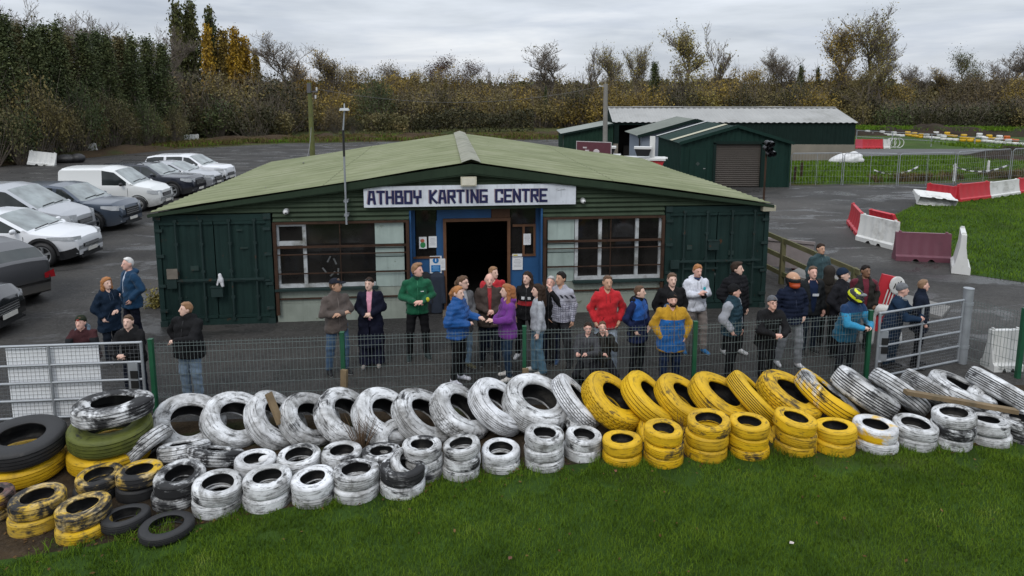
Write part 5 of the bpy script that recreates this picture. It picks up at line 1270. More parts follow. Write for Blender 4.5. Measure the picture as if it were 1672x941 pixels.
span('red barrier cut by the right edge of the photo on the lawn edge', (1659, 316), (1700, 312), M_PR, 24)
fb = G(1530, 338); barrier('white barrier tipped on its side in front of the red ones', fb + Vector((0, 0, .19)), R(-8), M_PW, (.78, .95, .8), (R(-64), R(6)))
o = barrier('tall white slatted barrier behind the fence at the right edge', Vector((AT(1636, 590, 11.85).x, 11.85, 0)), R(2), M_PW, (.27, .8, .74))
# old barriers dumped by the hedge on the left
for (p, s_, tl, lab) in (((68, 271), .95, 8, 'white barrier leaning in the ivy left of the dumped engine parts'), ((144, 253), .85, -6, 'white barrier by the hedge right of the dumped parts'), ((313, 233), .8, 0, 'small white barrier at the far end of the hedge')):
    barrier(lab, G(*p) + Vector((0, 0, .0)), R(14), M_PW, (s_ * .85, s_, s_ * 1.0), (R(-tl), R(tl)))
V_, F_ = SDF(.08).ell((0, 0, .25), (.8, .5, .35)).ell((.8, .1, .3), (.5, .4, .35)).ell((-.7, 0, .2), (.5, .4, .25)).mesh(.06); o = np_mesh('scrap_heap', V_, F_, plain('dark_scrap', (.02, .02, .022), .5, .4, 3, dirt=(.4, .4, .4), dirt_amt=.2)); o.location = G(108, 266); tag(o, 'dark heap of scrap parts between two white barriers', 'scrap')
# white bulk bag in the rough grass
s_ = SDF(.12).ell((0, 0, .3), (1.1, .6, .42)).ell((.3, 0, .55), (.6, .45, .3)).ell((-.75, .1, .2), (.5, .4, .25)); s_.noise = lambda P: .05 * np.sin(P[..., 0] * 7 + 2 * np.sin(P[..., 2] * 6)) * np.sin(P[..., 1] * 6 + P[..., 2] * 5)
V_, F_ = s_.mesh(.06); o = np_mesh('bulk_bag', V_, F_, plain('white_sacking', (.6, .6, .6), .8, .1, 3)); o.location = G(1384, 268); tag(o, 'crumpled white bag lying by the plinth of the long shed', 'bag')
# kart bits behind the roof: maroon board and a red and white trailer load
b_ = AT(969, 268, 33.0); o = empty('board', (b_.x, 33, 0), R(-28), 'maroon board with pale lettering standing beside the grey pole', 'board'); bz = AT(965, 240, 33).z
MB().box((0, 0, bz - .25), (1.75, .05, .95)).build('panel', flat((.10, .03, .04), .5, name='maroon_board'), o); MB().box((0, 0, bz - .25), (1.81, .04, 1.01)).build('rim', flat((.45, .42, .42)), o)
q = MB().ell((.15, -.03, bz - .22), (.16, .012, .12), 10, 6)
for i in range(4): q.box((-.45 + (i % 2) * .12, -.03, bz - .05 - i * .14), (.2, .012, .07))
q.build('lettering', flat((.5, .45, .45)), o); MB().cyl((-.7, .05, 0), (-.7, .05, bz - .3), .03).cyl((.7, .05, 0), (.7, .05, bz - .3), .03).build('leg', M_GALV, o)
t0 = AT(1040, 275, 33.0); o = empty('trailer', (t0.x - .2, 33.5, 0), R(-12), 'red and white flat trailer body with black seats behind the roof', 'trailer'); tz = AT(1060, 262, 33.4).z
MB().prism([(-1.6, tz - .55), (1.3, tz - .75), (1.6, tz), (-1.6, tz)], 1.1, 'y').build('hull', flat((.42, .022, .03), .45, name='red_paint'), o); MB().box((-.3, .55, tz + .05), (3.9, 1.25, .1)).box((-1.2, .4, tz + .16), (1.3, .8, .14)).box((-2.6, .4, tz + .02), (.9, .7, .3)).build('deck', M_PW, o)
for u in (-1.2, .55): q = MB().prism([(u - .28, tz + .2), (u + .28, tz + .2), (u + .4, tz + .55), (u - .4, tz + .55)], .5, 'y'); so_ = q.build('seat', flat((.012, .012, .014), .4), o); MB().box((u, .25, tz + .6), (.86, .56, .1)).build('seat_rim', M_PW, so_)
MB().box((1.0, .6, tz + .6), (.26, .12, 1.1)).box((1.25, .5, tz + .09), (1.0, .5, .05)).build('mast', M_PW, o); MB().cyl((-1, .5, 0), (-1, .5, tz - .3), .05).cyl((.8, .5, 0), (.8, .5, tz - .4), .05).build('prop', M_GALV, o)
r_ = AT(1083, 276, 33.5); s_ = SDF(.05).cap((-.3, 0, .8), (.4, .1, .55), .16, .12).cap((-.3, .1, .95), (.0, .1, .9), .12, .1).cap((.4, 0, .5), (1.0, .1, .35), .1, .08); V_, F_ = s_.mesh(.04); ko = np_mesh('upturned_kart', V_, F_, M_PR); ko.location = (r_.x, 33.8, .15); tag(ko, 'red plastic kart leaning near the green garage wall', 'kart')
fl = AT(936, 215, 60); fo = empty('flag_board', (fl.x, 60, 0), R(20), 'tilted red board lying up the bank behind the lean-to', 'board'); MB().box((0, 0, fl.z - .3), (1.5, .08, .6), rot=(0, R(35), 0)).build('panel', M_PR, fo); MB().cyl((.4, 0, 0), (.4, 0, fl.z - .4), .04).build('leg', M_RUST, fo)

# ---------------------------------------------------------------- wire site fence on the right and the tracks behind
def site_panel(pa, pb, htop, label):
    a, b = G(*pa), G(*pb); root = empty('site_fence', a, 0, label, 'fence', 'wire site fence panels'); d = b - a; h = htop
    fr = MB().tube([(0, 0, .02), (0, 0, h - .1), tuple(d * .03 + Vector((0, 0, h))), tuple(d * .97 + Vector((0, 0, h))), tuple(d + Vector((0, 0, h - .1))), tuple(d + Vector((0, 0, .02)))], .021, 8); fr.cyl(d * .5 + Vector((0, 0, .02)), d * .5 + Vector((0, 0, h)), .015)
    fr.build('panel_frame', M_GALV, root, smooth=True); mb = MB(); n_ = int(d.length / .16)
    for i in range(1, n_): mb.bar(d * (i / n_) + Vector((0, 0, .1)), d * (i / n_) + Vector((0, 0, h)), .006, .006)
    for z in np.arange(.2, h, .3): mb.bar(Vector((0, 0, z)), d + Vector((0, 0, z)), .006, .006)
    mb.build('wire_mesh', M_GALV, root, fixn=False)
HS = 1.75
for pa, pb, lab in (((1290, 304), (1373, 303), 'wire site fence panel nearest the green garage'), ((1376, 303), (1463, 305), 'wire site fence panel second from the garage'), ((1466, 305), (1556, 302), 'wire site fence panel third from the garage'),
                    ((1560, 300), (1647, 293), 'wire site fence panel fourth from the garage'), ((1650, 293), (1740, 288), 'wire site fence panel at the right edge')): site_panel(pa, pb, HS, lab)
def chain(label, pts, r=.035):
    pts = [Vector(p) for p in pts]; mb = MB(); n_ = 40; k = 0
    P = [pts[0].lerp(pts[-1], i / n_) - Vector((0, 0, .35 * 4 * (i / n_) * (1 - i / n_))) for i in range(n_ + 1)]
    for i in range(n_): mb.bar(P[i], P[i + 1], r * 2, r * 2, mi=(i // 3) % 2)
    return tag(mb.build('barrier_tape', [flat((.6, .6, .6), .5, name='tape_white'), flat((.05, .05, .05), .5, name='tape_black')]), label, 'tape')
chain('striped tape sagging along the third site fence panel', [AT(1428, 278, 40), AT(1500, 272, 41)]); chain('striped tape sagging along the fourth site fence panel', [AT(1557, 271, 39.5), AT(1646, 270, 39.5)])
for (x, yb, yt, lab) in ((1557, 296, 270, 'white marker post at the joint of two site fence panels'), (1612, 290, 273, 'white marker post in the grass before the soil heap')):
    q = G(x, yb); mo = MB().cyl((0, 0, 0), (0, 0, .95), .07, .06, 10).ell((0, 0, .95), (.06, .06, .05)).cyl((0, 0, .6), (0, 0, .7), .075, n=10).build('marker_post', M_PW, loc=q, smooth=True); tag(mo, lab, 'post', 'white marker posts')
for (x, yb, lab) in ((1297, 300, 'short brown stake nearest the garage in the rough grass'), (1308, 292, 'short brown stake further from the garage in the rough grass')):
    mo = MB().box((0, 0, .45), (.1, .1, .9)).box((0, 0, .92), (.07, .07, .06)).build('stake', M_RUST, loc=G(x, yb)); tag(mo, lab, 'stake', 'short stakes')
# painted tyre walls along the kart track
TW = [((1398, 218), (1437, 219), 'yellow'), ((1412, 220), (1438, 221), 'white'), ((1437, 221), (1476, 224), 'white'), ((1480, 222), (1506, 226), 'yellow'), ((1508, 226), (1535, 228), 'white'), ((1525, 222), (1543, 224), 'white'), ((1543, 223), (1562, 225), 'yellow'), ((1535, 229), (1566, 231), 'white'), ((1570, 227), (1590, 229), 'yellow'),
      ((1566, 231), (1602, 233), 'yellow'), ((1604, 232), (1640, 236), 'white'), ((1597, 225), (1608, 227), 'white'), ((1611, 228), (1626, 229), 'yellow'), ((1628, 229), (1642, 230), 'white'), ((1640, 230), (1662, 232), 'orange'), ((1640, 236), (1700, 240), 'white')]
M_TW = {'white': M_PW, 'yellow': plastic('yellow_track_paint', (.55, .33, .01)), 'orange': plastic('orange_track_paint', (.5, .12, .02))}
for i, (pa, pb, c) in enumerate(TW):
    a, b = G(*pa), G(*pb); mb = MB(); d = b - a; n_ = max(2, int(d.length / .55))
    for k in range(n_):
        for lv in range(1 + (k % 3 == 0)):
            q = a + d * ((k + .5) / n_) + Vector((0, 0, .14 + .26 * lv)); mb.lathe([(.14, -.11), (.25, -.12), (.29, -.06), (.29, .06), (.25, .12), (.14, .11)], 10, closed=True, M=Matrix.Translation(q))
    o = mb.build('tyre_wall', M_TW[c], smooth=True); tag(o, f"{c} low tyre wall by the far kart track, {['first', 'second', 'third', 'fourth', 'fifth', 'sixth', 'seventh', 'eighth', 'ninth'][sum(1 for t_ in TW[:i] if t_[2] == c)]} {c} stretch from the long shed", 'tyre wall', 'painted tyre walls round the far track')
span('pale red lattice barrier touching the long shed', (1396, 243), (1407, 243), M_PP, 15); span('red barrier right of the lattice one by the long shed', (1407, 243), (1424, 243), M_PR, 15); span('red barrier left of the white frames on the far track', (1424, 243), (1440, 243), M_PR, 15); span('white lattice barrier right of the red pair on the far track', (1441, 243), (1452, 243), M_PW, 15)
bk_ = MB(); q = G(1460, 242)
for k in range(3): bk_.lathe([(.4, -.02), (.45, -.02), (.45, .02), (.4, .02)], 18, closed=True, M=Matrix.Translation((k * .35 - .3, 0, .46)) @ Matrix.Rotation(PI / 2, 4, 'X'))
tag(bk_.build('wheel_frame', M_PW, loc=q), 'white ring shaped frames beside the white lattice barrier', 'frame')
# thin rail fence of the track
mb = MB(); rl = [G(1398, 232), G(1520, 240), G(1672, 255), G(1720, 262)]
for a, b in zip(rl[:-1], rl[1:]):
    k = max(2, int((b - a).length / 3.2))
    for z in (.55, 1.15): mb.bar(a + Vector((0, 0, z)), b + Vector((0, 0, z)), .05, .05)
    for i in range(k): mb.cyl(a.lerp(b, i / k), a.lerp(b, i / k) + Vector((0, 0, 1.2)), .04)
tag(mb.build('rail_fence', M_GALV), 'thin rail fence running along the near side of the far track', 'fence')

# ---------------------------------------------------------------- ramp fence, ramp and props near the crowd on the right
M_MOSSW = plain('mossy_timber', (0.115, 0.105, 0.05), .85, .3, 2, dirt=(.075, .09, .03), dirt_amt=.45)
pa, pb = G(1246, 377, 1.25), G(1404, 444, 1.05); rf_ = empty('ramp_fence', (pa.x, pa.y, 0), 0, 'mossy timber post and rail fence running beside the right container', 'fence'); d = pb - pa; d.z = 0
def rl_(z0, z1, w_=.045, h=.12): return MB().bar(Vector((0, 0, z0)), d + Vector((0, 0, z1)), w_, h)
for z0, z1 in ((1.22, 1.03), (.78, .58), (.33, .16)): rl_(z0, z1).build('rail', M_MOSSW, rf_)
for u in (.02, .26, .62, .97): q = d * u; MB().box((q.x, q.y + .06, .62 - .08 * u), (.11, .11, 1.3 - .2 * u)).build('post', M_MOSSW, rf_)
g0 = G(1251, 502); wd = MB().prism([(0, 0), (3.4, 0), (3.4, .06), (0, .42)], 1.0, 'y'); o = wd.build('ramp', plain('concrete_ramp', (.17, .165, .155), .9, .2, 1.5), loc=(pa.x + .15, pa.y - 1.4, 0.01), rot=(0, 0, R(-42))); tag(o, 'grey concrete ramp rising beside the right container', 'ramp')
o = MB().box((0, 0, .4), (1.5, .05, .75)).box((0, -.04, .79), (1.56, .06, .07)).build('pale_board', plain('silvered_board', (.22, .19, .185), .8, .2, 4), loc=(pa.x + .75, pa.y + .35, .12), rot=(0, 0, R(-28))); tag(o, 'pale silvered board leaning behind the timber fence', 'board')
q = G(1298, 441); s_ = SDF(.04).ell((0, 0, .2), (.17, .15, .2)).ell((.05, 0, .38), (.1, .1, .08)); V_, F_ = s_.mesh(.025); o = np_mesh('red_bag', V_, F_, plain('red_sack', (.38, .02, .035), .6, .2, 9)); o.location = q; tag(o, 'red bag hanging low behind the timber fence', 'bag')
# racing prop: red board, white plate with a black mark, white bumper
q = G(1447, 545); pr = empty('kart_prop', (q.x, 13.0, 0), R(-6), 'red and white upended kart bodywork with a round white plate', 'kart bodywork'); X_ = AT(1447, 500, 13.0).x; pr.location.x = X_
MB().box((-.05, .05, .85), (.34, .07, 1.15), rot=(0, R(12), 0)).build('red_panel', M_PR, pr); s_ = SDF(.03).ell((.16, -.03, 1.24), (.15, .03, .19)); V_, F_ = s_.mesh(.015); po = np_mesh('round_plate', V_, F_, M_PW, parent=pr)
q = MB()
for i, (x_, z_) in enumerate(((.08, 1.24), (.13, 1.28), (.18, 1.32))): q.bar((x_, -.069, z_ - .055), (x_ + .035, -.069, z_ + .05 - i * .012), .03, .006)
q.build('emblem', flat((.012, .012, .012), .4), po)
for i in range(3): MB().bar((-.12 + i * .06, .0, .6), (.0 + i * .06, -.02, 1.15), .014, .02).build('stripe', M_PW, pr)
s_ = SDF(.05).cap((-.32, 0, .1), (-.3, 0, .78), .13, .12).cap((-.3, 0, .75), (.2, .05, .72), .11, .1).cap((.2, .05, .7), (.25, .05, .1), .1, .12); V_, F_ = s_.mesh(.03); np_mesh('bumper', V_, F_, M_PW, parent=pr)
q = AT(1475, 480, 13.2); o = tag(MB().box((0, 0, .42), (.14, .14, .84)).box((0, 0, .86), (.1, .1, .06)).build('stump_post', M_MOSSW, loc=(q.x, 13.6, 0)), 'short mossy post behind the right hand gate', 'post')
# leaves and litter on the grass
r = random.Random(5)
for (x, y, col, lab) in ((1292, 897, (.5, .44, .40), 'pale scrap lying on the front lawn at right'), (833, 922, (.12, .05, .03), 'brown leaf on the front lawn near the bottom middle'), (1005, 778, (.14, .06, .03), 'brown leaf in the grass under the first yellow stack'), (845, 775, (.12, .055, .03), 'brown leaf in the grass between white stacks')):
    q = G(x, y); q.z = .075; o = MB().grid([[(-.035, -.02, 0), (-.03, .02, .008)], [(0, -.028, .012), (0, .026, .0)], [(.04, -.01, .004), (.035, .012, .01)]]).build('leaf', flat(col, .8), loc=q, rot=(0, 0, r.uniform(0, 6))); o.scale = (.8, .8, 1); tag(o, lab, 'leaf')
# ================================================================ parked vehicles
def car_paint(name, col, metal=0.0, rough=0.28, dirt=0.3):
    t = NT(name); v = t.coord()
    z = t.sep(v)[2]; n_ = t.noise(v, 6, 5, .65)
    g = t.ramp(t.math('ADD', z, t.math('MULTIPLY', n_, .45)), [(.45, 1.0), (.85, 0.0)])
    c = t.mix(t.math('MULTIPLY', g, dirt), col, (.10, .09, .075))
    t.bsdf.inputs['Coat Weight'].default_value = .5; t.bsdf.inputs['Coat Roughness'].default_value = .12
    return t.done(c, t.math('ADD', t.math('MULTIPLY', g, .3), rough), metal, .5)
M_CGLASS = glass_mat('car_glass', (.022, .027, .027), .05)
M_WSCR = glass_mat('windscreen_glass', (.20, .225, .225), .08)  # base colour raised to a pale grey to imitate sky reflected in the windscreen
M_PLAS = plain('black_trim', (.018, .018, .019), .55, .2, 6)
M_CHROME = plain('bright_trim', (.55, .56, .57), .2, .1, 6, metal=.8)
M_LAMP = plain('headlamp_lens', (.60, .62, .64), .12, .2, 20, metal=.3)
M_TAIL = plain('tail_lamp', (.33, .012, .018), .2, .2, 12)
M_RIM = plain('alloy_rim', (.32, .33, .34), .35, .2, 10, metal=.5)
M_PLATE_Y = flat((.62, .60, .55), .4)
def wheel(root, x, y, r, w_, spokes, rim_mat, cap=False):
    side = 1 if y > 0 else -1
    wo = empty('wheel', (x, y, r)); wo.parent = root
    T = Matrix.Rotation(PI / 2, 4, 'X')
    MB().lathe([(r * .66, -w_ / 2), (r * .8, -w_ / 2 - .01), (r * .95, -w_ * .42), (r, -w_ * .28), (r, w_ * .28), (r * .95, w_ * .42), (r * .8, w_ / 2 + .01), (r * .66, w_ / 2)], 28, closed=True, M=T).build('tyre', M_RUBBER, wo, smooth=35)
    mb = MB(); yo = side * w_ * .46
    mb.lathe([(r * .60, 0), (r * .68, .012), (r * .68, -.05), (r * .60, -.05)], 28, closed=True, M=Matrix.Translation((0, yo, 0)) @ T)
    mb.cyl((0, yo - side * .06, 0), (0, yo, 0), r * .15, n=12)
    for k in range(spokes):
        a = 2 * PI * k / spokes + .3
        for da in (-.09, .09): mb.bar((math.cos(a + da * 2) * r * .1, yo - side * .015, math.sin(a + da * 2) * r * .1), (math.cos(a + da) * r * .64, yo - side * .008, math.sin(a + da) * r * .64), r * .085, .03)
    mb.build('rim', rim_mat, wo)
    MB().cyl((0, yo - side * .08, 0), (0, yo - side * .07, 0), r * .64, n=20).build('brake', flat((.02, .02, .02), .6), wo)

def make_car(name, cat, label, near_wheel, heading, L_, W_, prof, paint, *, wb=None, fo=.88, r=.33, belt=.95, hood=None, glass=None, spokes=5, rim=None, cladding=None, pillars=(), van=False, rails=False, lamp=(.62, .80, .30), grille=None, plate=True, tail=False, contact='front'):
    """prof: list of (x from nose, roofline height). Car frame: nose at +x = 0, tail at x = -L. near side is -y."""
    wb = wb or L_ * .585; xf, xr = -fo, -fo - wb
    root = empty(name, (0, 0, 0), heading, label, cat, 'cars in the car park')
    h = heading; cx_ = xf if contact == 'front' else xr; sg = 1 if math.cos(h) > 0 else -1; off = Vector((cx_ * math.cos(h) + sg * (W_ / 2 - .1) * math.sin(h), cx_ * math.sin(h) - sg * (W_ / 2 - .1) * math.cos(h), 0))
    gp_ = G(*near_wheel); root.location = gp_ - off
    px_ = np.array([-p[0] for p in prof][::-1]); pz_ = np.array([p[1] for p in prof][::-1])
    ws = np.array(sorted(set(list(np.linspace(-L_, 0, 64)) + [-p[0] for p in prof] + [xf + s_ * (r + .07) for s_ in (-1, 1)] + [xr + s_ * (r + .07) for s_ in (-1, 1)])))
    g0, g1 = glass        # distance from nose: front foot of windscreen, rear end of the glasshouse
    def hw(x):
        e = min(1, (x + L_) / .6) if x < -L_ / 2 else min(1, max(0, -x) / .95)
        return W_ / 2 * (1 - (.20 if x < -L_ / 2 else .34) * (1 - e) ** 2.4)
    zb = .20; rows = []; info = []
    top = lambda x: float(np.interp(x, px_, pz_)); AR = r + .065
    for x in ws:
        d = -x; e = min(1, (x + L_) / .6) if x < -L_ / 2 else min(1, -x / .95)
        w2 = hw(x); zt = top(x); bl = min(zt - .02, belt + .06 * (d / L_))
        lo = zb + (.10 * (1 - min(1, e * 2)) ** 2)
        arch = lo
        for xw in (xf, xr):
            q = AR ** 2 - (x - xw) ** 2
            if q > 0: arch = max(arch, r + math.sqrt(q) - .0)
        arch = min(arch, bl - .06)
        cab = max(0, zt - bl); tum = .17 * min(1, cab / .45) if not van else .10 * min(1, cab / .6)
        rw = w2 - tum - .03
        rows.append([(x, 0, lo), (x, w2 * .90, lo), (x, w2 * .965, arch), (x, w2, max(arch + .02, lo + .26)), (x, w2 * 1.0, max(arch + .04, bl * .72)), (x, w2 * .985, bl - .02 if cab > .06 else max(arch + .05, zt - .09)),
                     (x, w2 * .965, bl + .02 if cab > .06 else zt - .035), (x, rw + .035 if cab > .06 else w2 * .88, zt - .085 if cab > .12 else zt - .01), (x, rw - .05 if cab > .06 else w2 * .7, zt - .015 if cab > .06 else zt + .006), (x, rw * .5, zt + .012 + (.012 if cab <= .06 else 0)), (x, 0, zt + .018 + (.018 if cab <= .06 else 0))])
        info.append((d, cab))
    parts = {k: MB() for k in ('body', 'side_window', 'windscreen', 'rear_window', 'cladding')}
    m = len(rows[0])
    roof_i = max(range(len(ws)), key=lambda i: rows[i][10][2]); slope_lim = .26
    def quad(key, P):
        for s_ in (1, -1):
            q = [(p[0], p[1] * s_, p[2]) for p in P]; parts[key].add(q if s_ == 1 else q[::-1], [(0, 1, 2, 3)])
    for i in range(len(ws) - 1):
        d = (info[i][0] + info[i + 1][0]) / 2; cab = (info[i][1] + info[i + 1][1]) / 2
        sl = (rows[i + 1][10][2] - rows[i][10][2]) / (ws[i + 1] - ws[i])
        pil = any(abs(d - p_) < .055 for p_ in pillars)
        for j in range(m - 1):
            P = [rows[i][j], rows[i + 1][j], rows[i + 1][j + 1], rows[i][j + 1]]
            key = 'body'
            if j == 6 and g0 + .28 < d < g1 - .12 and cab > .16 and not pil: key = 'side_window'
            if j >= 8 and sl < -slope_lim and g0 < d < g0 + 1.45 and cab > .03: key = 'windscreen'
            if j >= 8 and sl > slope_lim + .08 and d > g1 - .9 and cab > .10 and not van: key = 'rear_window'
            if cladding and j in (1, 2): key = 'cladding'
            if key in ('side_window',):
                P = [(p[0], p[1] + .004, p[2]) for p in P]
            quad(key, P)
    # close the ends
    for i in (0, len(ws) - 1):
        R_ = rows[i]; poly = [(p[0], p[1], p[2]) for p in R_] + [(p[0], -p[1], p[2]) for p in R_[::-1][1:]]
        parts['body'].add(poly, [tuple(range(len(poly)))])
    for k, mb in parts.items():
        if not mb.f: continue
        import bmesh
        o = mb.build(k, {'body': paint, 'side_window': M_CGLASS, 'windscreen': M_WSCR, 'rear_window': M_CGLASS, 'cladding': M_PLAS}[k], root, fixn=False)
        bm = bmesh.new(); bm.from_mesh(o.data); bmesh.ops.remove_doubles(bm, verts=bm.verts, dist=.0008); bmesh.ops.recalc_face_normals(bm, faces=bm.faces); bm.to_mesh(o.data); bm.free()
        o.data.polygons.foreach_set('use_smooth', [True] * len(o.data.polygons)); o.data.set_sharp_from_angle(angle=R(32))
        if k == 'body': body = o
    # underbody and dark arch linings
    MB().box((-L_ / 2, 0, .34), (L_ * .9, W_ * .78, .22)).build('underbody', M_PLAS, root)
    for xw in (xf, xr):
        for s_ in (-1, 1): wheel(root, xw, s_ * (W_ / 2 - .115), r, .21, spokes, rim or M_RIM)
        al = MB()
        for s_ in (-1, 1):
            P = []
            for k in range(15): a = PI * k / 14; P.append([(xw + math.cos(a) * AR, s_ * (W_ / 2 - .34), r + math.sin(a) * AR), (xw + math.cos(a) * AR, s_ * (W_ / 2 + .006), r + math.sin(a) * AR)])
            al.grid(P)
            if cladding:
                P = [[(xw + math.cos(PI * k / 14) * AR, s_ * (W_ / 2 + .008), r + math.sin(PI * k / 14) * AR), (xw + math.cos(PI * k / 14) * (AR + .075), s_ * (W_ / 2 + .004), r + math.sin(PI * k / 14) * (AR + .075))] for k in range(15)]; al.grid(P)
        al.build('arch_lining', M_PLAS, root, fixn=False)
    zl0, zl1, ll = lamp; wn = W_ / 2 * .80
    ztop = top(-.12)
    for s_ in (-1, 1):
        f_ = lambda x, k=1.0: s_ * hw(x) * k
        q = MB().grid([[(-.04, f_(-.04, .62), zl0), (-.05, f_(-.05, .60), zl1 - .02)], [(-.10, f_(-.10, .97), zl0 + .01), (-.12, f_(-.12, .95), zl1)], [(-.28, f_(-.28, .985), zl0 + .03), (-.28, f_(-.28, .975), zl1 + .01)], [(-ll - .16, f_(-ll - .16, .995), zl1 - .06), (-ll - .16, f_(-ll - .16, .985), zl1 + .03)]])
        q.v = [(x + .022, y + s_ * .018, z) for x, y, z in q.v]; q.build('headlight', M_LAMP, root, smooth=True, fixn=False)
        q = MB().ell((-g0 - .42, s_ * (W_ / 2 + .10), belt + .10), (.07, .11, .075), 10, 7).bar((-g0 - .42, s_ * (W_ / 2 - .06), belt + .05), (-g0 - .42, s_ * (W_ / 2 + .06), belt + .06), .05, .04); q.build('door_mirror', paint if not van else M_PLAS, root, smooth=True)
        dl = MB()
        for dd in [p_ for p_ in pillars][:2] + [g0 + .22]: dl.box((-dd, s_ * (W_ / 2 + .001), belt * .62), (.012, .006, belt * .62))
        dl.build('door_gap', M_PLAS, root)
        hd = MB()
        for dd in [p_ for p_ in pillars][:2]: hd.box((-dd + .16, s_ * (W_ / 2 + .008), belt - .10), (.16, .02, .03))
        hd.build('door_handle', M_PLAS if van else paint, root)
    gz = grille or (.42, .62); q = MB().box((.0, 0, (gz[0] + gz[1]) / 2), (.05, W_ * .40, gz[1] - gz[0])).box((-.01, 0, .30), (.06, W_ * .44, .12)); gr_ = q.build('grille', M_PLAS, root)
    sl_ = MB()
    for k in range(3): sl_.box((.028, 0, gz[0] + (gz[1] - gz[0]) * (.25 + .25 * k)), (.012, W_ * .38, .018))
    sl_.build('grille_bar', M_CHROME, gr_)
    for s_ in (-1, 1): MB().ell((-.06, s_ * W_ * .30, .36), (.05, .09, .05), 8, 6).build('fog_light', M_LAMP, root, smooth=True)
    if plate: MB().box((.045, 0, .40), (.012, .46, .10)).build('number_plate', M_PLATE_Y, root)
    MB().box((-.02, 0, .235), (.10, W_ * .56, .05)).build('bumper_lip', M_PLAS, root)
    zt = top(-L_ + .05)
    for s_ in (-1, 1):
        zz_ = min(zt - .25, belt); q = MB().grid([[(-L_ + .22, s_ * W_ / 2 * .99, zz_ - .02), (-L_ + .22, s_ * W_ / 2 * .98, zz_ + .16)], [(-L_ + .05, s_ * W_ / 2 * .93, zz_ - .03), (-L_ + .05, s_ * W_ / 2 * .90, zz_ + .16)], [(-L_ - .01, s_ * W_ / 2 * .62, zz_ + .0), (-L_ - .01, s_ * W_ / 2 * .62, zz_ + .12)]])
        q.v = [(x - .015, y + s_ * .015, z) for x, y, z in q.v]; q.build('tail_light', M_TAIL, root, smooth=True, fixn=False)
    if rails:
        for s_ in (-1, 1):
            a_, b_ = g0 + .95, g1 - .35; q = MB().tube([(-a_, s_ * (W_ / 2 - .25), top(-a_) + .02), (-a_ - .15, s_ * (W_ / 2 - .25), top(-a_) + .09), (-b_ + .15, s_ * (W_ / 2 - .25), top(-b_) + .09), (-b_, s_ * (W_ / 2 - .25), top(-b_) + .02)], .02, 6); q.build('roof_rail', M_PLAS, root)
    # wipers
    MB().bar((-g0 - .10, -.55, top(-g0 - .10) + .03), (-g0 - .14, .1, top(-g0 - .14) + .035), .02).bar((-g0 - .10, .05, top(-g0 - .1) + .03), (-g0 - .14, .6, top(-g0 - .14) + .03), .02).build('wiper', M_PLAS, root)
    return root
HATCH = lambda L_, zh, zr, g0: [(0, .60), (.06, .72), (.35, zh - .06), (g0, zh), (g0 + .95, zr - .05), (g0 + 1.5, zr), (L_ - 1.2, zr - .03), (L_ - .55, zr - .16), (L_ - .12, zh + .02), (L_, .72)]
SUV = lambda L_, zh, zr, g0: [(0, .66), (.07, .86), (.3, zh - .06), (g0, zh), (g0 + .80, zr - .06), (g0 + 1.3, zr), (L_ - .8, zr - .02), (L_ - .35, zr - .10), (L_ - .05, zh - .05), (L_, .8)]
hd = lambda deg: R(deg)
P_WHITE, P_SILV = car_paint('white_car_paint', (.62, .63, .65), 0, .25, .35), car_paint('silver_car_paint', (.36, .37, .39), .45, .3, .3)
make_car('parked_car', 'car', 'white crossover car with black wheel arch trim in front of the silver van', (74, 437), hd(2), 4.68, 1.88, [(0, .62), (.05, .76), (.4, .92), (1.15, 1.02), (2.15, 1.50), (2.8, 1.55), (3.6, 1.47), (4.4, 1.12), (4.62, 1.08), (4.68, .7)], P_WHITE, r=.37, belt=.98, glass=(1.12, 4.45), pillars=(2.25, 3.35), cladding=True, fo=.86, wb=2.9, spokes=5, lamp=(.74, .86, .55), grille=(.5, .6))
make_car('parked_car', 'car', 'dark blue grey sports utility car with chrome grille between the silver and white vans', (156, 379), hd(-2), 4.69, 1.88, SUV(4.69, 1.08, 1.67, 1.25), car_paint('blue_grey_car_paint', (.045, .060, .085), .3, .28, .25), r=.37, belt=1.05, glass=(1.25, 4.4), pillars=(2.3, 3.3), fo=.9, wb=2.7, lamp=(.74, .92, .45), grille=(.52, .80))
make_car('parked_van', 'van', 'small white panel van with dirty sides and black front bumper', (228, 346), hd(2), 4.15, 1.75, [(0, .60), (.05, .82), (.35, 1.02), (1.0, 1.16), (1.75, 1.74), (2.3, 1.84), (3.9, 1.84), (4.1, 1.74), (4.15, .7)], car_paint('white_van_paint', (.62, .63, .62), 0, .3, .75), r=.32, belt=1.08, glass=(.98, 2.35), van=True, pillars=(), cladding=False, fo=.82, wb=2.68, lamp=(.70, .88, .3), grille=(.6, .75), rim=plain('steel_wheel', (.20, .20, .20), .5, .2, 9))
make_car('parked_van', 'van', 'silver passenger van with large windscreen beside the white crossover', (72, 402), hd(2), 4.78, 1.90, [(0, .62), (.06, .86), (.35, 1.06), (.95, 1.22), (1.95, 1.86), (2.5, 1.95), (4.5, 1.94), (4.7, 1.8), (4.78, .8)], P_SILV, r=.33, belt=1.16, glass=(.9, 4.5), van=True, pillars=(2.25, 3.3), fo=.9, wb=3.1, lamp=(.74, .98, .35), grille=(.62, .76))
make_car('parked_car', 'car', 'black estate car with roof rails and bright window line next to the small white van', (283, 324), hd(-2), 4.84, 1.87, SUV(4.84, 1.06, 1.60, 1.35), car_paint('midnight_car_paint', (.014, .017, .028), .2, .25, .2), r=.36, belt=1.02, glass=(1.35, 4.6), pillars=(2.4, 3.4, 4.1), rails=True, cladding=True, fo=.92, wb=2.82, lamp=(.74, .93, .35), grille=(.58, .82))
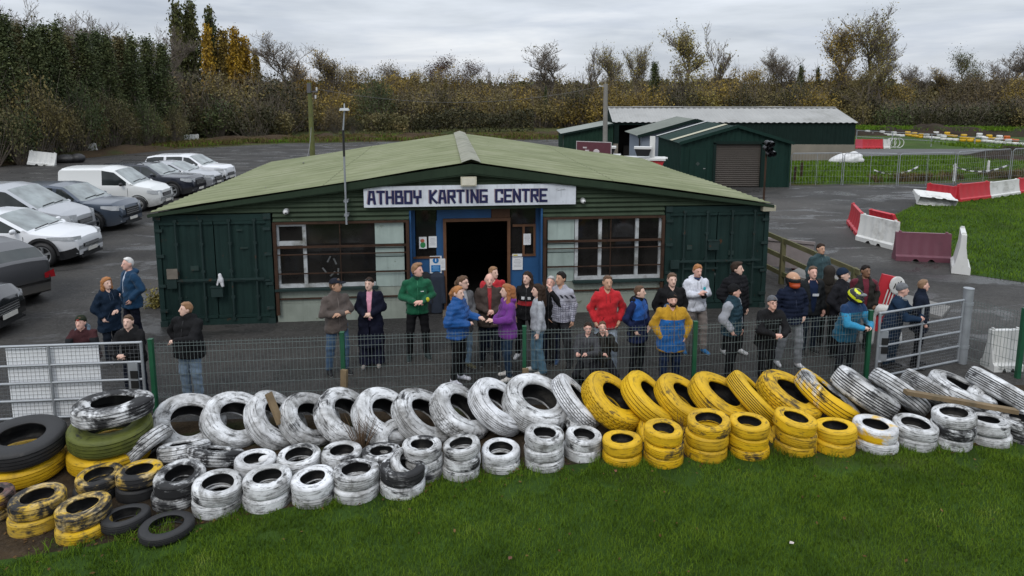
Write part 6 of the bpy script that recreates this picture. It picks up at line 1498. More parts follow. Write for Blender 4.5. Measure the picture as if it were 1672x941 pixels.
make_car('parked_car', 'car', 'silver saloon car mostly hidden between the black estate and the white crossover', (318, 312), hd(-2), 4.65, 1.80, [(0, .58), (.06, .70), (.4, .86), (1.2, .96), (2.1, 1.40), (2.7, 1.45), (3.3, 1.40), (4.0, 1.06), (4.55, 1.02), (4.65, .65)], P_SILV, r=.32, belt=.92, glass=(1.15, 4.0), pillars=(2.3, 3.2), fo=.88, lamp=(.64, .80, .45), grille=(.5, .68))
make_car('parked_car', 'car', 'white tall crossover car farthest from the camera in the car row', (341, 303), hd(-3), 4.58, 1.85, SUV(4.58, 1.06, 1.62, 1.1), P_WHITE, r=.37, belt=1.0, glass=(1.1, 4.35), pillars=(2.2, 3.2), cladding=True, fo=.86, wb=2.77, lamp=(.78, .90, .35), grille=(.5, .64), rim=M_PLAS)
make_car('parked_car', 'car', 'dark grey hatchback with muddy tail seen from behind at the left edge', (-62, 512), hd(154), 4.25, 1.76, [(0, .60), (.06, .72), (.4, .88), (1.15, .98), (2.1, 1.42), (2.6, 1.47), (3.3, 1.42), (3.75, 1.30), (4.15, 1.02), (4.25, .70)], car_paint('dark_grey_car_paint', (.040, .040, .044), .2, .4, .8), r=.32, belt=.95, glass=(1.1, 4.1), pillars=(2.2, 3.1), fo=.88, tail=True, contact='rear')
make_car('parked_car', 'car', 'black car with only its nose showing at the left edge', (-100, 568), hd(4), 4.4, 1.76, HATCH(4.4, .95, 1.45, 1.15), car_paint('black_car_paint', (.012, .012, .014), .1, .22, .2), r=.32, belt=.92, glass=(1.15, 4.2), pillars=(2.2, 3.1), fo=.86, lamp=(.62, .76, .4))
# ================================================================ people
def rotm(ax, a):
    return np.array(Matrix.Rotation(a, 3, ax))
SKIN = [plain('skin_fair', (.64, .42, .335), .5, .08, 30), plain('skin_rosy', (.64, .375, .30), .5, .08, 30), plain('skin_tan', (.46, .27, .18), .5, .08, 30), plain('skin_brown', (.20, .105, .062), .5, .1, 30)]
M_EYE = flat((.02, .015, .012), .25, name='eye'); M_LIP = flat((.33, .13, .11), .5, name='lips')
_cl = {}
def st_zip(top): return bool(top.get('collar')) or top.get('puff') or (max(top.get('col', top.get('cols', [(0, 0, 0)])[0])) < .05 and not top.get('skirt'))
def cloth(c, rough=.85, var=.22, sc=14):
    k = (tuple(c), rough, var)
    if k not in _cl:
        t = NT('cloth'); v = t.shifted(); f = t.noise(v, sc, 5, .62, .4)
        col = t.ramp(f, [(.28, dark(c, 1 - var)), (.55, c), (.8, dark(c, 1 + var))]); t.bump(t.noise(t.scale(v, (1, 1, .7)), 13, 4, .6, .8), .6, .02); t.bsdf.inputs['Sheen Weight'].default_value = .0 if max(c) < .06 else .1
        _cl[k] = t.done(col, rough, 0, .10 if max(c) < .06 else .2)
    return _cl[k]
HAIRC = {'brown': (.095, .052, .028), 'dark': (.034, .022, .016), 'black': (.016, .013, .012), 'ginger': (.32, .135, .045), 'auburn': (.28, .11, .04), 'blond': (.26, .17, .08), 'sandy': (.24, .13, .065), 'grey': (.36, .35, .34), 'white': (.60, .59, .57), 'fair': (.20, .12, .07)}
ARM = {  # elbow, wrist, hand direction for the left (+x) arm, relative to a shoulder at (.185, 0, 1.41); x outward, -y forward
    'down': ((.235, .03, 1.13), (.245, -.03, .885), (0, -.15, -1)), 'pocket': ((.275, .07, 1.15), (.205, -.07, .965), (-.35, -.25, -.9)), 'clasp': ((.255, .03, 1.15), (.065, -.215, 1.085), (-.9, -.2, .0)),
    'cross': ((.25, -.06, 1.16), (-.02, -.215, 1.17), (-1, .12, .12)), 'lean': ((.25, -.20, 1.17), (.09, -.40, 1.20), (-1, -.1, -.1)), 'chest': ((.245, .0, 1.15), (.05, -.22, 1.20), (-.75, -.1, .5)), 'reach': ((.24, -.06, 1.17), (.16, -.30, 1.15), (-.2, -.9, .25)),
    'hip': ((.33, .10, 1.17), (.20, .0, .99), (-.7, -.5, -.3)), 'face': ((.24, -.12, 1.20), (.06, -.20, 1.50), (-.3, 0, 1)), 'behind': ((.25, .12, 1.15), (.12, .16, .95), (-.8, .2, -.4)), 'foot': ((.24, -.1, 1.15), (.16, -.22, .96), (-.2, -.6, -.6))}
def person(label, x, y, face=0, h=1.75, skin=0, hair=('short', 'brown'), hat=None, arms=('down', 'down'), top=None, legs=None, shoes=(.02, .02, .022), sex='m', bulk=1.0, turn=0, nod=0, lean=0, stance=(.0, 0), girth=1.0, z=0.0, beard=None, glasses=None, crouch=0.0):
    """top = dict(col, e (thickness), hem, coat?, hood?, collar?, puff?, cols/paint ...); legs = dict(col, fit, cuff)"""
    pr_ = random.Random(label); S = h / 1.75; top = dict(top or {}); legs = dict(legs or {})
    z -= crouch * S
    root = empty('person', (x, y, z), R(face), label, 'person', 'people watching from the yard'); root.scale = (S, S, S)
    fem = sex == 'f'; sw = (.152 if fem else .174) * (1 + (bulk - 1) * .5); g = girth
    LM = (rotm('X', R(lean)), np.array([0, .02, .95])) if lean else None     # upper body leans forward from the hips
    ho = np.array([0, .01, 1.53]); HR = rotm('Z', R(turn)) @ rotm('X', R(nod))
    if LM is not None:
        ho_w = LM[0] @ (ho - LM[1]) + LM[1]
    else: ho_w = ho
    def HM(p):     # head point -> body space
        return HR @ (np.array(p) - ho) + ho_w - np.array([0, 0, .022])
    def TP(p): return (LM[0] @ (np.array(p) - LM[1]) + LM[1]) if LM is not None else np.array(p, float)
    sp, fw = stance; sp += pr_.uniform(-.015, .045); fw += pr_.uniform(-.06, .06); sway = pr_.uniform(-.022, .022); hipx = .09 if not fem else .088
    J = {}
    for s_ in (1, -1):
        f_ = fw * s_
        J['hip', s_] = np.array([hipx * s_ + sway, .0, .91]); J['ank', s_] = np.array([(.095 + sp) * s_, .03 - f_, .085 + crouch]); m_ = (J['hip', s_] + J['ank', s_]) / 2; J['knee', s_] = m_ + np.array([(.012 + .25 * crouch) * s_, -.03 - (math.sqrt(max(0, .425 ** 2 - ((.825 - crouch) / 2) ** 2)) if crouch else 0), .02])
        a = arms[0] if s_ == 1 else arms[1]; e, w_, hd_ = ARM[a] if isinstance(a, str) else a
        k = sw - .175
        J['sho', s_] = TP((sw * s_, .014, 1.385)); j1, j2, j3 = (pr_.uniform(-.022, .022) for _ in range(3)); J['elb', s_] = TP(((e[0] + k + j1) * s_, e[1] + j2, e[2])); J['wri', s_] = TP((w_[0] * s_ + k * s_ * .3 + j1 * .6, w_[1] - abs(j3) * .5, w_[2] + j3 * (0 if lean else 1.0) - (.03 if (a == 'cross' and s_ < 0) else 0))); hv = np.array([hd_[0] * s_, hd_[1], hd_[2]], float); hv = hv / np.linalg.norm(hv); J['hd', s_] = LM[0] @ hv if LM is not None else hv
    # ---- body: one continuous surface
    B = SDF(.035)
    B.loft([(.84, 0, .01, .15 * g, .105 * g), (.93, 0, .015, .168 * g, .118 * g), (1.06, 0, .0, .142 * g, .105 * g), (1.22, 0, .0, (sw - .03), .112), (1.34, 0, .01, sw - .015, .10), (1.40, 0, .015, sw - .03, .08), (1.45, 0, .015, sw * .55, .065), (1.48, 0, .02, .06, .055)], M=LM)
    for s_ in (1, -1):
        B.cap(J['hip', s_], J['knee', s_], .082, .056).cap(J['knee', s_], J['ank', s_], .056, .040).cap(J['ank', s_] + [0, .02, -.04], J['ank', s_] + [.03 * s_, -.15, -.05], .036, .03)
        B.cap(J['sho', s_], J['elb', s_], .050, .041).cap(J['elb', s_], J['wri', s_], .040, .028)
        B.cap(J['wri', s_], J['wri', s_] + J['hd', s_] * .085, .028, .033)
    B.cap(TP((0, .02, 1.42)), HM((0, .005, 1.56)), .058 if not fem else .048, .052 if not fem else .044)
    HMt = (HR, ho); hsh = ho_w - ho - np.array([0, 0, .022])     # head prims are written upright, then turned
    def hell(c, r):
        # rotate about ho then shift
        B.p.append(('e', np.array(c, float) + hsh, np.array(r, float), 0, 0, 1, (HR, ho_w)))
    def hcap(a, b, ra, rb): B.p.append(('c', np.array(a, float) + hsh, np.array(b, float) + hsh, ra, rb, 1, (HR, ho_w)))
    kf = B.k
    hell((0, -.003, 1.646), (.0735, .092, .100)); hell((0, -.035, 1.584), (.057, .063, .064)); hell((0, -.062, 1.548), (.032, .032, .026))
    hcap((0, -.092, 1.650), (0, -.112, 1.612), .010, .016)
    for s_ in (1, -1): hell((.0765 * s_, .008, 1.628), (.012, .024, .034))
    B.k = .022; V, F = B.mesh(.0125)
    mats = [SKIN[skin], M_EYE, M_LIP, cloth(HAIRC.get(hair[1], HAIRC['brown']))]
    body = MB(); fing = MB()
    for s_ in (1, -1):
        w_, d_ = J['wri', s_], J['hd', s_]; palm = w_ + d_ * .075; fw_ = TP((0, 0, 0)) * 0; side = np.cross(d_, [0, 0, 1.0] if abs(d_[2]) < .8 else [0, -1.0, 0]); side /= np.linalg.norm(side); curl = np.cross(side, d_) * (-1 if abs(d_[2]) < .8 else 1)
        if abs(d_[2]) >= .8: curl = np.array([-s_ * 1.0, -.2, 0]); side = np.cross(d_, curl); side /= np.linalg.norm(side)
        for q, ln in zip((-.027, -.009, .009, .027), (.062, .074, .070, .054)):
            b0 = palm + side * q; b1 = b0 + d_ * ln * .55 + curl * .012; b2 = b1 + d_ * ln * .42 + curl * .034
            fing.tube([b0 - d_ * .015, b0 + d_ * .01, b1, b2], [.0095, .0092, .0085, .006], 6)
        t0 = w_ + d_ * .025 - side * .026; t1 = t0 + d_ * .03 - side * .022 + curl * .01; t2 = t1 + d_ * .035 - side * .004 + curl * .018; fing.tube([t0, t1, t2], [.012, .0105, .008], 6)
    eyes = MB()
    for s_ in (1, -1):
        eyes.ell(HM((.030 * s_, -.0850, 1.646)), (.0100, .009, .0050), 8, 5, 1, rot=(0, 0, R(turn))); eyes.bar(HM((.015 * s_, -.0925, 1.665)), HM((.044 * s_, -.082, 1.666)), .005, .006, 3)
    eyes.ell(HM((0, -.0925, 1.577)), (.022, .010, .0062), 8, 5, 2, rot=(0, 0, R(turn)))
    n0 = len(V); allV = [V]; allF = [F]; allm = [np.zeros(len(F), int)]; tri = []
    o = np_mesh('body', V, F, mats, np.zeros(len(F), int), parent=root)
    # fold fingers and features into the same mesh
    import bmesh
    bm = bmesh.new(); bm.from_mesh(o.data)
    for src in (fing, eyes):
        vs = [bm.verts.new(p) for p in src.v]
        for f_, m_ in zip(src.f, src.m):
            try: q = bm.faces.new([vs[i] for i in f_]); q.material_index = m_; q.smooth = True
            except ValueError: pass
    bm.to_mesh(o.data); bm.free()
    # ---- top garment
    e = top.get('e', .018) * .86; hem = top.get('hem', .84); T = SDF(.04 if top.get('puff') else .032)
    sk = top.get('skirt', 0.0)
    rows = [(hem - .02, 0, .01, .178 * g + e + sk, .130 * g + e + sk * .7), (.95, 0, .012, .172 * g + e + sk * .4, .122 * g + e + .008), (1.07, 0, .0, .150 * g + e + .008, .112 * g + e), (1.22, 0, .0, sw - .022 + e, .116 + e + (.012 if fem else 0)), (1.34, 0, .01, sw + .004 + e * .7, .102 + e), (1.40, 0, .014, sw - .02 + e * .6, .088 + e * .8), (1.45, 0, .018, sw * .62 + e * .5, .070 + e * .6), (1.49, 0, .016, .070 + e * .4, .064 + e * .4)]
    rows = [q for q in rows if q[0] >= hem - .021]; T.loft(rows, 0, LM)
    for s_ in (1, -1):
        T.cap(J['sho', s_], J['elb', s_], .049 + e * .85, .046 + e * .9, 1); T.cap(J['elb', s_], J['wri', s_] + (J['elb', s_] - J['wri', s_]) * .04, .047 + e * .85, .034 + e * .6, 1)
    col_z = top.get('collar', 0)
    if col_z: T.cap(TP((0, .018, 1.44)), TP((0, .008, 1.44 + col_z)), .068 + e * .5, .066 + e * .4, 2)
    if top.get('hood') == 'down': T.ell(TP((0, .105, 1.45)), (.115, .065, .06), 2); T.cap(TP((.085, .03, 1.455)), TP((-.085, .03, 1.455)), .035, .035, 2)
    ph = rng.uniform(0, 6)
    def folds(P, a=top.get('fold', .0065)):
        x_, y_, z_ = P[..., 0], P[..., 1], P[..., 2]
        n_ = a * (np.sin(z_ * 34 + 9 * x_ + ph) * np.sin(x_ * 21 - z_ * 13 + 2 * ph) + .7 * np.sin(y_ * 30 + z_ * 22 - x_ * 12 + ph) - 1.1 * (1 - np.abs(np.sin(z_ * 17 + 14 * x_ + 6 * np.sin(x_ * 11 + ph) + ph))) ** 3)
        if top.get('puff'): n_ = n_ - np.where(np.abs(x_) < (.17 if top.get('gilet') else 9), .010, 0) * np.abs(np.sin(z_ * PI / .075 + .15 * np.sin(x_ * 9)))
        return n_
    T.noise = folds
    hz = hem
    if LM is None: T.clips.append(lambda P: np.where(np.abs(P[..., 0]) < .24 + sk, hz + .006 * np.sin(P[..., 0] * 19 + ph) - P[..., 2], -1.0))
    if top.get('open'):    # open front: a wedge cut out of the garment from neck to hem
        wd_ = top['open']; T.clips.append(lambda P: np.minimum(np.minimum(wd_ * (.35 + 1.2 * (P[..., 2] - .85)) - np.abs(P[..., 0]), -(P[..., 1] + .02)), .05 + 0 * P[..., 0]))
    elif top.get('vneck', .03): T.clips.append(lambda P: np.minimum(np.minimum(np.clip((P[..., 2] - top.get('vz', 1.42)) * .9, 0, .06) - np.abs(P[..., 0]) + (0 if P.size else 0), -(P[..., 1] + .03)), .05) if not col_z else -1.0 + 0 * P[..., 0])
    V, F = T.mesh(.0125)
    pm = top.get('paint'); ml = top.get('cols', [top.get('col', (.05, .05, .05))])
    mi = None
    C = V[F].mean(1)
    if pm is not None: own = T.owner(C); mi = pm(C, own)
    np_mesh(top.get('name', 'jacket'), V, F, [cloth(c, top.get('rough', .85)) for c in ml], mi, parent=root)
    if top.get('inner'):     # shirt showing in the opening
        I = SDF(.03); ie = e * .35 + .006
        I.loft([(.86, 0, .01, .16 * g, .116 * g), (1.06, 0, .0, .146 * g, .106 * g + ie), (1.22, 0, .0, sw - .035, .112 + ie), (1.34, 0, .008, sw - .03, .10 + ie), (1.43, 0, .014, sw * .55, .072 + ie * .6), (1.475, 0, .016, .068, .066)], M=LM); V, F = I.mesh(.016); np_mesh('shirt', V, F, cloth(top['inner']), parent=root)
    for ex in top.get('extras', []):
        q = MB()
        if ex[0] == 'box': q.box(TP(ex[2]), ex[3], rot=ex[5] if len(ex) > 5 else None)
        elif ex[0] == 'ell': q.ell(TP(ex[2]), ex[3], 10, 6)
        elif ex[0] == 'tube': q.tube([TP(p) for p in ex[2]], ex[3], 6)
        q.build(ex[1], cloth(ex[4]), root, smooth=True)
    zr_ = np.array([q[0] for q in rows]); yf_ = np.array([q[2] - q[4] for q in rows]); fy = lambda z: float(np.interp(z, zr_, yf_)) - .004
    c0 = ml[0]; tr_ = flat(tuple(min(1, x * 2.2 + .03) for x in c0), .5, .3 if col_z else 0.0, name='trim') if max(c0) < .12 else flat(dark(c0, .45), .6, name='trim')
    if not top.get('open') and LM is None and st_zip(top):
        MB().tube([(0, fy(z), z) for z in np.linspace(hem + .02, 1.44, 9)], .0045, 4).build('zip', tr_, root)
        for s_ in (1, -1): MB().tube([(.085 * s_, fy(1.0) + .014, 1.04), (.125 * s_, fy(.95) + .045, .93)], .0045, 4).build('pocket_seam', tr_, root)
    elif top.get('hood') == 'down' and LM is None and not top.get('open'):
        for s_ in (1, -1): MB().tube([(.03 * s_, fy(1.42) - .004, 1.42), (.034 * s_, fy(1.36) - .008, 1.35), (.036 * s_, fy(1.30) - .006, 1.29)], .0045, 4).build('draw_cord', tr_, root); MB().tube([(.07 * s_, fy(1.03) + .002, 1.05), (.12 * s_, fy(.93) + .02, .93)], .005, 4).build('pocket_seam', tr_, root)
    if sum(c0) > .03 and LM is None and not top.get('skirt'):
        hb = SDF(.02); zz_ = hem + .0; hb.loft([(zz_ - .004, 0, .012, float(np.interp(zz_, zr_, [q[3] for q in rows])) + .004, float(np.interp(zz_, zr_, [q[4] for q in rows])) + .004), (zz_ + .035, 0, .012, float(np.interp(zz_ + .03, zr_, [q[3] for q in rows])) + .003, float(np.interp(zz_ + .03, zr_, [q[4] for q in rows])) + .003)]); V, F = hb.mesh(.0135); np_mesh('hem_band', V, F, cloth(dark(c0, .62)), parent=root)
    # ---- legs
    lc = legs.get('col', (.02, .02, .024)); fit = max(.009, legs.get('fit', .012)); cuff = legs.get('cuff', .085)
    T = SDF(.03); T.loft([(.82, 0, .01, .15 * g + fit, .105 * g + fit), (.90, 0, .014, .166 * g + .004, .117 * g + .004), (.97, 0, .006, .150 * g + .003, .108 * g + .003)])
    flare = legs.get('flare', 0.0)
    for s_ in (1, -1): T.cap(J['hip', s_], J['knee', s_], .086 + fit, .058 + fit); T.cap(J['knee', s_], J['ank', s_] + [0, .005, -.02], .058 + fit, .043 + fit + flare)
    T.noise = lambda P: .006 * np.sin(P[..., 2] * 42 + ph + 11 * P[..., 0]) * np.sin(P[..., 1] * 25 + P[..., 2] * 16 + ph)
    T.clips.append(lambda P: cuff + crouch - P[..., 2]); V, F = T.mesh(.0135)
    lm = [cloth(c) for c in legs.get('cols', [lc])]; np_mesh('trousers', V, F, lm, legs['paint'](V[F].mean(1)) if legs.get('paint') else None, parent=root)
    for s_ in (1, -1):
        a = J['ank', s_]; K = SDF(.02).cap(a + [0, .03, -.035], a + [.03 * s_, -.155, -.052], .046, .036, 0).cap(a + [0, .02, .0], a + [.004 * s_, -.03, -.03], .045, .045, 0); K.clips.append(lambda P: .004 + crouch - P[..., 2]); V, F = K.mesh(.012); C = V[F].mean(1)
        np_mesh('shoe', V, F, [cloth(shoes, .5), flat((.55, .55, .55), .6) if sum(shoes) > .03 else flat((.03, .03, .03), .6)], (C[:, 2] < .022 + crouch).astype(int), parent=root)
    # ---- hair, hats
    st, hc = hair; K = SDF(.02)
    hM = (HR, ho_w)
    def k_ell(c, r): K.p.append(('e', np.array(c, float) + hsh, np.array(r, float), 0, 0, 0, hM))
    def k_cap(a, b, ra, rb): K.p.append(('c', np.array(a, float) + hsh, np.array(b, float) + hsh, ra, rb, 0, hM))
    def loc(P): return (P - ho_w + np.array([0, 0, .022])) @ HR + ho
    hairline = {'short': 1.694, 'crop': 1.702, 'quiff': 1.698, 'long': 1.690, 'pony': 1.690, 'bald': 1.80, 'bob': 1.685, 'receding': 1.71}.get(st, 1.682)
    def facecut(P):
        q = loc(P); return np.interp(q[..., 1], [-.13, -.075, -.05, -.025, .0, .05, .10], np.array([.035, .026, .002, -.045, -.085, -.14, -.17])) + hairline + .007 * np.sin(q[..., 0] * 95 + ph) - q[..., 2]
    if st not in ('none',):
        t_ = {'crop': .005, 'short': .010, 'quiff': .015, 'receding': .008, 'bald': .004, 'long': .014, 'pony': .010, 'bob': .016}.get(st, .012)
        if st == 'bald':
            k_ell((0, .012, 1.62), (.0785, .092, .07)); K.clips.append(lambda P: np.maximum(facecut(P) * 0 + (loc(P)[..., 2] - 1.665), -(loc(P)[..., 1] - .005)))
        else:
            k_ell((0, .004, 1.650), (.0735 + t_, .092 + t_, .102 + t_)); k_ell((.01, -.03, 1.718), (.056, .057, .030 + t_))
            if st == 'quiff': k_ell((0, -.055, 1.745), (.055, .045, .026))
            K.clips.append(facecut)
        K.noise = lambda P: .006 * np.sin(P[..., 0] * 70 + ph) * np.sin(P[..., 1] * 60 + P[..., 2] * 50)
        V, F = K.mesh(.0115)
        if len(F):
            ho_ = np_mesh('hair', V, F, cloth(HAIRC[hc], .6), parent=root)
        if st in ('long', 'pony', 'bob'):
            K = SDF(.03); K.noise = lambda P: .005 * np.sin(P[..., 0] * 90 + 8 * np.sin(P[..., 2] * 12))
            if st == 'long':
                for s_ in (1, -1): k_cap((.072 * s_, .025, 1.67), (.095 * s_, .02, 1.44), .034, .040); k_cap((.095 * s_, .02, 1.44), (.10 * s_, .0, 1.30), .04, .022)
                k_cap((0, .08, 1.66), (0, .10, 1.36), .07, .075)
            elif st == 'bob':
                for s_ in (1, -1): k_cap((.070 * s_, .02, 1.68), (.080 * s_, .01, 1.52), .036, .042)
                k_cap((0, .07, 1.66), (0, .075, 1.52), .065, .07)
            else: k_cap((0, .09, 1.69), (0, .135, 1.60), .032, .036); k_cap((0, .135, 1.60), (0, .115, 1.40), .036, .018)
            V, F = K.mesh(.013); np_mesh('hair', V, F, cloth(HAIRC[hc], .6), parent=root)
    if beard:
        K = SDF(.02); k_ell((0, -.045, 1.565), (.064, .068, .055)); K.clips.append(lambda P: loc(P)[..., 2] - 1.600); K.clips.append(lambda P: .012 - np.linalg.norm((loc(P) - np.array([0, -.10, 1.578])) / np.array([2.2, 3.0, .8]), axis=-1)); V, F = K.mesh(.012)
        if len(F): np_mesh('beard', V, F, cloth(HAIRC[beard], .7), parent=root)
    if glasses:
        q = MB()
        for s_ in (1, -1): q.lathe([(.016, -.002), (.020, -.002), (.020, .002), (.016, .002)], 12, closed=True, M=Matrix.Translation(Vector(HM((.031 * s_, -.103, 1.648)))) @ Matrix(HR.tolist()).to_4x4() @ Matrix.Rotation(PI / 2, 4, 'X')); q.bar(HM((.05 * s_, -.098, 1.65)), HM((.08 * s_, .0, 1.65)), .004, .004)
        q.bar(HM((-.012, -.104, 1.65)), HM((.012, -.104, 1.65)), .004, .004); q.build('glasses', flat((.015, .015, .015), .3), root)
    if hat:
        kind, hcol = hat[0], hat[1]; K = SDF(.02)
        if kind == 'beanie':
            k_ell((0, .006, 1.668), (.092, .112, .112)); K.clips.append(lambda P: 1.668 - .42 * (loc(P)[..., 1] + .02) - loc(P)[..., 2]); K.noise = lambda P: .003 * np.sin(np.arctan2(P[..., 1] - ho_w[1], P[..., 0] - ho_w[0]) * 34)
            V, F = K.mesh(.012); np_mesh('beanie', V, F, cloth(hcol), parent=root)
            for sgn in ([1] if len(hat) > 2 else []):
                if hat[2] == 'pom': MB().ell(HM((0, .01, 1.80)), (.034, .034, .032), 10, 7).build('pompom', cloth(dark(hcol, .6)), root, smooth=True)
                else: MB().ell(HM((0, -.108, 1.702)), (.028, .008, .016), 8, 5).build('badge', cloth(hat[2]), root, smooth=True)
        elif kind == 'cap':
            k_ell((0, .004, 1.668), (.087, .106, .104)); K.clips.append(lambda P: 1.685 - .12 * (loc(P)[..., 1]) - loc(P)[..., 2]); V, F = K.mesh(.0115); co_ = np_mesh('cap', V, F, cloth(hcol), parent=root)
            K = SDF(.01); k_ell((0, -.125, 1.692), (.068, .075, .012)); V, F = K.mesh(.009); np_mesh('brim', V, F, cloth(dark(hcol, .8)), parent=co_)
        elif kind == 'hood':
            k_ell((0, .02, 1.645), (.115, .13, .135)); k_cap((0, .05, 1.56), (0, .04, 1.44), .10, .12); K.clips.append(lambda P: np.where((np.abs(loc(P)[..., 0]) < .070) & (loc(P)[..., 1] < -.02) & (loc(P)[..., 2] < 1.70), .02, -.02)); V, F = K.mesh(.013); np_mesh('hood', V, F, cloth(hcol), parent=root)
        elif kind == 'helmet':
            k_ell((0, .005, 1.648), (.125, .150, .145)); k_ell((0, -.055, 1.565), (.095, .105, .065)); K.clips.append(lambda P: 1.515 - loc(P)[..., 2])
            V, F = K.mesh(.0115); C = loc(V[F].mean(1)); x_, y_, z_ = C.T; ang = np.arctan2(x_, -y_)
            if hcol == 'orange':
                mi = np.where((z_ > 1.625) & (z_ < 1.70) & (y_ < -.03), 1, np.where((z_ < 1.625) & (y_ < -.06), 2, np.where((z_ > 1.70) & (y_ < .06), 3, 0))); cs = [(.015, .015, .016), (.012, .012, .012), (.36, .055, .015), (.40, .22, .13)]
            else:
                band = np.sin(ang * 3.0 + z_ * 42) > .35; mi = np.where((z_ > 1.615) & (z_ < 1.705) & (y_ < -.045), 1, np.where((band & (z_ > 1.56)) & (np.abs(ang) > .35), 2, 0)); cs = [(.014, .014, .016), (.05, .055, .055), (.55, .60, .02)]
            ho_ = np_mesh('helmet', V, F, [flat(c, .22, name='helmet_shell') for c in cs], mi, parent=root)
            if hcol != 'orange':
                K = SDF(.01); k_ell((0, -.115, 1.690), (.095, .085, .03)); V, F = K.mesh(.011); np_mesh('visor', V, F, flat((.10, .11, .11), .1, name='visor_tint'), parent=ho_)
        elif kind == 'shades':
            q = MB()
            for s_ in (1, -1): q.ell(HM((.03 * s_, -.085, 1.725)), (.024, .012, .016), 8, 5)
            q.build('sunglasses', flat((.02, .02, .02), .2), root, smooth=True)
    return root

NAVY, BLACK, DENIM, LDENIM, DGREY = (.010, .014, .032), (.012, .012, .013), (.045, .085, .145), (.17, .23, .30), (.030, .030, .033)
WHITE_SH = (.60, .61, .64)
J_ = lambda c, **k: dict(col=c, **k)
def at(pxx, Y): return (pxx - 836) / FPX * (Y * _c + CAM_H * _s * .75)     # ground x for a figure at distance Y seen at photo column pxx
def P_(label, pxx, Y, **k): return person(label, at(pxx, Y), Y, **k)
# -- left, by the car park
P_('ginger haired woman in long navy coat beside the white haired man', 176, 12.2, h=1.63, face=62, hair=('bob', 'ginger'), sex='f', arms=('clasp', 'pocket'), top=J_((.009, .018, .034), e=.026, hem=.66, hood='down', skirt=.02), legs=J_((.010, .014, .022)))
P_('white haired man in blue jacket standing by the left container', 212, 13.0, h=1.81, face=-38, skin=1, hair=('receding', 'white'), arms=('pocket', 'clasp'), top=J_((.008, .038, .085), e=.028, hem=.78, hood='down', open=.03, inner=(.4, .45, .55)), legs=J_((.009, .010, .018)), bulk=1.1, girth=1.1)
P_('person in green pompom beanie leaning on the left gate', 140, 10.55, h=1.52, face=8, skin=1, hat=('beanie', (.022, .028, .018), (.28, .04, .03)), arms=('lean', 'lean'), lean=18, nod=-6, top=J_((.05, .02, .022), e=.026, hem=.8, hood='down', cols=[(.05, .020, .022), (.018, .02, .022), (.09, .13, .17)], paint=lambda C, o: np.where(o == 2, 2, np.where(o == 1, np.where(C[:, 2] > 1.3, 0, 1), 0))), legs=J_(DGREY))
P_('dark haired boy in black jacket behind the latch end of the left gate', 216, 10.4, h=1.56, face=4, skin=0, hair=('short', 'brown'), arms=('lean', 'lean'), lean=12, nod=-4, top=J_(BLACK, e=.022, hem=.84, hood='down'), legs=J_((.014, .017, .028)), shoes=(.03, .06, .10))
P_('young man in black jacket and pale jeans by the fence left of the tyres', 306, 10.6, h=1.66, face=-14, skin=0, hair=('short', 'sandy'), arms=('lean', 'hip'), turn=-38, nod=-4, top=J_((.011, .011, .012), e=.050, hem=.80, collar=.05, hood='down'), legs=J_(LDENIM, fit=.028), bulk=1.35, girth=1.25)
# -- middle, left to right
P_('man in brown fleece and dark cap with folded arms', 548, 11.6, h=1.77, face=40, skin=2, hair=('short', 'brown'), hat=('cap', (.016, .018, .026)), arms=('cross', 'cross'), turn=45, top=J_((.085, .068, .060), e=.022, hem=.80, collar=.04), legs=J_(DENIM, fit=.018), stance=(.03, .03))
P_('dark haired woman in long navy coat over a pink shirt', 604, 11.95, h=1.70, face=4, hair=('short', 'dark'), sex='f', hat=('shades', 0), arms=('clasp', 'clasp'), turn=-14, top=J_((.008, .009, .019), e=.034, hem=.42, open=.050, inner=(.60, .28, .36), skirt=.03, name='coat'), legs=J_((.011, .012, .026), fit=.05, flare=.03, cuff=.06), shoes=(.25, .22, .2), girth=1.06, bulk=1.1)
P_('tall man in green fleece and black trousers before the entrance panel', 681, 12.3, h=1.87, face=14, skin=1, hair=('quiff', 'sandy'), arms=('clasp', 'clasp'), turn=52, top=J_((.008, .085, .040), e=.022, hem=.86, collar=.035, cols=[(.008, .085, .040), (.010, .030, .022)], paint=lambda C, o: np.where(o == 2, 1, 0), extras=[('ell', 'yellow_glove', (.16, -.19, 1.13), (.035, .03, .045), (.50, .48, .03)), ('box', 'logo', (.075, -.148, 1.27), (.055, .008, .014), (.6, .6, .6))]), legs=J_((.010, .010, .011)), shoes=(.025, .035, .035), stance=(.07, 0), bulk=1.12)
P_('girl in bright blue puffer jacket with ginger ponytail, back half turned', 748, 11.25, h=1.74, face=62, hair=('pony', 'ginger'), sex='f', arms=('reach', 'clasp'), top=J_((.008, .065, .22), e=.040, hem=.84, puff=True, collar=.05, rough=.5), legs=J_((.009, .009, .010), fit=.002), shoes=(.55, .55, .60))
P_('dark haired woman in grey cardigan and glasses behind the blue puffer jacket', 756, 11.8, h=1.77, face=40, hair=('pony', 'brown'), sex='f', glasses=True, turn=20, arms=('clasp', 'down'), top=J_((.095, .095, .098), e=.018, hem=.72, open=.03, inner=(.3, .3, .32)), legs=J_((.20, .30, .40), fit=.008), shoes=(.10, .09, .05))
P_('bald man in brown jacket over a red top with clasped hands', 799, 12.05, h=1.75, face=6, skin=1, hair=('bald', 'grey'), arms=('clasp', 'clasp'), top=J_((.058, .044, .038), e=.032, hem=.76, collar=.03, open=.035, inner=(.30, .03, .035)), legs=J_((.012, .014, .022)), bulk=1.08, girth=1.08)
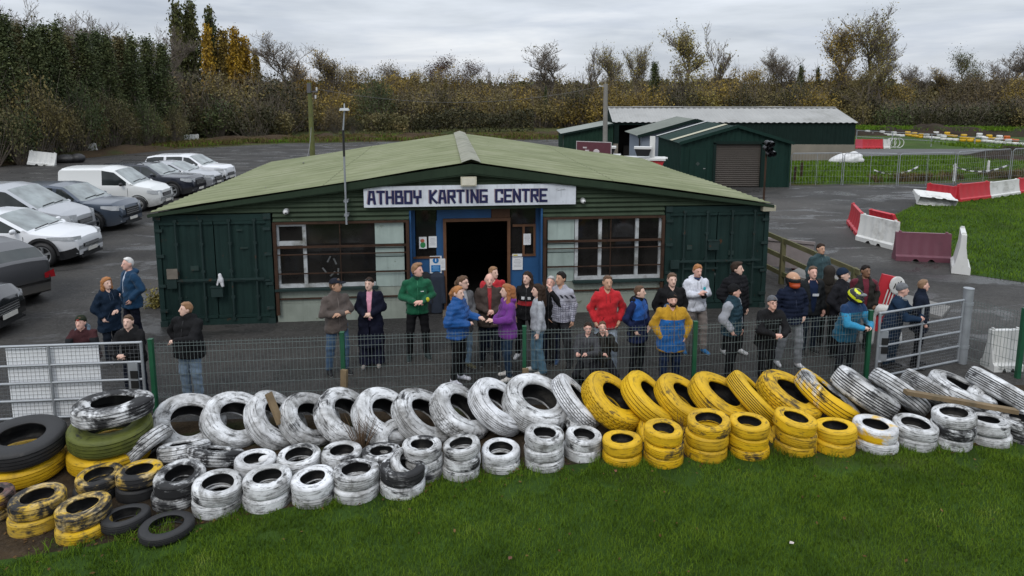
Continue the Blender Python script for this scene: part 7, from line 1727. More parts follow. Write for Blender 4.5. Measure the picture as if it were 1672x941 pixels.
P_('sandy haired person in red top hidden behind the bald man', 805, 12.7, h=1.70, face=10, hair=('short', 'sandy'), arms=('down', 'down'), turn=40, top=J_((.40, .022, .03), e=.022, hem=.84), legs=J_(NAVY), bulk=1.12)
P_('red haired woman in purple hoodie facing the bald man', 828, 11.4, h=1.73, face=-68, hair=('long', 'auburn'), sex='f', arms=('reach', 'clasp'), turn=-18, top=J_((.135, .030, .20), e=.026, hem=.80, hood='down'), legs=J_((.016, .030, .055), fit=.004), shoes=(.55, .53, .50))
P_('long haired girl in black jacket with red chest band', 861, 12.3, h=1.71, face=-12, hair=('long', 'dark'), sex='f', arms=('down', 'down'), turn=-16, top=J_(BLACK, e=.024, hem=.82, hood='down', cols=[BLACK, (.28, .015, .02), (.5, .5, .5)], paint=lambda C, o: np.where((C[:, 2] > 1.10) & (C[:, 2] < 1.19) & (o == 0), 1, np.where((C[:, 2] > 1.225) & (C[:, 2] < 1.275) & (o == 0) & (np.abs(np.abs(C[:, 0]) - .06) < .03) & (C[:, 1] < 0), 2, 0))), legs=J_((.012, .012, .014)), shoes=(.55, .55, .55), stance=(.05, 0))
P_('girl in pale grey jumper and flared jeans with long dark hair', 878, 11.65, h=1.66, face=-82, hair=('long', 'dark'), sex='f', arms=('down', 'down'), top=J_((.34, .36, .39), e=.014, hem=.88, fold=.004), legs=J_((.075, .15, .21), fit=.004, flare=.03, cuff=.05), shoes=(.55, .53, .50))
P_('grey haired person in black coat raising a hand to the face, partly hidden', 899, 12.1, h=1.68, face=-20, skin=1, hair=('short', 'grey'), arms=('face', 'down'), nod=-6, top=J_(BLACK, e=.026, hem=.66), legs=J_((.012, .014, .03)), shoes=(.02, .05, .12))
P_('young man in pale patterned jumper with black hair', 916, 12.0, h=1.79, face=-28, skin=2, hair=('short', 'black'), arms=('down', 'pocket'), turn=-22, top=J_((.33, .33, .38), e=.02, hem=.85, cols=[(.33, .33, .38), (.025, .025, .035), (.13, .13, .17)], paint=lambda C, o: np.where((C[:, 2] > 1.285) & (C[:, 2] < 1.345) & (np.sin(C[:, 0] * 75 + C[:, 2] * 60) > .1), 1, np.where((np.sin(C[:, 2] * 180) > .55) & (C[:, 2] < 1.26) | ((np.sin(C[:, 0] * 150) > .75) & (C[:, 2] < 1.2)), 2, 0))), legs=J_((.030, .030, .033), fit=.018), stance=(.05, .05))
P_('man in red hoodie and pale jeans in front of the right window', 991, 11.65, h=1.82, face=2, skin=2, hair=('crop', 'brown'), arms=('pocket', 'pocket'), turn=8, top=J_((.42, .016, .022), e=.026, hem=.83, hood='down'), legs=J_((.30, .35, .42), fit=.014), shoes=(.03, .03, .035), stance=(.03, .05))
P_('child in dark grey jacket crouching at the fence, arm out', 960, 11.15, h=1.42, crouch=.36, face=-14, skin=1, hair=('short', 'dark'), arms=('lean', 'reach'), turn=16, top=J_((.050, .050, .055), e=.034, hem=.80, hood='down'), legs=J_((.015, .015, .018)))
P_('child in black jacket crouching beside the grey jacketed child', 984, 11.2, h=1.42, crouch=.36, face=4, skin=1, hair=('short', 'brown'), arms=('face', 'lean'), turn=-6, nod=-6, top=J_((.022, .020, .018), e=.034, hem=.78), legs=J_((.012, .012, .015)))
P_('man in navy jacket with bright blue chest turned to the right', 1043, 11.55, h=1.66, face=42, skin=0, hair=('crop', 'brown'), arms=('pocket', 'pocket'), turn=32, top=J_((.010, .018, .06), e=.024, hem=.68, hood='down', collar=.04, cols=[(.010, .016, .05), (.012, .075, .28), (.010, .010, .013)], paint=lambda C, o: np.where(o == 2, 2, np.where((o == 0) & (C[:, 2] > 1.12), 1, 0))), legs=J_((.012, .013, .017)))
P_('man in black jacket standing behind the yellow and blue jacket', 1096, 11.95, h=1.78, face=6, hair=('short', 'brown'), arms=('pocket', 'pocket'), top=J_((.011, .011, .012), e=.032, hem=.76, hood='down'), legs=J_((.014, .014, .017)), bulk=1.1)
P_('bearded man in yellow and blue padded jacket and black beanie', 1097, 11.1, h=1.66, face=2, skin=1, hat=('beanie', (.011, .011, .012)), beard='dark', arms=('pocket', 'pocket'), top=J_((.5, .28, .02), e=.050, hem=.70, hood='down', cols=[(.40, .22, .015), (.010, .095, .30), (.02, .06, .12)], paint=lambda C, o: np.where(o == 2, 2, np.where((o == 0) & (C[:, 2] < 1.285), 1, 0)), extras=[('tube', 'zip', [(0, -.172, .75), (0, -.176, 1.1), (0, -.165, 1.3)], .006, (.16, .10, .05)), ('ell', 'pocket_stud', (.08, -.168, 1.235), (.013, .008, .013), (.1, .1, .1)), ('ell', 'pocket_stud', (-.08, -.168, 1.235), (.013, .008, .013), (.1, .1, .1))]), legs=J_((.012, .022, .055), fit=.02), bulk=1.25, girth=1.15)
P_('young man in white hoodie and dark glove with black headgear', 1137, 12.6, h=1.78, face=12, skin=1, hair=('short', 'ginger'), arms=('chest', 'chest'), nod=8, top=J_((.58, .60, .66), e=.026, hem=.86, hood='down', extras=[('ell', 'glove', (.035, -.235, 1.185), (.06, .045, .055), (.012, .010, .010)), ('ell', 'badge', (.085, -.155, 1.30), (.028, .008, .035), (.02, .35, .42)), ('tube', 'neck_scarf', [(-.06, -.03, 1.475), (0, -.075, 1.462), (.06, -.03, 1.475), (0, .06, 1.49), (-.06, -.03, 1.475)], .022, (.012, .03, .09))]), legs=J_((.22, .19, .175), fit=.022), shoes=(.02, .12, .28), stance=(.04, 0))
P_('dark haired young man in black padded jacket by the right container', 1201, 12.55, h=1.83, face=26, hair=('quiff', 'dark'), arms=('down', 'pocket'), turn=34, top=J_((.011, .011, .013), e=.036, hem=.80, puff=True, collar=.05), legs=J_((.012, .012, .014)), shoes=(.5, .5, .5), bulk=1.05)
P_('man in black beanie and dark teal gilet with pale grey sleeves', 1197, 11.45, h=1.70, face=48, skin=1, hair=('crop', 'dark'), hat=('beanie', (.010, .010, .011)), arms=('down', 'pocket'), turn=38, top=J_((.020, .040, .055), e=.032, hem=.84, puff=True, gilet=True, collar=.05, cols=[(.018, .040, .055), (.27, .28, .31)], paint=lambda C, o: (o == 1).astype(int)), legs=J_((.011, .011, .013)), bulk=1.08)
P_('person in grey beanie and glasses resting folded arms on the fence', 1255, 11.28, h=1.60, face=4, skin=1, glasses=True, hat=('beanie', (.095, .10, .11), (.03, .03, .03)), arms=('lean', 'lean'), lean=14, nod=-6, top=J_((.012, .012, .013), e=.036, hem=.74), legs=J_((.012, .012, .014)), bulk=1.1)
P_('person in orange and black helmet and navy padded jacket', 1293, 11.95, h=1.76, face=8, hat=('helmet', 'orange'), hair=('none', 'brown'), arms=('pocket', 'pocket'), top=J_((.009, .013, .028), e=.036, hem=.84, puff=True, collar=.05), legs=J_((.20, .21, .225), fit=.02), shoes=(.55, .55, .56), stance=(.04, .03), bulk=1.08)
P_('man in open black jacket over navy top with white chest print', 1325, 12.6, h=1.74, face=2, skin=1, hair=('crop', 'brown'), arms=('down', 'pocket'), top=J_((.016, .018, .020), e=.026, hem=.80, collar=.03, open=.085, inner=(.010, .018, .045), extras=[('box', 'chest_print', (.02, -.140, 1.205), (.12, .008, .045), (.5, .52, .55))]), legs=J_((.013, .018, .03)), shoes=(.025, .025, .025))
P_('man in dark teal overshirt standing beside the timber rail fence', 1338, 14.5, h=1.75, face=8, skin=2, hair=('short', 'dark'), arms=('down', 'down'), turn=8, top=J_((.028, .055, .062), e=.022, hem=.80, collar=.04), legs=J_((.02, .022, .028)))
P_('person with brown hood up turned away from the camera', 1353, 12.9, h=1.66, face=150, hat=('hood', (.030, .026, .022)), hair=('none', 'dark'), arms=('clasp', 'clasp'), top=J_((.032, .028, .024), e=.034, hem=.74), legs=J_((.012, .012, .014)))
P_('man in navy beanie and black jacket looking right beside the hooded person', 1374, 12.4, h=1.74, face=38, hair=('crop', 'dark'), hat=('beanie', (.012, .022, .042)), arms=('pocket', 'pocket'), turn=30, top=J_((.014, .014, .017), e=.03, hem=.78, collar=.05), legs=J_((.013, .013, .016)))
P_('man in dark gilet with maroon sleeves and maroon top', 1411, 12.75, h=1.72, face=-8, skin=3, hair=('short', 'black'), arms=('pocket', 'pocket'), turn=18, top=J_((.024, .022, .020), e=.032, hem=.80, hood='down', open=.055, inner=(.12, .018, .030), cols=[(.026, .024, .021), (.10, .016, .026)], paint=lambda C, o: ((o == 1) & (C[:, 2] > 1.22)).astype(int)), legs=J_((.012, .012, .014)), shoes=(.04, .04, .045))
P_('person in black and yellow helmet and blue jacket leaning on the fence', 1386, 11.6, h=1.62, face=18, hat=('helmet', 'yellow'), hair=('none', 'brown'), arms=('lean', 'lean'), lean=14, turn=22, top=J_((.010, .09, .17), e=.040, hem=.72, hood=None, collar=.05, cols=[(.012, .10, .17), (.010, .035, .095), (.03, .22, .38)], paint=lambda C, o: np.where((C[:, 2] > 1.30), 1, np.where((o == 1) & (C[:, 1] < -.12), 2, 0)), extras=[('ell', 'glove', (.02, -.40, 1.19), (.06, .05, .05), (.012, .012, .013)), ('ell', 'glove', (-.04, -.40, 1.17), (.06, .05, .05), (.012, .012, .013))]), legs=J_((.016, .017, .022)), bulk=1.15, girth=1.08)
P_('person in grey beanie and scarf leaning on the right hand gate', 1462, 11.9, h=1.62, face=48, skin=1, hair=('none', 'grey'), hat=('beanie', (.13, .135, .145)), arms=('lean', 'lean'), lean=10, turn=28, top=J_((.013, .028, .055), e=.036, hem=.66, extras=[('tube', 'scarf', [(-.07, -.02, 1.47), (0, -.09, 1.45), (.07, -.02, 1.47), (0, .075, 1.49), (-.07, -.02, 1.47)], .032, (.19, .20, .21)), ('ell', 'glove', (.0, -.40, 1.18), (.06, .05, .05), (.012, .012, .013))]), legs=J_((.016, .032, .055)), girth=1.1)
P_('man in navy high collared jacket looking right behind the gate', 1505, 11.95, h=1.66, face=58, skin=1, hair=('crop', 'fair'), arms=('pocket', 'pocket'), turn=30, top=J_((.010, .014, .026), e=.030, hem=.74, collar=.08), legs=J_((.012, .013, .017)))
# ================================================================ trees, hedge, woodland
nr = np.random.RandomState(77)
def leaf_mat(name, stops, sc=.5, sc2=5.0, rough=.6):
    t = NT(name); v = t.shifted('Object', 11.0)
    m = t.math('ADD', t.math('MULTIPLY', t.noise(v, sc, 4, .6), .55), t.math('MULTIPLY', t.noise(v, sc2, 3, .7), .45))
    c = t.ramp(m, [(p, q) for p, q in zip((.36, .47, .55, .64), stops)])
    return t.done(c, rough, 0, .15)
L_DARK = leaf_mat('dark_evergreen', [(.030, .044, .019), (.056, .072, .029), (.088, .104, .040), (.14, .135, .055)])
L_IVY = leaf_mat('ivy_brown', [(.058, .055, .028), (.095, .088, .040), (.135, .115, .050), (.18, .135, .060)])
L_OLIVE = leaf_mat('olive_leaf', [(.074, .062, .028), (.125, .104, .042), (.18, .145, .054), (.24, .185, .066)], .3)
L_RUST = leaf_mat('rust_leaf', [(.064, .052, .030), (.102, .080, .042), (.142, .106, .050), (.185, .138, .058)], .3)
L_OCHRE = leaf_mat('ochre_leaf', [(.095, .072, .022), (.18, .13, .032), (.27, .19, .042), (.36, .26, .055)], .3)
L_GOLD = leaf_mat('gold_leaf', [(.12, .075, .012), (.24, .145, .018), (.36, .22, .022), (.44, .28, .03)], .6)
L_POP = leaf_mat('poplar_leaf', [(.038, .046, .018), (.064, .074, .026), (.10, .10, .034), (.18, .15, .045)], .4)
L_YGREEN = leaf_mat('yellow_green_leaf', [(.10, .09, .03), (.17, .145, .042), (.24, .20, .055), (.32, .26, .075)], .4)
L_RED = leaf_mat('dark_red_leaf', [(.030, .016, .012), (.052, .025, .018), (.070, .032, .020), (.09, .045, .025)], .4)
L_HEDGE = leaf_mat('hedge_leaf', [(.024, .025, .013), (.038, .038, .018), (.054, .050, .023), (.075, .058, .026)], .5)
BARK = plain('bark', (.15, .125, .10), .9, .35, 3); BARK_P = plain('pale_bark', (.105, .095, .075), .9, .3, 3); BARK_D = plain('dark_bark', (.030, .026, .021), .9, .3, 3)

def tubes_np(segs, n=4):
    """segs: list of (p0, p1, r0, r1)"""
    P0 = np.array([s[0] for s in segs]); P1 = np.array([s[1] for s in segs]); r0 = np.array([s[2] for s in segs]); r1 = np.array([s[3] for s in segs])
    d = P1 - P0; d /= np.maximum(np.linalg.norm(d, axis=1, keepdims=True), 1e-9); ref = np.where(np.abs(d[:, 2:3]) > .9, [[1., 0, 0]], [[0, 0, 1.]])
    a = np.cross(d, ref); a /= np.linalg.norm(a, axis=1, keepdims=True); b = np.cross(d, a); V = []
    for P, r in ((P0, r0), (P1, r1)):
        for k in range(n):
            t = 2 * PI * k / n; V.append(P + (a * math.cos(t) + b * math.sin(t)) * r[:, None])
    V = np.stack(V, 1); m = len(segs); base = np.arange(m)[:, None] * (2 * n)
    F = np.concatenate([base + np.array([k, (k + 1) % n, n + (k + 1) % n, n + k]) for k in range(n)], 0)
    return V.reshape(-1, 3), F
def leaves_np(P, size, r, flat_=.0):
    k = len(P); s = size * (.40 + 1.5 * r.rand(k) ** 2.2)[:, None]
    u = r.normal(size=(k, 3)); u /= np.linalg.norm(u, axis=1, keepdims=True); w_ = r.normal(size=(k, 3)); w_[:, 2] += flat_; v = np.cross(u, w_); v /= np.linalg.norm(v, axis=1, keepdims=True)
    a, b = u * s, v * s * .62
    V = np.stack([P - a * .5, P + b * .5 + a * .05, P + a * .5, P - b * .5 - a * .05], 1).reshape(-1, 3)
    return V, np.arange(k * 4).reshape(-1, 4)
def branch_tree(r, H, spread=.5, levels=5, trunk_r=.18, fork=.25, up=.55, kids=(3, 4), first=.28, shrink=.68, gnarl=.16):
    segs, tips = [], []
    def grow(p, d, L_, rad, lv):
        n_ = 3 if lv > 1 else 5; q = p
        for i in range(n_):
            d = d + r.normal(size=3) * gnarl * (.6 if lv == 0 else 1); d[2] += up * .12; d /= np.linalg.norm(d); q2 = q + d * L_ / n_; ra, rb = rad * (1 - .55 * i / n_), rad * (1 - .55 * (i + 1) / n_)
            segs.append((q, q2, ra, rb)); q = q2
            if lv < levels and (lv > 0 or i >= n_ * first):
                for _ in range(r.randint(*kids) - (1 if lv > 2 else 0)):
                    if r.rand() < .25: continue
                    a = r.rand() * 2 * PI; side = np.array([math.cos(a), math.sin(a), .15]); nd = d * (1 - spread) + side * spread; nd[2] += up * .35; nd /= np.linalg.norm(nd)
                    grow(q, nd, L_ * shrink * (.65 + .5 * r.rand()) * (.62 if lv == 0 else .8), max(rb * .62, .012), lv + 1)
        tips.append(q)
    grow(np.zeros(3), np.array([0, 0, 1.]), H * .62, trunk_r, 0)
    zmax = max(s[1][2] for s in segs); k = H / zmax
    return [(a * k, b * k, ra, rb) for a, b, ra, rb in segs], np.array(tips) * k
def make_proto(name, H, kind, seed):
    """unit tree of height H at the origin: dict of trunk + crown meshes"""
    r = np.random.RandomState(seed); out = {}
    if kind in ('bare', 'thin', 'sparse', 'autumn', 'big'):
        pr = dict(bare=dict(spread=.60, levels=4, trunk_r=.2, first=.22, up=.42), thin=dict(spread=.42, levels=4, trunk_r=.16, up=.75, first=.2), sparse=dict(spread=.55, levels=4, trunk_r=.2, up=.6, first=.2), autumn=dict(spread=.62, levels=3, trunk_r=.2, first=.12, up=.35), big=dict(spread=.58, levels=4, trunk_r=.26, up=.55, first=.16))[kind]
        segs, tips = branch_tree(r, H, kids=(3, 4) if kind != 'thin' else (2, 4), **pr)
        segs = [(a, b, max(ra, .014), max(rb, .009)) for a, b, ra, rb in segs]
        out['trunk'] = tubes_np(segs, 4)
        S1 = np.array([s[1] for s in segs]); S1 = S1[S1[:, 2] > H * .22]; T = tips[tips[:, 2] > H * .2]
        if kind == 'bare': L = (S1[r.randint(len(S1), size=150)] + r.normal(size=(150, 3)) * .2, .16)
        elif kind == 'thin': L = (S1[r.randint(len(S1), size=420)] + r.normal(size=(420, 3)) * .22, .17)
        elif kind in ('sparse', 'big'):
            low = r.rand(len(T)) < np.clip(1.15 - T[:, 2] / H * .75, .15, 1); T = T[low] if low.sum() > 20 else T; k = 7500 if kind == 'big' else 4500
            L = (T[r.randint(len(T), size=k)] + r.normal(size=(k, 3)) * .34, .135)
        else: k = 8000; L = (T[r.randint(len(T), size=k)] + r.normal(size=(k, 3)) * np.array([.5, .5, .45]), .15)
        out['crown'] = leaves_np(L[0], L[1], r)
    elif kind in ('conifer', 'ivy'):
        segs = [(np.array([0, 0, z * H / 8]), np.array([r.normal() * .04, r.normal() * .04, (z + 1) * H / 8]), .2 * (1 - z / 9), .2 * (1 - (z + 1) / 9)) for z in range(8)]; pts = []
        nb = 150
        for i in range(nb):
            t = .04 + .95 * (i / nb) ** .9; z = t * H; rad = (1.75 * (1 - t) ** .85 + .06) * (.6 + .65 * r.rand()) * (1.0 if kind == 'conifer' else 1.1 - .2 * t); a = r.rand() * 2 * PI
            e = np.array([math.cos(a) * rad, math.sin(a) * rad, z + rad * (.25 - .5 * r.rand())]); s0 = np.array([0, 0, z - rad * .15]); segs.append((s0, e, .035, .012)); k = int(80 + 60 * (1 - t)); u = r.rand(k) ** .6
            pts.append(s0 + (e - s0) * u[:, None] + r.normal(size=(k, 3)) * np.array([.20, .20, .26 if kind == 'conifer' else .3]))
        out['trunk'] = tubes_np(segs, 4); out['crown'] = leaves_np(np.concatenate(pts), .135, r)
    elif kind == 'poplar':
        segs = [(np.array([0, 0, z * H / 8]), np.array([r.normal() * .05, 0, (z + 1) * H / 8]), .25 * (1 - z / 9), .25 * (1 - (z + 1) / 9)) for z in range(8)]; pts = []
        for i in range(130):
            t = .06 + .9 * (i / 130); z = t * H; rad = 1.9 * math.sin(min(1, t * 2.4 + .2) * PI / 2) * (1 - t ** 3 * .85) * (.55 + .5 * r.rand()) ; a = r.rand() * 2 * PI
            s0 = np.array([0, 0, max(.3, z - 2.4)]); e = np.array([math.cos(a) * rad * .62, math.sin(a) * rad * .62, min(H, z + 1.1)]); segs.append((s0, e, .04, .012)); k = 52
            pts.append(s0 + (e - s0) * (r.rand(k) ** .55)[:, None] + r.normal(size=(k, 3)) * np.array([.22, .22, .35]))
        out['trunk'] = tubes_np(segs, 4); out['crown'] = leaves_np(np.concatenate(pts), .28, r)
    elif kind == 'bush':
        segs, pts = [], []
        for i in range(46):
            a = r.rand() * 2 * PI; q = r.rand() ** .5; e = np.array([math.cos(a) * q * H * .55, math.sin(a) * q * H * .55, H * (.25 + .75 * math.sqrt(max(0, 1 - q * q)) * (.55 + .5 * r.rand()))]); segs.append((np.array([e[0] * .15, e[1] * .15, 0]), e, .035, .010))
            for _ in range(2): segs.append((e * .8, e + r.normal(size=3) * .5 + [0, 0, .5], .012, .006))
            k = 130; pts.append(e + r.normal(size=(k, 3)) * np.array([.10, .10, .11]) * H)
        pts = np.concatenate(pts); pts[:, 2] = np.maximum(pts[:, 2], .06); out['trunk'] = tubes_np(segs, 3); out['crown'] = leaves_np(pts, .10, r)
    ms = {}
    for k, (V, F) in out.items():
        o = np_mesh(name + '_' + k, V, F, BARK, smooth=(k == 'trunk')); ms[k] = o.data; bpy.data.objects.remove(o)
    return ms
PROTO = {k: [make_proto(k, 10.0, k, s) for s in range(a, a + n_)] for k, a, n_ in (('bare', 1, 2), ('thin', 11, 2), ('sparse', 21, 2), ('big', 31, 2), ('autumn', 41, 2), ('conifer', 51, 3), ('ivy', 61, 2), ('poplar', 71, 2))}
PROTO['bush'] = [make_proto('bush', 3.0, 'bush', s) for s in (81, 82, 83)]
H0 = {'bush': 3.0}
tcount = [0]
def tree(kind, pxx, Y, top_py, leaf, label, group, name='tree', wide=1.0, bark=None, cat='tree', var=None, twigs=True):
    tcount[0] += 1; i = tcount[0]; p = AT(pxx, 150, Y); h = max(.6, AT(pxx, top_py, Y).z); pr = PROTO[kind][(i if var is None else var) % len(PROTO[kind])]; s = h / H0.get(kind, 10.0)
    root = empty(name, (p.x, Y, -.05), (i * 2.399) % 6.283, label, cat, group)
    for part in ('trunk', 'crown'):
        o = bpy.data.objects.new('trunk' if part == 'trunk' else 'crown', pr[part]); COL.objects.link(o); o.parent = root; o.scale = (s * wide, s * wide, s)
        o.material_slots[0].link = 'OBJECT'; o.material_slots[0].material = (bark or BARK) if part == 'trunk' else leaf
    return root
ORD = ['first', 'second', 'third', 'fourth', 'fifth', 'sixth', 'seventh', 'eighth', 'ninth', 'tenth', 'eleventh', 'twelfth', 'thirteenth', 'fourteenth', 'fifteenth', 'sixteenth']
# ivy-dark evergreens beside the car park
for i, (x, ty) in enumerate(((-40, 40), (-14, 36), (14, 24), (36, 42), (60, 45), (79, 41), (101, 40), (114, 58), (143, 55), (165, 52), (179, 58), (201, 60), (220, 62), (244, 62), (268, 72))):
    tree('conifer' if i % 3 else 'ivy', x, 47 + max(0, x) / 290 * 20 + (i % 2) * 1.6, ty, L_DARK if i % 4 != 3 else L_IVY, f"{ORD[i]} dark evergreen from the left in the tall row beside the car park", 'dark evergreens beside the car park', 'evergreen_tree', wide=1.05 + .12 * (i % 3))
for i, (x, ty) in enumerate(((-30, -10), (8, -25), (34, -6), (62, 14), (95, 15), (128, 18), (150, 26), (172, 26), (196, 36), (217, 32), (240, 38), (264, 36))):
    tree('bare' if i % 2 else 'thin', x, 58 + max(0, x) / 290 * 24, ty, L_IVY, f"{ORD[i]} bare tree from the left showing above the evergreen row", 'bare trees behind the evergreens', 'bare_tree', wide=.8)
for i, (x, ty) in enumerate(((-22, 150), (22, 178), (48, 140), (72, 190), (96, 172), (122, 150), (150, 196), (176, 160), (204, 190), (232, 168), (258, 196), (284, 182))):
    tree('bush', x, 45.2 + max(0, x) / 290 * 19.5, ty, (L_IVY, L_DARK, L_OLIVE, L_IVY)[i % 4], f"{ORD[i]} scrubby bush from the left at the foot of the evergreen row", 'bushes at the foot of the evergreens', 'bush', wide=.62, cat='bush')
# poplars and golden trees
for x, ty, lf, wd, lab in ((295, 10, L_POP, .55, 'left one of the three tall dark green poplars'), (318, 9, L_POP, .62, 'middle and fullest of the three tall dark poplars'), (349, 19, L_POP, .5, 'right one of the three tall poplars, behind a golden one'),
                       (343, 46, L_GOLD, .5, 'narrow golden tree in front of the right tall poplar'), (370, 54, L_OCHRE, .8, 'broad olive gold tree right of the tall poplars'), (388, 50, L_GOLD, .6, 'tallest golden tree right of the poplars'), (404, 66, L_GOLD, .7, 'golden tree second from the right end of the golden group'), (420, 84, L_OCHRE, .5, 'small brownish gold tree ending the golden group on the right')):
    tree('poplar', x, 94 + (x % 7), ty, lf, lab, 'poplars behind the car park', 'poplar_tree', wide=wd * 1.3)
tree('bare', 281, 84, 78, L_OLIVE, 'pale branched bare tree left of the tall poplars', 'bare trees over the scrub', 'bare_tree', wide=.9, bark=BARK_P)
# standing trees along the skyline
SKY = [('bare', 484, 92, 50, L_OCHRE, .95, 'bare tree with a few gold leaves right above the mossy utility pole'), ('sparse', 540, 96, 72, L_OCHRE, .85, 'thin yellowing tree just right of the mossy utility pole'), ('autumn', 500, 100, 100, L_GOLD, .8, 'low golden tree under the bare one by the utility pole'),
       ('autumn', 575, 104, 108, L_OLIVE, .9, 'brown olive tree right of the thin yellowing tree'), ('autumn', 640, 112, 100, L_RUST, .9, 'rust coloured tree left of the dark red one'), ('autumn', 712, 116, 92, L_RED, .95, 'dark red leaved tree above the clubhouse ridge'), ('autumn', 668, 108, 112, L_OCHRE, .9, 'ochre tree between the rust and dark red ones'), ('autumn', 762, 118, 100, L_RED, .8, 'second dark red tree just right of the fuller one'),
       ('thin', 800, 112, 108, L_RUST, .9, 'pale twiggy tree left of the big bare tree'), ('bare', 893, 98, 62, L_IVY, 1.15, 'big bare round headed tree left of the grey pole'), ('thin', 960, 112, 66, L_YGREEN, .7, 'slim nearly bare tree just left of the grey pole'), ('sparse', 998, 112, 68, L_YGREEN, .75, 'pale yellow tree directly behind the grey pole'), ('sparse', 1034, 114, 68, L_YGREEN, .75, 'pale yellow tree just right of the grey pole'),
       ('conifer', 1068, 106, 102, L_DARK, 1.2, 'dark evergreen between the pale trees and the tall yellow green tree'), ('big', 1122, 100, 32, L_YGREEN, .85, 'tall yellow green tree above the grey shed roof'), ('thin', 1176, 102, 34, L_YGREEN, .75, 'tall slim nearly bare tree right of the yellow green one'), ('autumn', 1215, 104, 108, L_OCHRE, .9, 'low ochre tree right of the tall slim one'),
       ('autumn', 1262, 108, 96, L_OLIVE, .8, 'brownish tree left of the ivy clad pair'), ('bare', 1290, 104, 74, L_OLIVE, .8, 'bare tree standing over the ivy clad pair'), ('ivy', 1306, 101, 108, L_DARK, .9, 'left one of the ivy clad trees above the shed end'), ('ivy', 1334, 101, 112, L_DARK, .7, 'right one of the ivy clad trees above the shed end'),
       ('big', 1378, 96, 26, L_OCHRE, .8, 'tall yellow leaved tree left of the tallest tree'), ('sparse', 1412, 97, 6, L_YGREEN, .72, 'tallest tree, nearly bare, right of the shed end'), ('bare', 1442, 99, 40, L_YGREEN, .7, 'bare leaning tree right of the tallest tree'), ('autumn', 1398, 92, 108, L_OLIVE, .9, 'dark olive tree under the tallest tree'),
       ('bare', 1484, 118, 100, L_IVY, .9, 'dark bare tree left end of the gappy row by the yellow field'), ('bare', 1512, 120, 108, L_IVY, .9, 'dark bare tree in the middle of the gappy row'), ('sparse', 1540, 118, 104, L_OCHRE, .9, 'yellow leaved tree in the gappy row by the field'), ('autumn', 1582, 108, 80, L_POP, .75, 'green brown full tree near the right edge'), ('autumn', 1604, 106, 118, L_RUST, .8, 'rusty low tree under the green brown one'),
       ('bare', 1628, 108, 80, L_RUST, .9, 'round bare tree second from the right edge'), ('bare', 1668, 108, 66, L_OLIVE, .9, 'bare tree cut by the right edge'), ('autumn', 1650, 104, 122, L_OCHRE, .8, 'ochre low tree between the two bare trees at the right edge')]
for k, x, Y, ty, lf, wd, lab in SKY: tree(k, x, Y, ty, lf, lab, 'trees along the skyline', 'tree', wide=wd * (1.15 if k in ('bare', 'big', 'sparse', 'thin') else 1.0))
tree('bush', 610, 88, 136, L_DARK, 'dark green rounded bush right of the thin lamp pole', 'bushes below the skyline', 'bush', wide=.75, cat='bush')
tree('ivy', 728, 96, 130, L_OLIVE, 'short olive tree above the dark hedge', 'trees along the skyline', 'tree', wide=1.0)
tree('ivy', 891, 96, 142, L_DARK, 'ivy covered dark lower trunk mass of the big bare tree', 'trees along the skyline', 'tree', wide=.6)
for i, (x, ty) in enumerate(((410, 172), (455, 190), (545, 180), (575, 192))): tree('bush', x, 76 + i, ty, (L_OLIVE, L_YGREEN, L_RUST, L_HEDGE)[i], ('green brown bush above the bright grass verge', 'yellowish low bush left of the mossy pole', 'reddish bush right of the mossy pole', 'dark bush at the left end of the hedge')[i], 'bushes below the skyline', 'bush', wide=.9, cat='bush')

# woodland behind: reads as one mass
def mass(name, items, leaf_list, seed, leaf=.21, dens=1.5):
    """items: (px, Y, top py, half width m, material index)"""
    r = np.random.RandomState(seed); Vs, Fs, M, SV, SF = [], [], [], [], []; nb = ns = 0
    for (x, Y, ty, hw, mi) in items:
        p = AT(x, 150, Y); H = max(.8, AT(x, ty, Y).z); k = int(46 * dens * max(1, hw / 2.2)); pts = []; segs = []
        for _ in range(k):
            a = r.rand() * 2 * PI; q = r.rand() ** .5; z = H * (.12 + .88 * r.rand() ** .75 * (1 - .45 * q ** 2)); e = np.array([p.x + math.cos(a) * q * hw, Y + math.sin(a) * q * hw * .8, z]); pts.append(e + r.normal(size=(34, 3)) * np.array([.42, .42, .5]))
            if r.rand() < .5: segs.append((np.array([p.x + math.cos(a) * q * hw * .5, Y, 0]), e, .07, .02)); segs.append((e, e + np.array([r.normal() * .7, r.normal() * .5, 1.0 + 1.3 * r.rand()]), .022, .008))
            if z > H * .7: segs.append((e, e + np.array([r.normal() * .4, r.normal() * .4, .6 + 1.0 * r.rand()]), .016, .008)); segs.append((e, e + np.array([r.normal() * .5, r.normal() * .4, .5 + .7 * r.rand()]), .014, .008))
        P = np.concatenate(pts); P[:, 2] = np.maximum(P[:, 2], .1); V, F = leaves_np(P, leaf, r); Vs.append(V); Fs.append(F + nb); nb += len(V); M.append(np.full(len(F), mi)); V, F = tubes_np(segs, 3); SV.append(V); SF.append(F + ns); ns += len(V)
    V = np.concatenate(Vs + SV); F = np.concatenate(Fs + [f + nb for f in SF]); m = np.concatenate(M + [np.full(sum(len(f) for f in SF), len(leaf_list))])
    return tag(np_mesh(name, V, F, leaf_list + [BARK], m, smooth=False), kind='stuff')
r = random.Random(3); items = []
def row(x0, x1, step, Y0, Y1, tf, hw, mats):
    x = x0
    while x < x1:
        t = (x - x0) / (x1 - x0); Y = Y0 + (Y1 - Y0) * t + r.uniform(-3, 3); items.append((x + r.uniform(-6, 6), Y, tf(x) + r.uniform(-8, 10), hw * r.uniform(.75, 1.25), r.choice(mats))); x += step
T_ = lambda *pts: (lambda x: float(np.interp(x, [p[0] for p in pts], [p[1] for p in pts])))
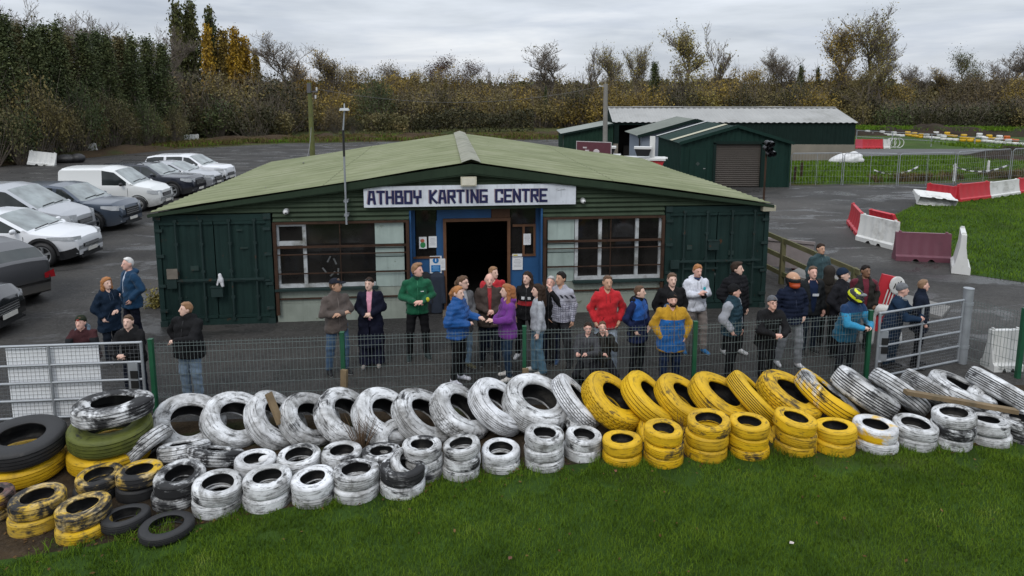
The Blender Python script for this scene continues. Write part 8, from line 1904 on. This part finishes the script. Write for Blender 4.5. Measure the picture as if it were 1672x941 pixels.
# 0 olive 1 rust 2 ochre 3 hedge-dark 4 yellow-green 5 dark
row(268, 480, 24, 76, 84, T_((268, 128), (330, 116), (420, 116), (480, 128)), 3.0, [0, 1, 1, 3, 0])
row(255, 470, 22, 71, 78, T_((255, 160), (470, 178)), 2.4, [3, 0, 3, 5])
row(420, 900, 24, 98, 112, T_((420, 124), (560, 118), (660, 112), (760, 112), (860, 122), (900, 134)), 3.4, [1, 0, 2, 2, 1, 0])
row(440, 960, 26, 88, 100, T_((440, 150), (960, 150)), 3.0, [0, 3, 0, 2, 2, 5])
row(880, 1180, 22, 108, 112, T_((880, 134), (960, 128), (1060, 124), (1180, 122)), 3.4, [1, 0, 2, 1, 0])
row(900, 1420, 24, 96, 94, T_((900, 152), (1000, 142), (1150, 138), (1420, 142)), 3.0, [0, 2, 2, 4, 0, 3])
row(1180, 1500, 24, 106, 100, T_((1180, 118), (1330, 116), (1460, 122), (1500, 132)), 3.2, [1, 0, 2, 2])
row(1400, 1720, 22, 92, 92, T_((1400, 158), (1470, 170), (1560, 172), (1720, 160)), 2.8, [3, 5, 3, 0])
row(1560, 1740, 24, 104, 104, T_((1560, 128), (1740, 122)), 3.0, [0, 1, 1, 2])
row(-260, 270, 30, 62, 90, T_((-260, 80), (0, 85), (270, 110)), 3.0, [0, 3, 3, 5])
row(1700, 2700, 40, 100, 92, T_((1700, 120), (2700, 118)), 4.0, [0, 1, 2])
mass('woodland', items, [L_OLIVE, L_RUST, L_OCHRE, L_HEDGE, L_YGREEN, L_DARK], 9)
# far hedgerows out in the fields
items = []
row(-300, 2000, 26, 260, 260, T_((-300, 134), (2000, 136)), 9.0, [0, 3, 5]); row(380, 1900, 34, 420, 420, T_((380, 138), (1900, 138)), 14.0, [3, 5, 5])
mass('far_hedgerows', items, [L_OLIVE, L_RUST, L_OCHRE, L_HEDGE, L_YGREEN, L_DARK], 10, leaf=1.6, dens=.35)
# clipped dark hedge behind the car park
def hedge(label, pts, h, w_, seed, leaf):
    q = np.random.RandomState(seed); P = []
    for a, b in zip(pts[:-1], pts[1:]):
        L_ = math.dist(a, b); k = int(L_ * 420); t = q.rand(k)[:, None]; c = np.array(a)[None] * (1 - t) + np.array(b)[None] * t; hh = h * (.88 + .12 * np.sin(c[:, 0] * .7) + .05 * q.normal(size=k))
        off_ = q.uniform(-1, 1, k) * w_ / 2; z = hh * (q.rand(k) ** .6) * (1 - .25 * (np.abs(off_) / (w_ / 2)) ** 3); P.append(np.stack([c[:, 0], c[:, 1] + off_, z], 1))
    P = np.concatenate(P); V, F = leaves_np(P, .24, q); root = empty('hedge', (0, 0, 0), 0, label, 'hedge'); np_mesh('foliage', V, F, leaf, parent=root, smooth=False)
    st = [(np.array([x, y, 0.]), np.array([x + q.normal() * .3, y, h * .8]), .05, .02) for a, b in zip(pts[:-1], pts[1:]) for x, y in [(a[0] + (b[0] - a[0]) * u, a[1] + (b[1] - a[1]) * u) for u in np.linspace(0, 1, max(2, int(math.dist(a, b) / 1.2)))]]; V, F = tubes_np(st, 4); np_mesh('stems', V, F, BARK_D, parent=root)
hx = lambda x, Y: (AT(x, 150, Y).x, Y)
hedge('long dark clipped hedge beyond the rough bank behind the clubhouse', [hx(672, 84), hx(760, 85), hx(872, 86)], AT(760, 178, 85).z, 2.4, 5, L_HEDGE)
hedge('lower brown hedge continuing left of the long dark one', [hx(592, 82), hx(668, 83)], AT(620, 184, 82).z, 2.2, 6, L_IVY)
# weeds and moss by the container corner
q = np.random.RandomState(4); c = G(256, 505); P = c + Vector((0, 0, 0)); pts = np.array([c.x, c.y, 0]) + np.abs(q.normal(size=(900, 3))) * np.array([.16, .35, .20]) * np.array([-1, 1, 1]); V, F = leaves_np(pts, .05, q); o = np_mesh('weed_clump', V, F, L_YGREEN, smooth=False); tag(o, 'bright green weeds growing at the left corner of the left container', 'weeds')
# ================================================================ every loose piece of these parts becomes a part of its own
def split_loose(o):
    me = o.data; n_ = len(me.vertices); par = list(range(n_))
    def find(i):
        while par[i] != i: par[i] = par[par[i]]; i = par[i]
        return i
    for e in me.edges:
        a, b = find(e.vertices[0]), find(e.vertices[1])
        if a != b: par[a] = b
    isl = {}
    for p in me.polygons: isl.setdefault(find(p.vertices[0]), []).append(p)
    if not 1 < len(isl) <= 8: return
    first = True
    for polys in isl.values():
        idx = {}; V = []; F = []
        for p in polys:
            f = []
            for v in p.vertices:
                if v not in idx: idx[v] = len(V); V.append(tuple(me.vertices[v].co))
                f.append(idx[v])
            F.append(f)
        m2 = bpy.data.meshes.new(me.name); m2.from_pydata(V, [], F)
        for m_ in me.materials: m2.materials.append(m_)
        m2.polygons.foreach_set('use_smooth', [p.use_smooth for p in polys]); m2.update()
        try: m2.set_sharp_from_angle(angle=R(32))
        except Exception: pass
        if first: o.data = m2; first = False
        else:
            c = o.copy(); c.data = m2; COL.objects.link(c)
for o in list(scene.objects):
    if o.type == 'MESH' and o.parent is not None and o.name.split('.')[0] in ('side_window', 'corner_casting', 'hinge', 'hinge_band', 'rear_window', 'bracket', 'infill_panel', 'lock_case', 'door_handle', 'leg', 'prop', 'patch_plate', 'sticker_remains'): split_loose(o)
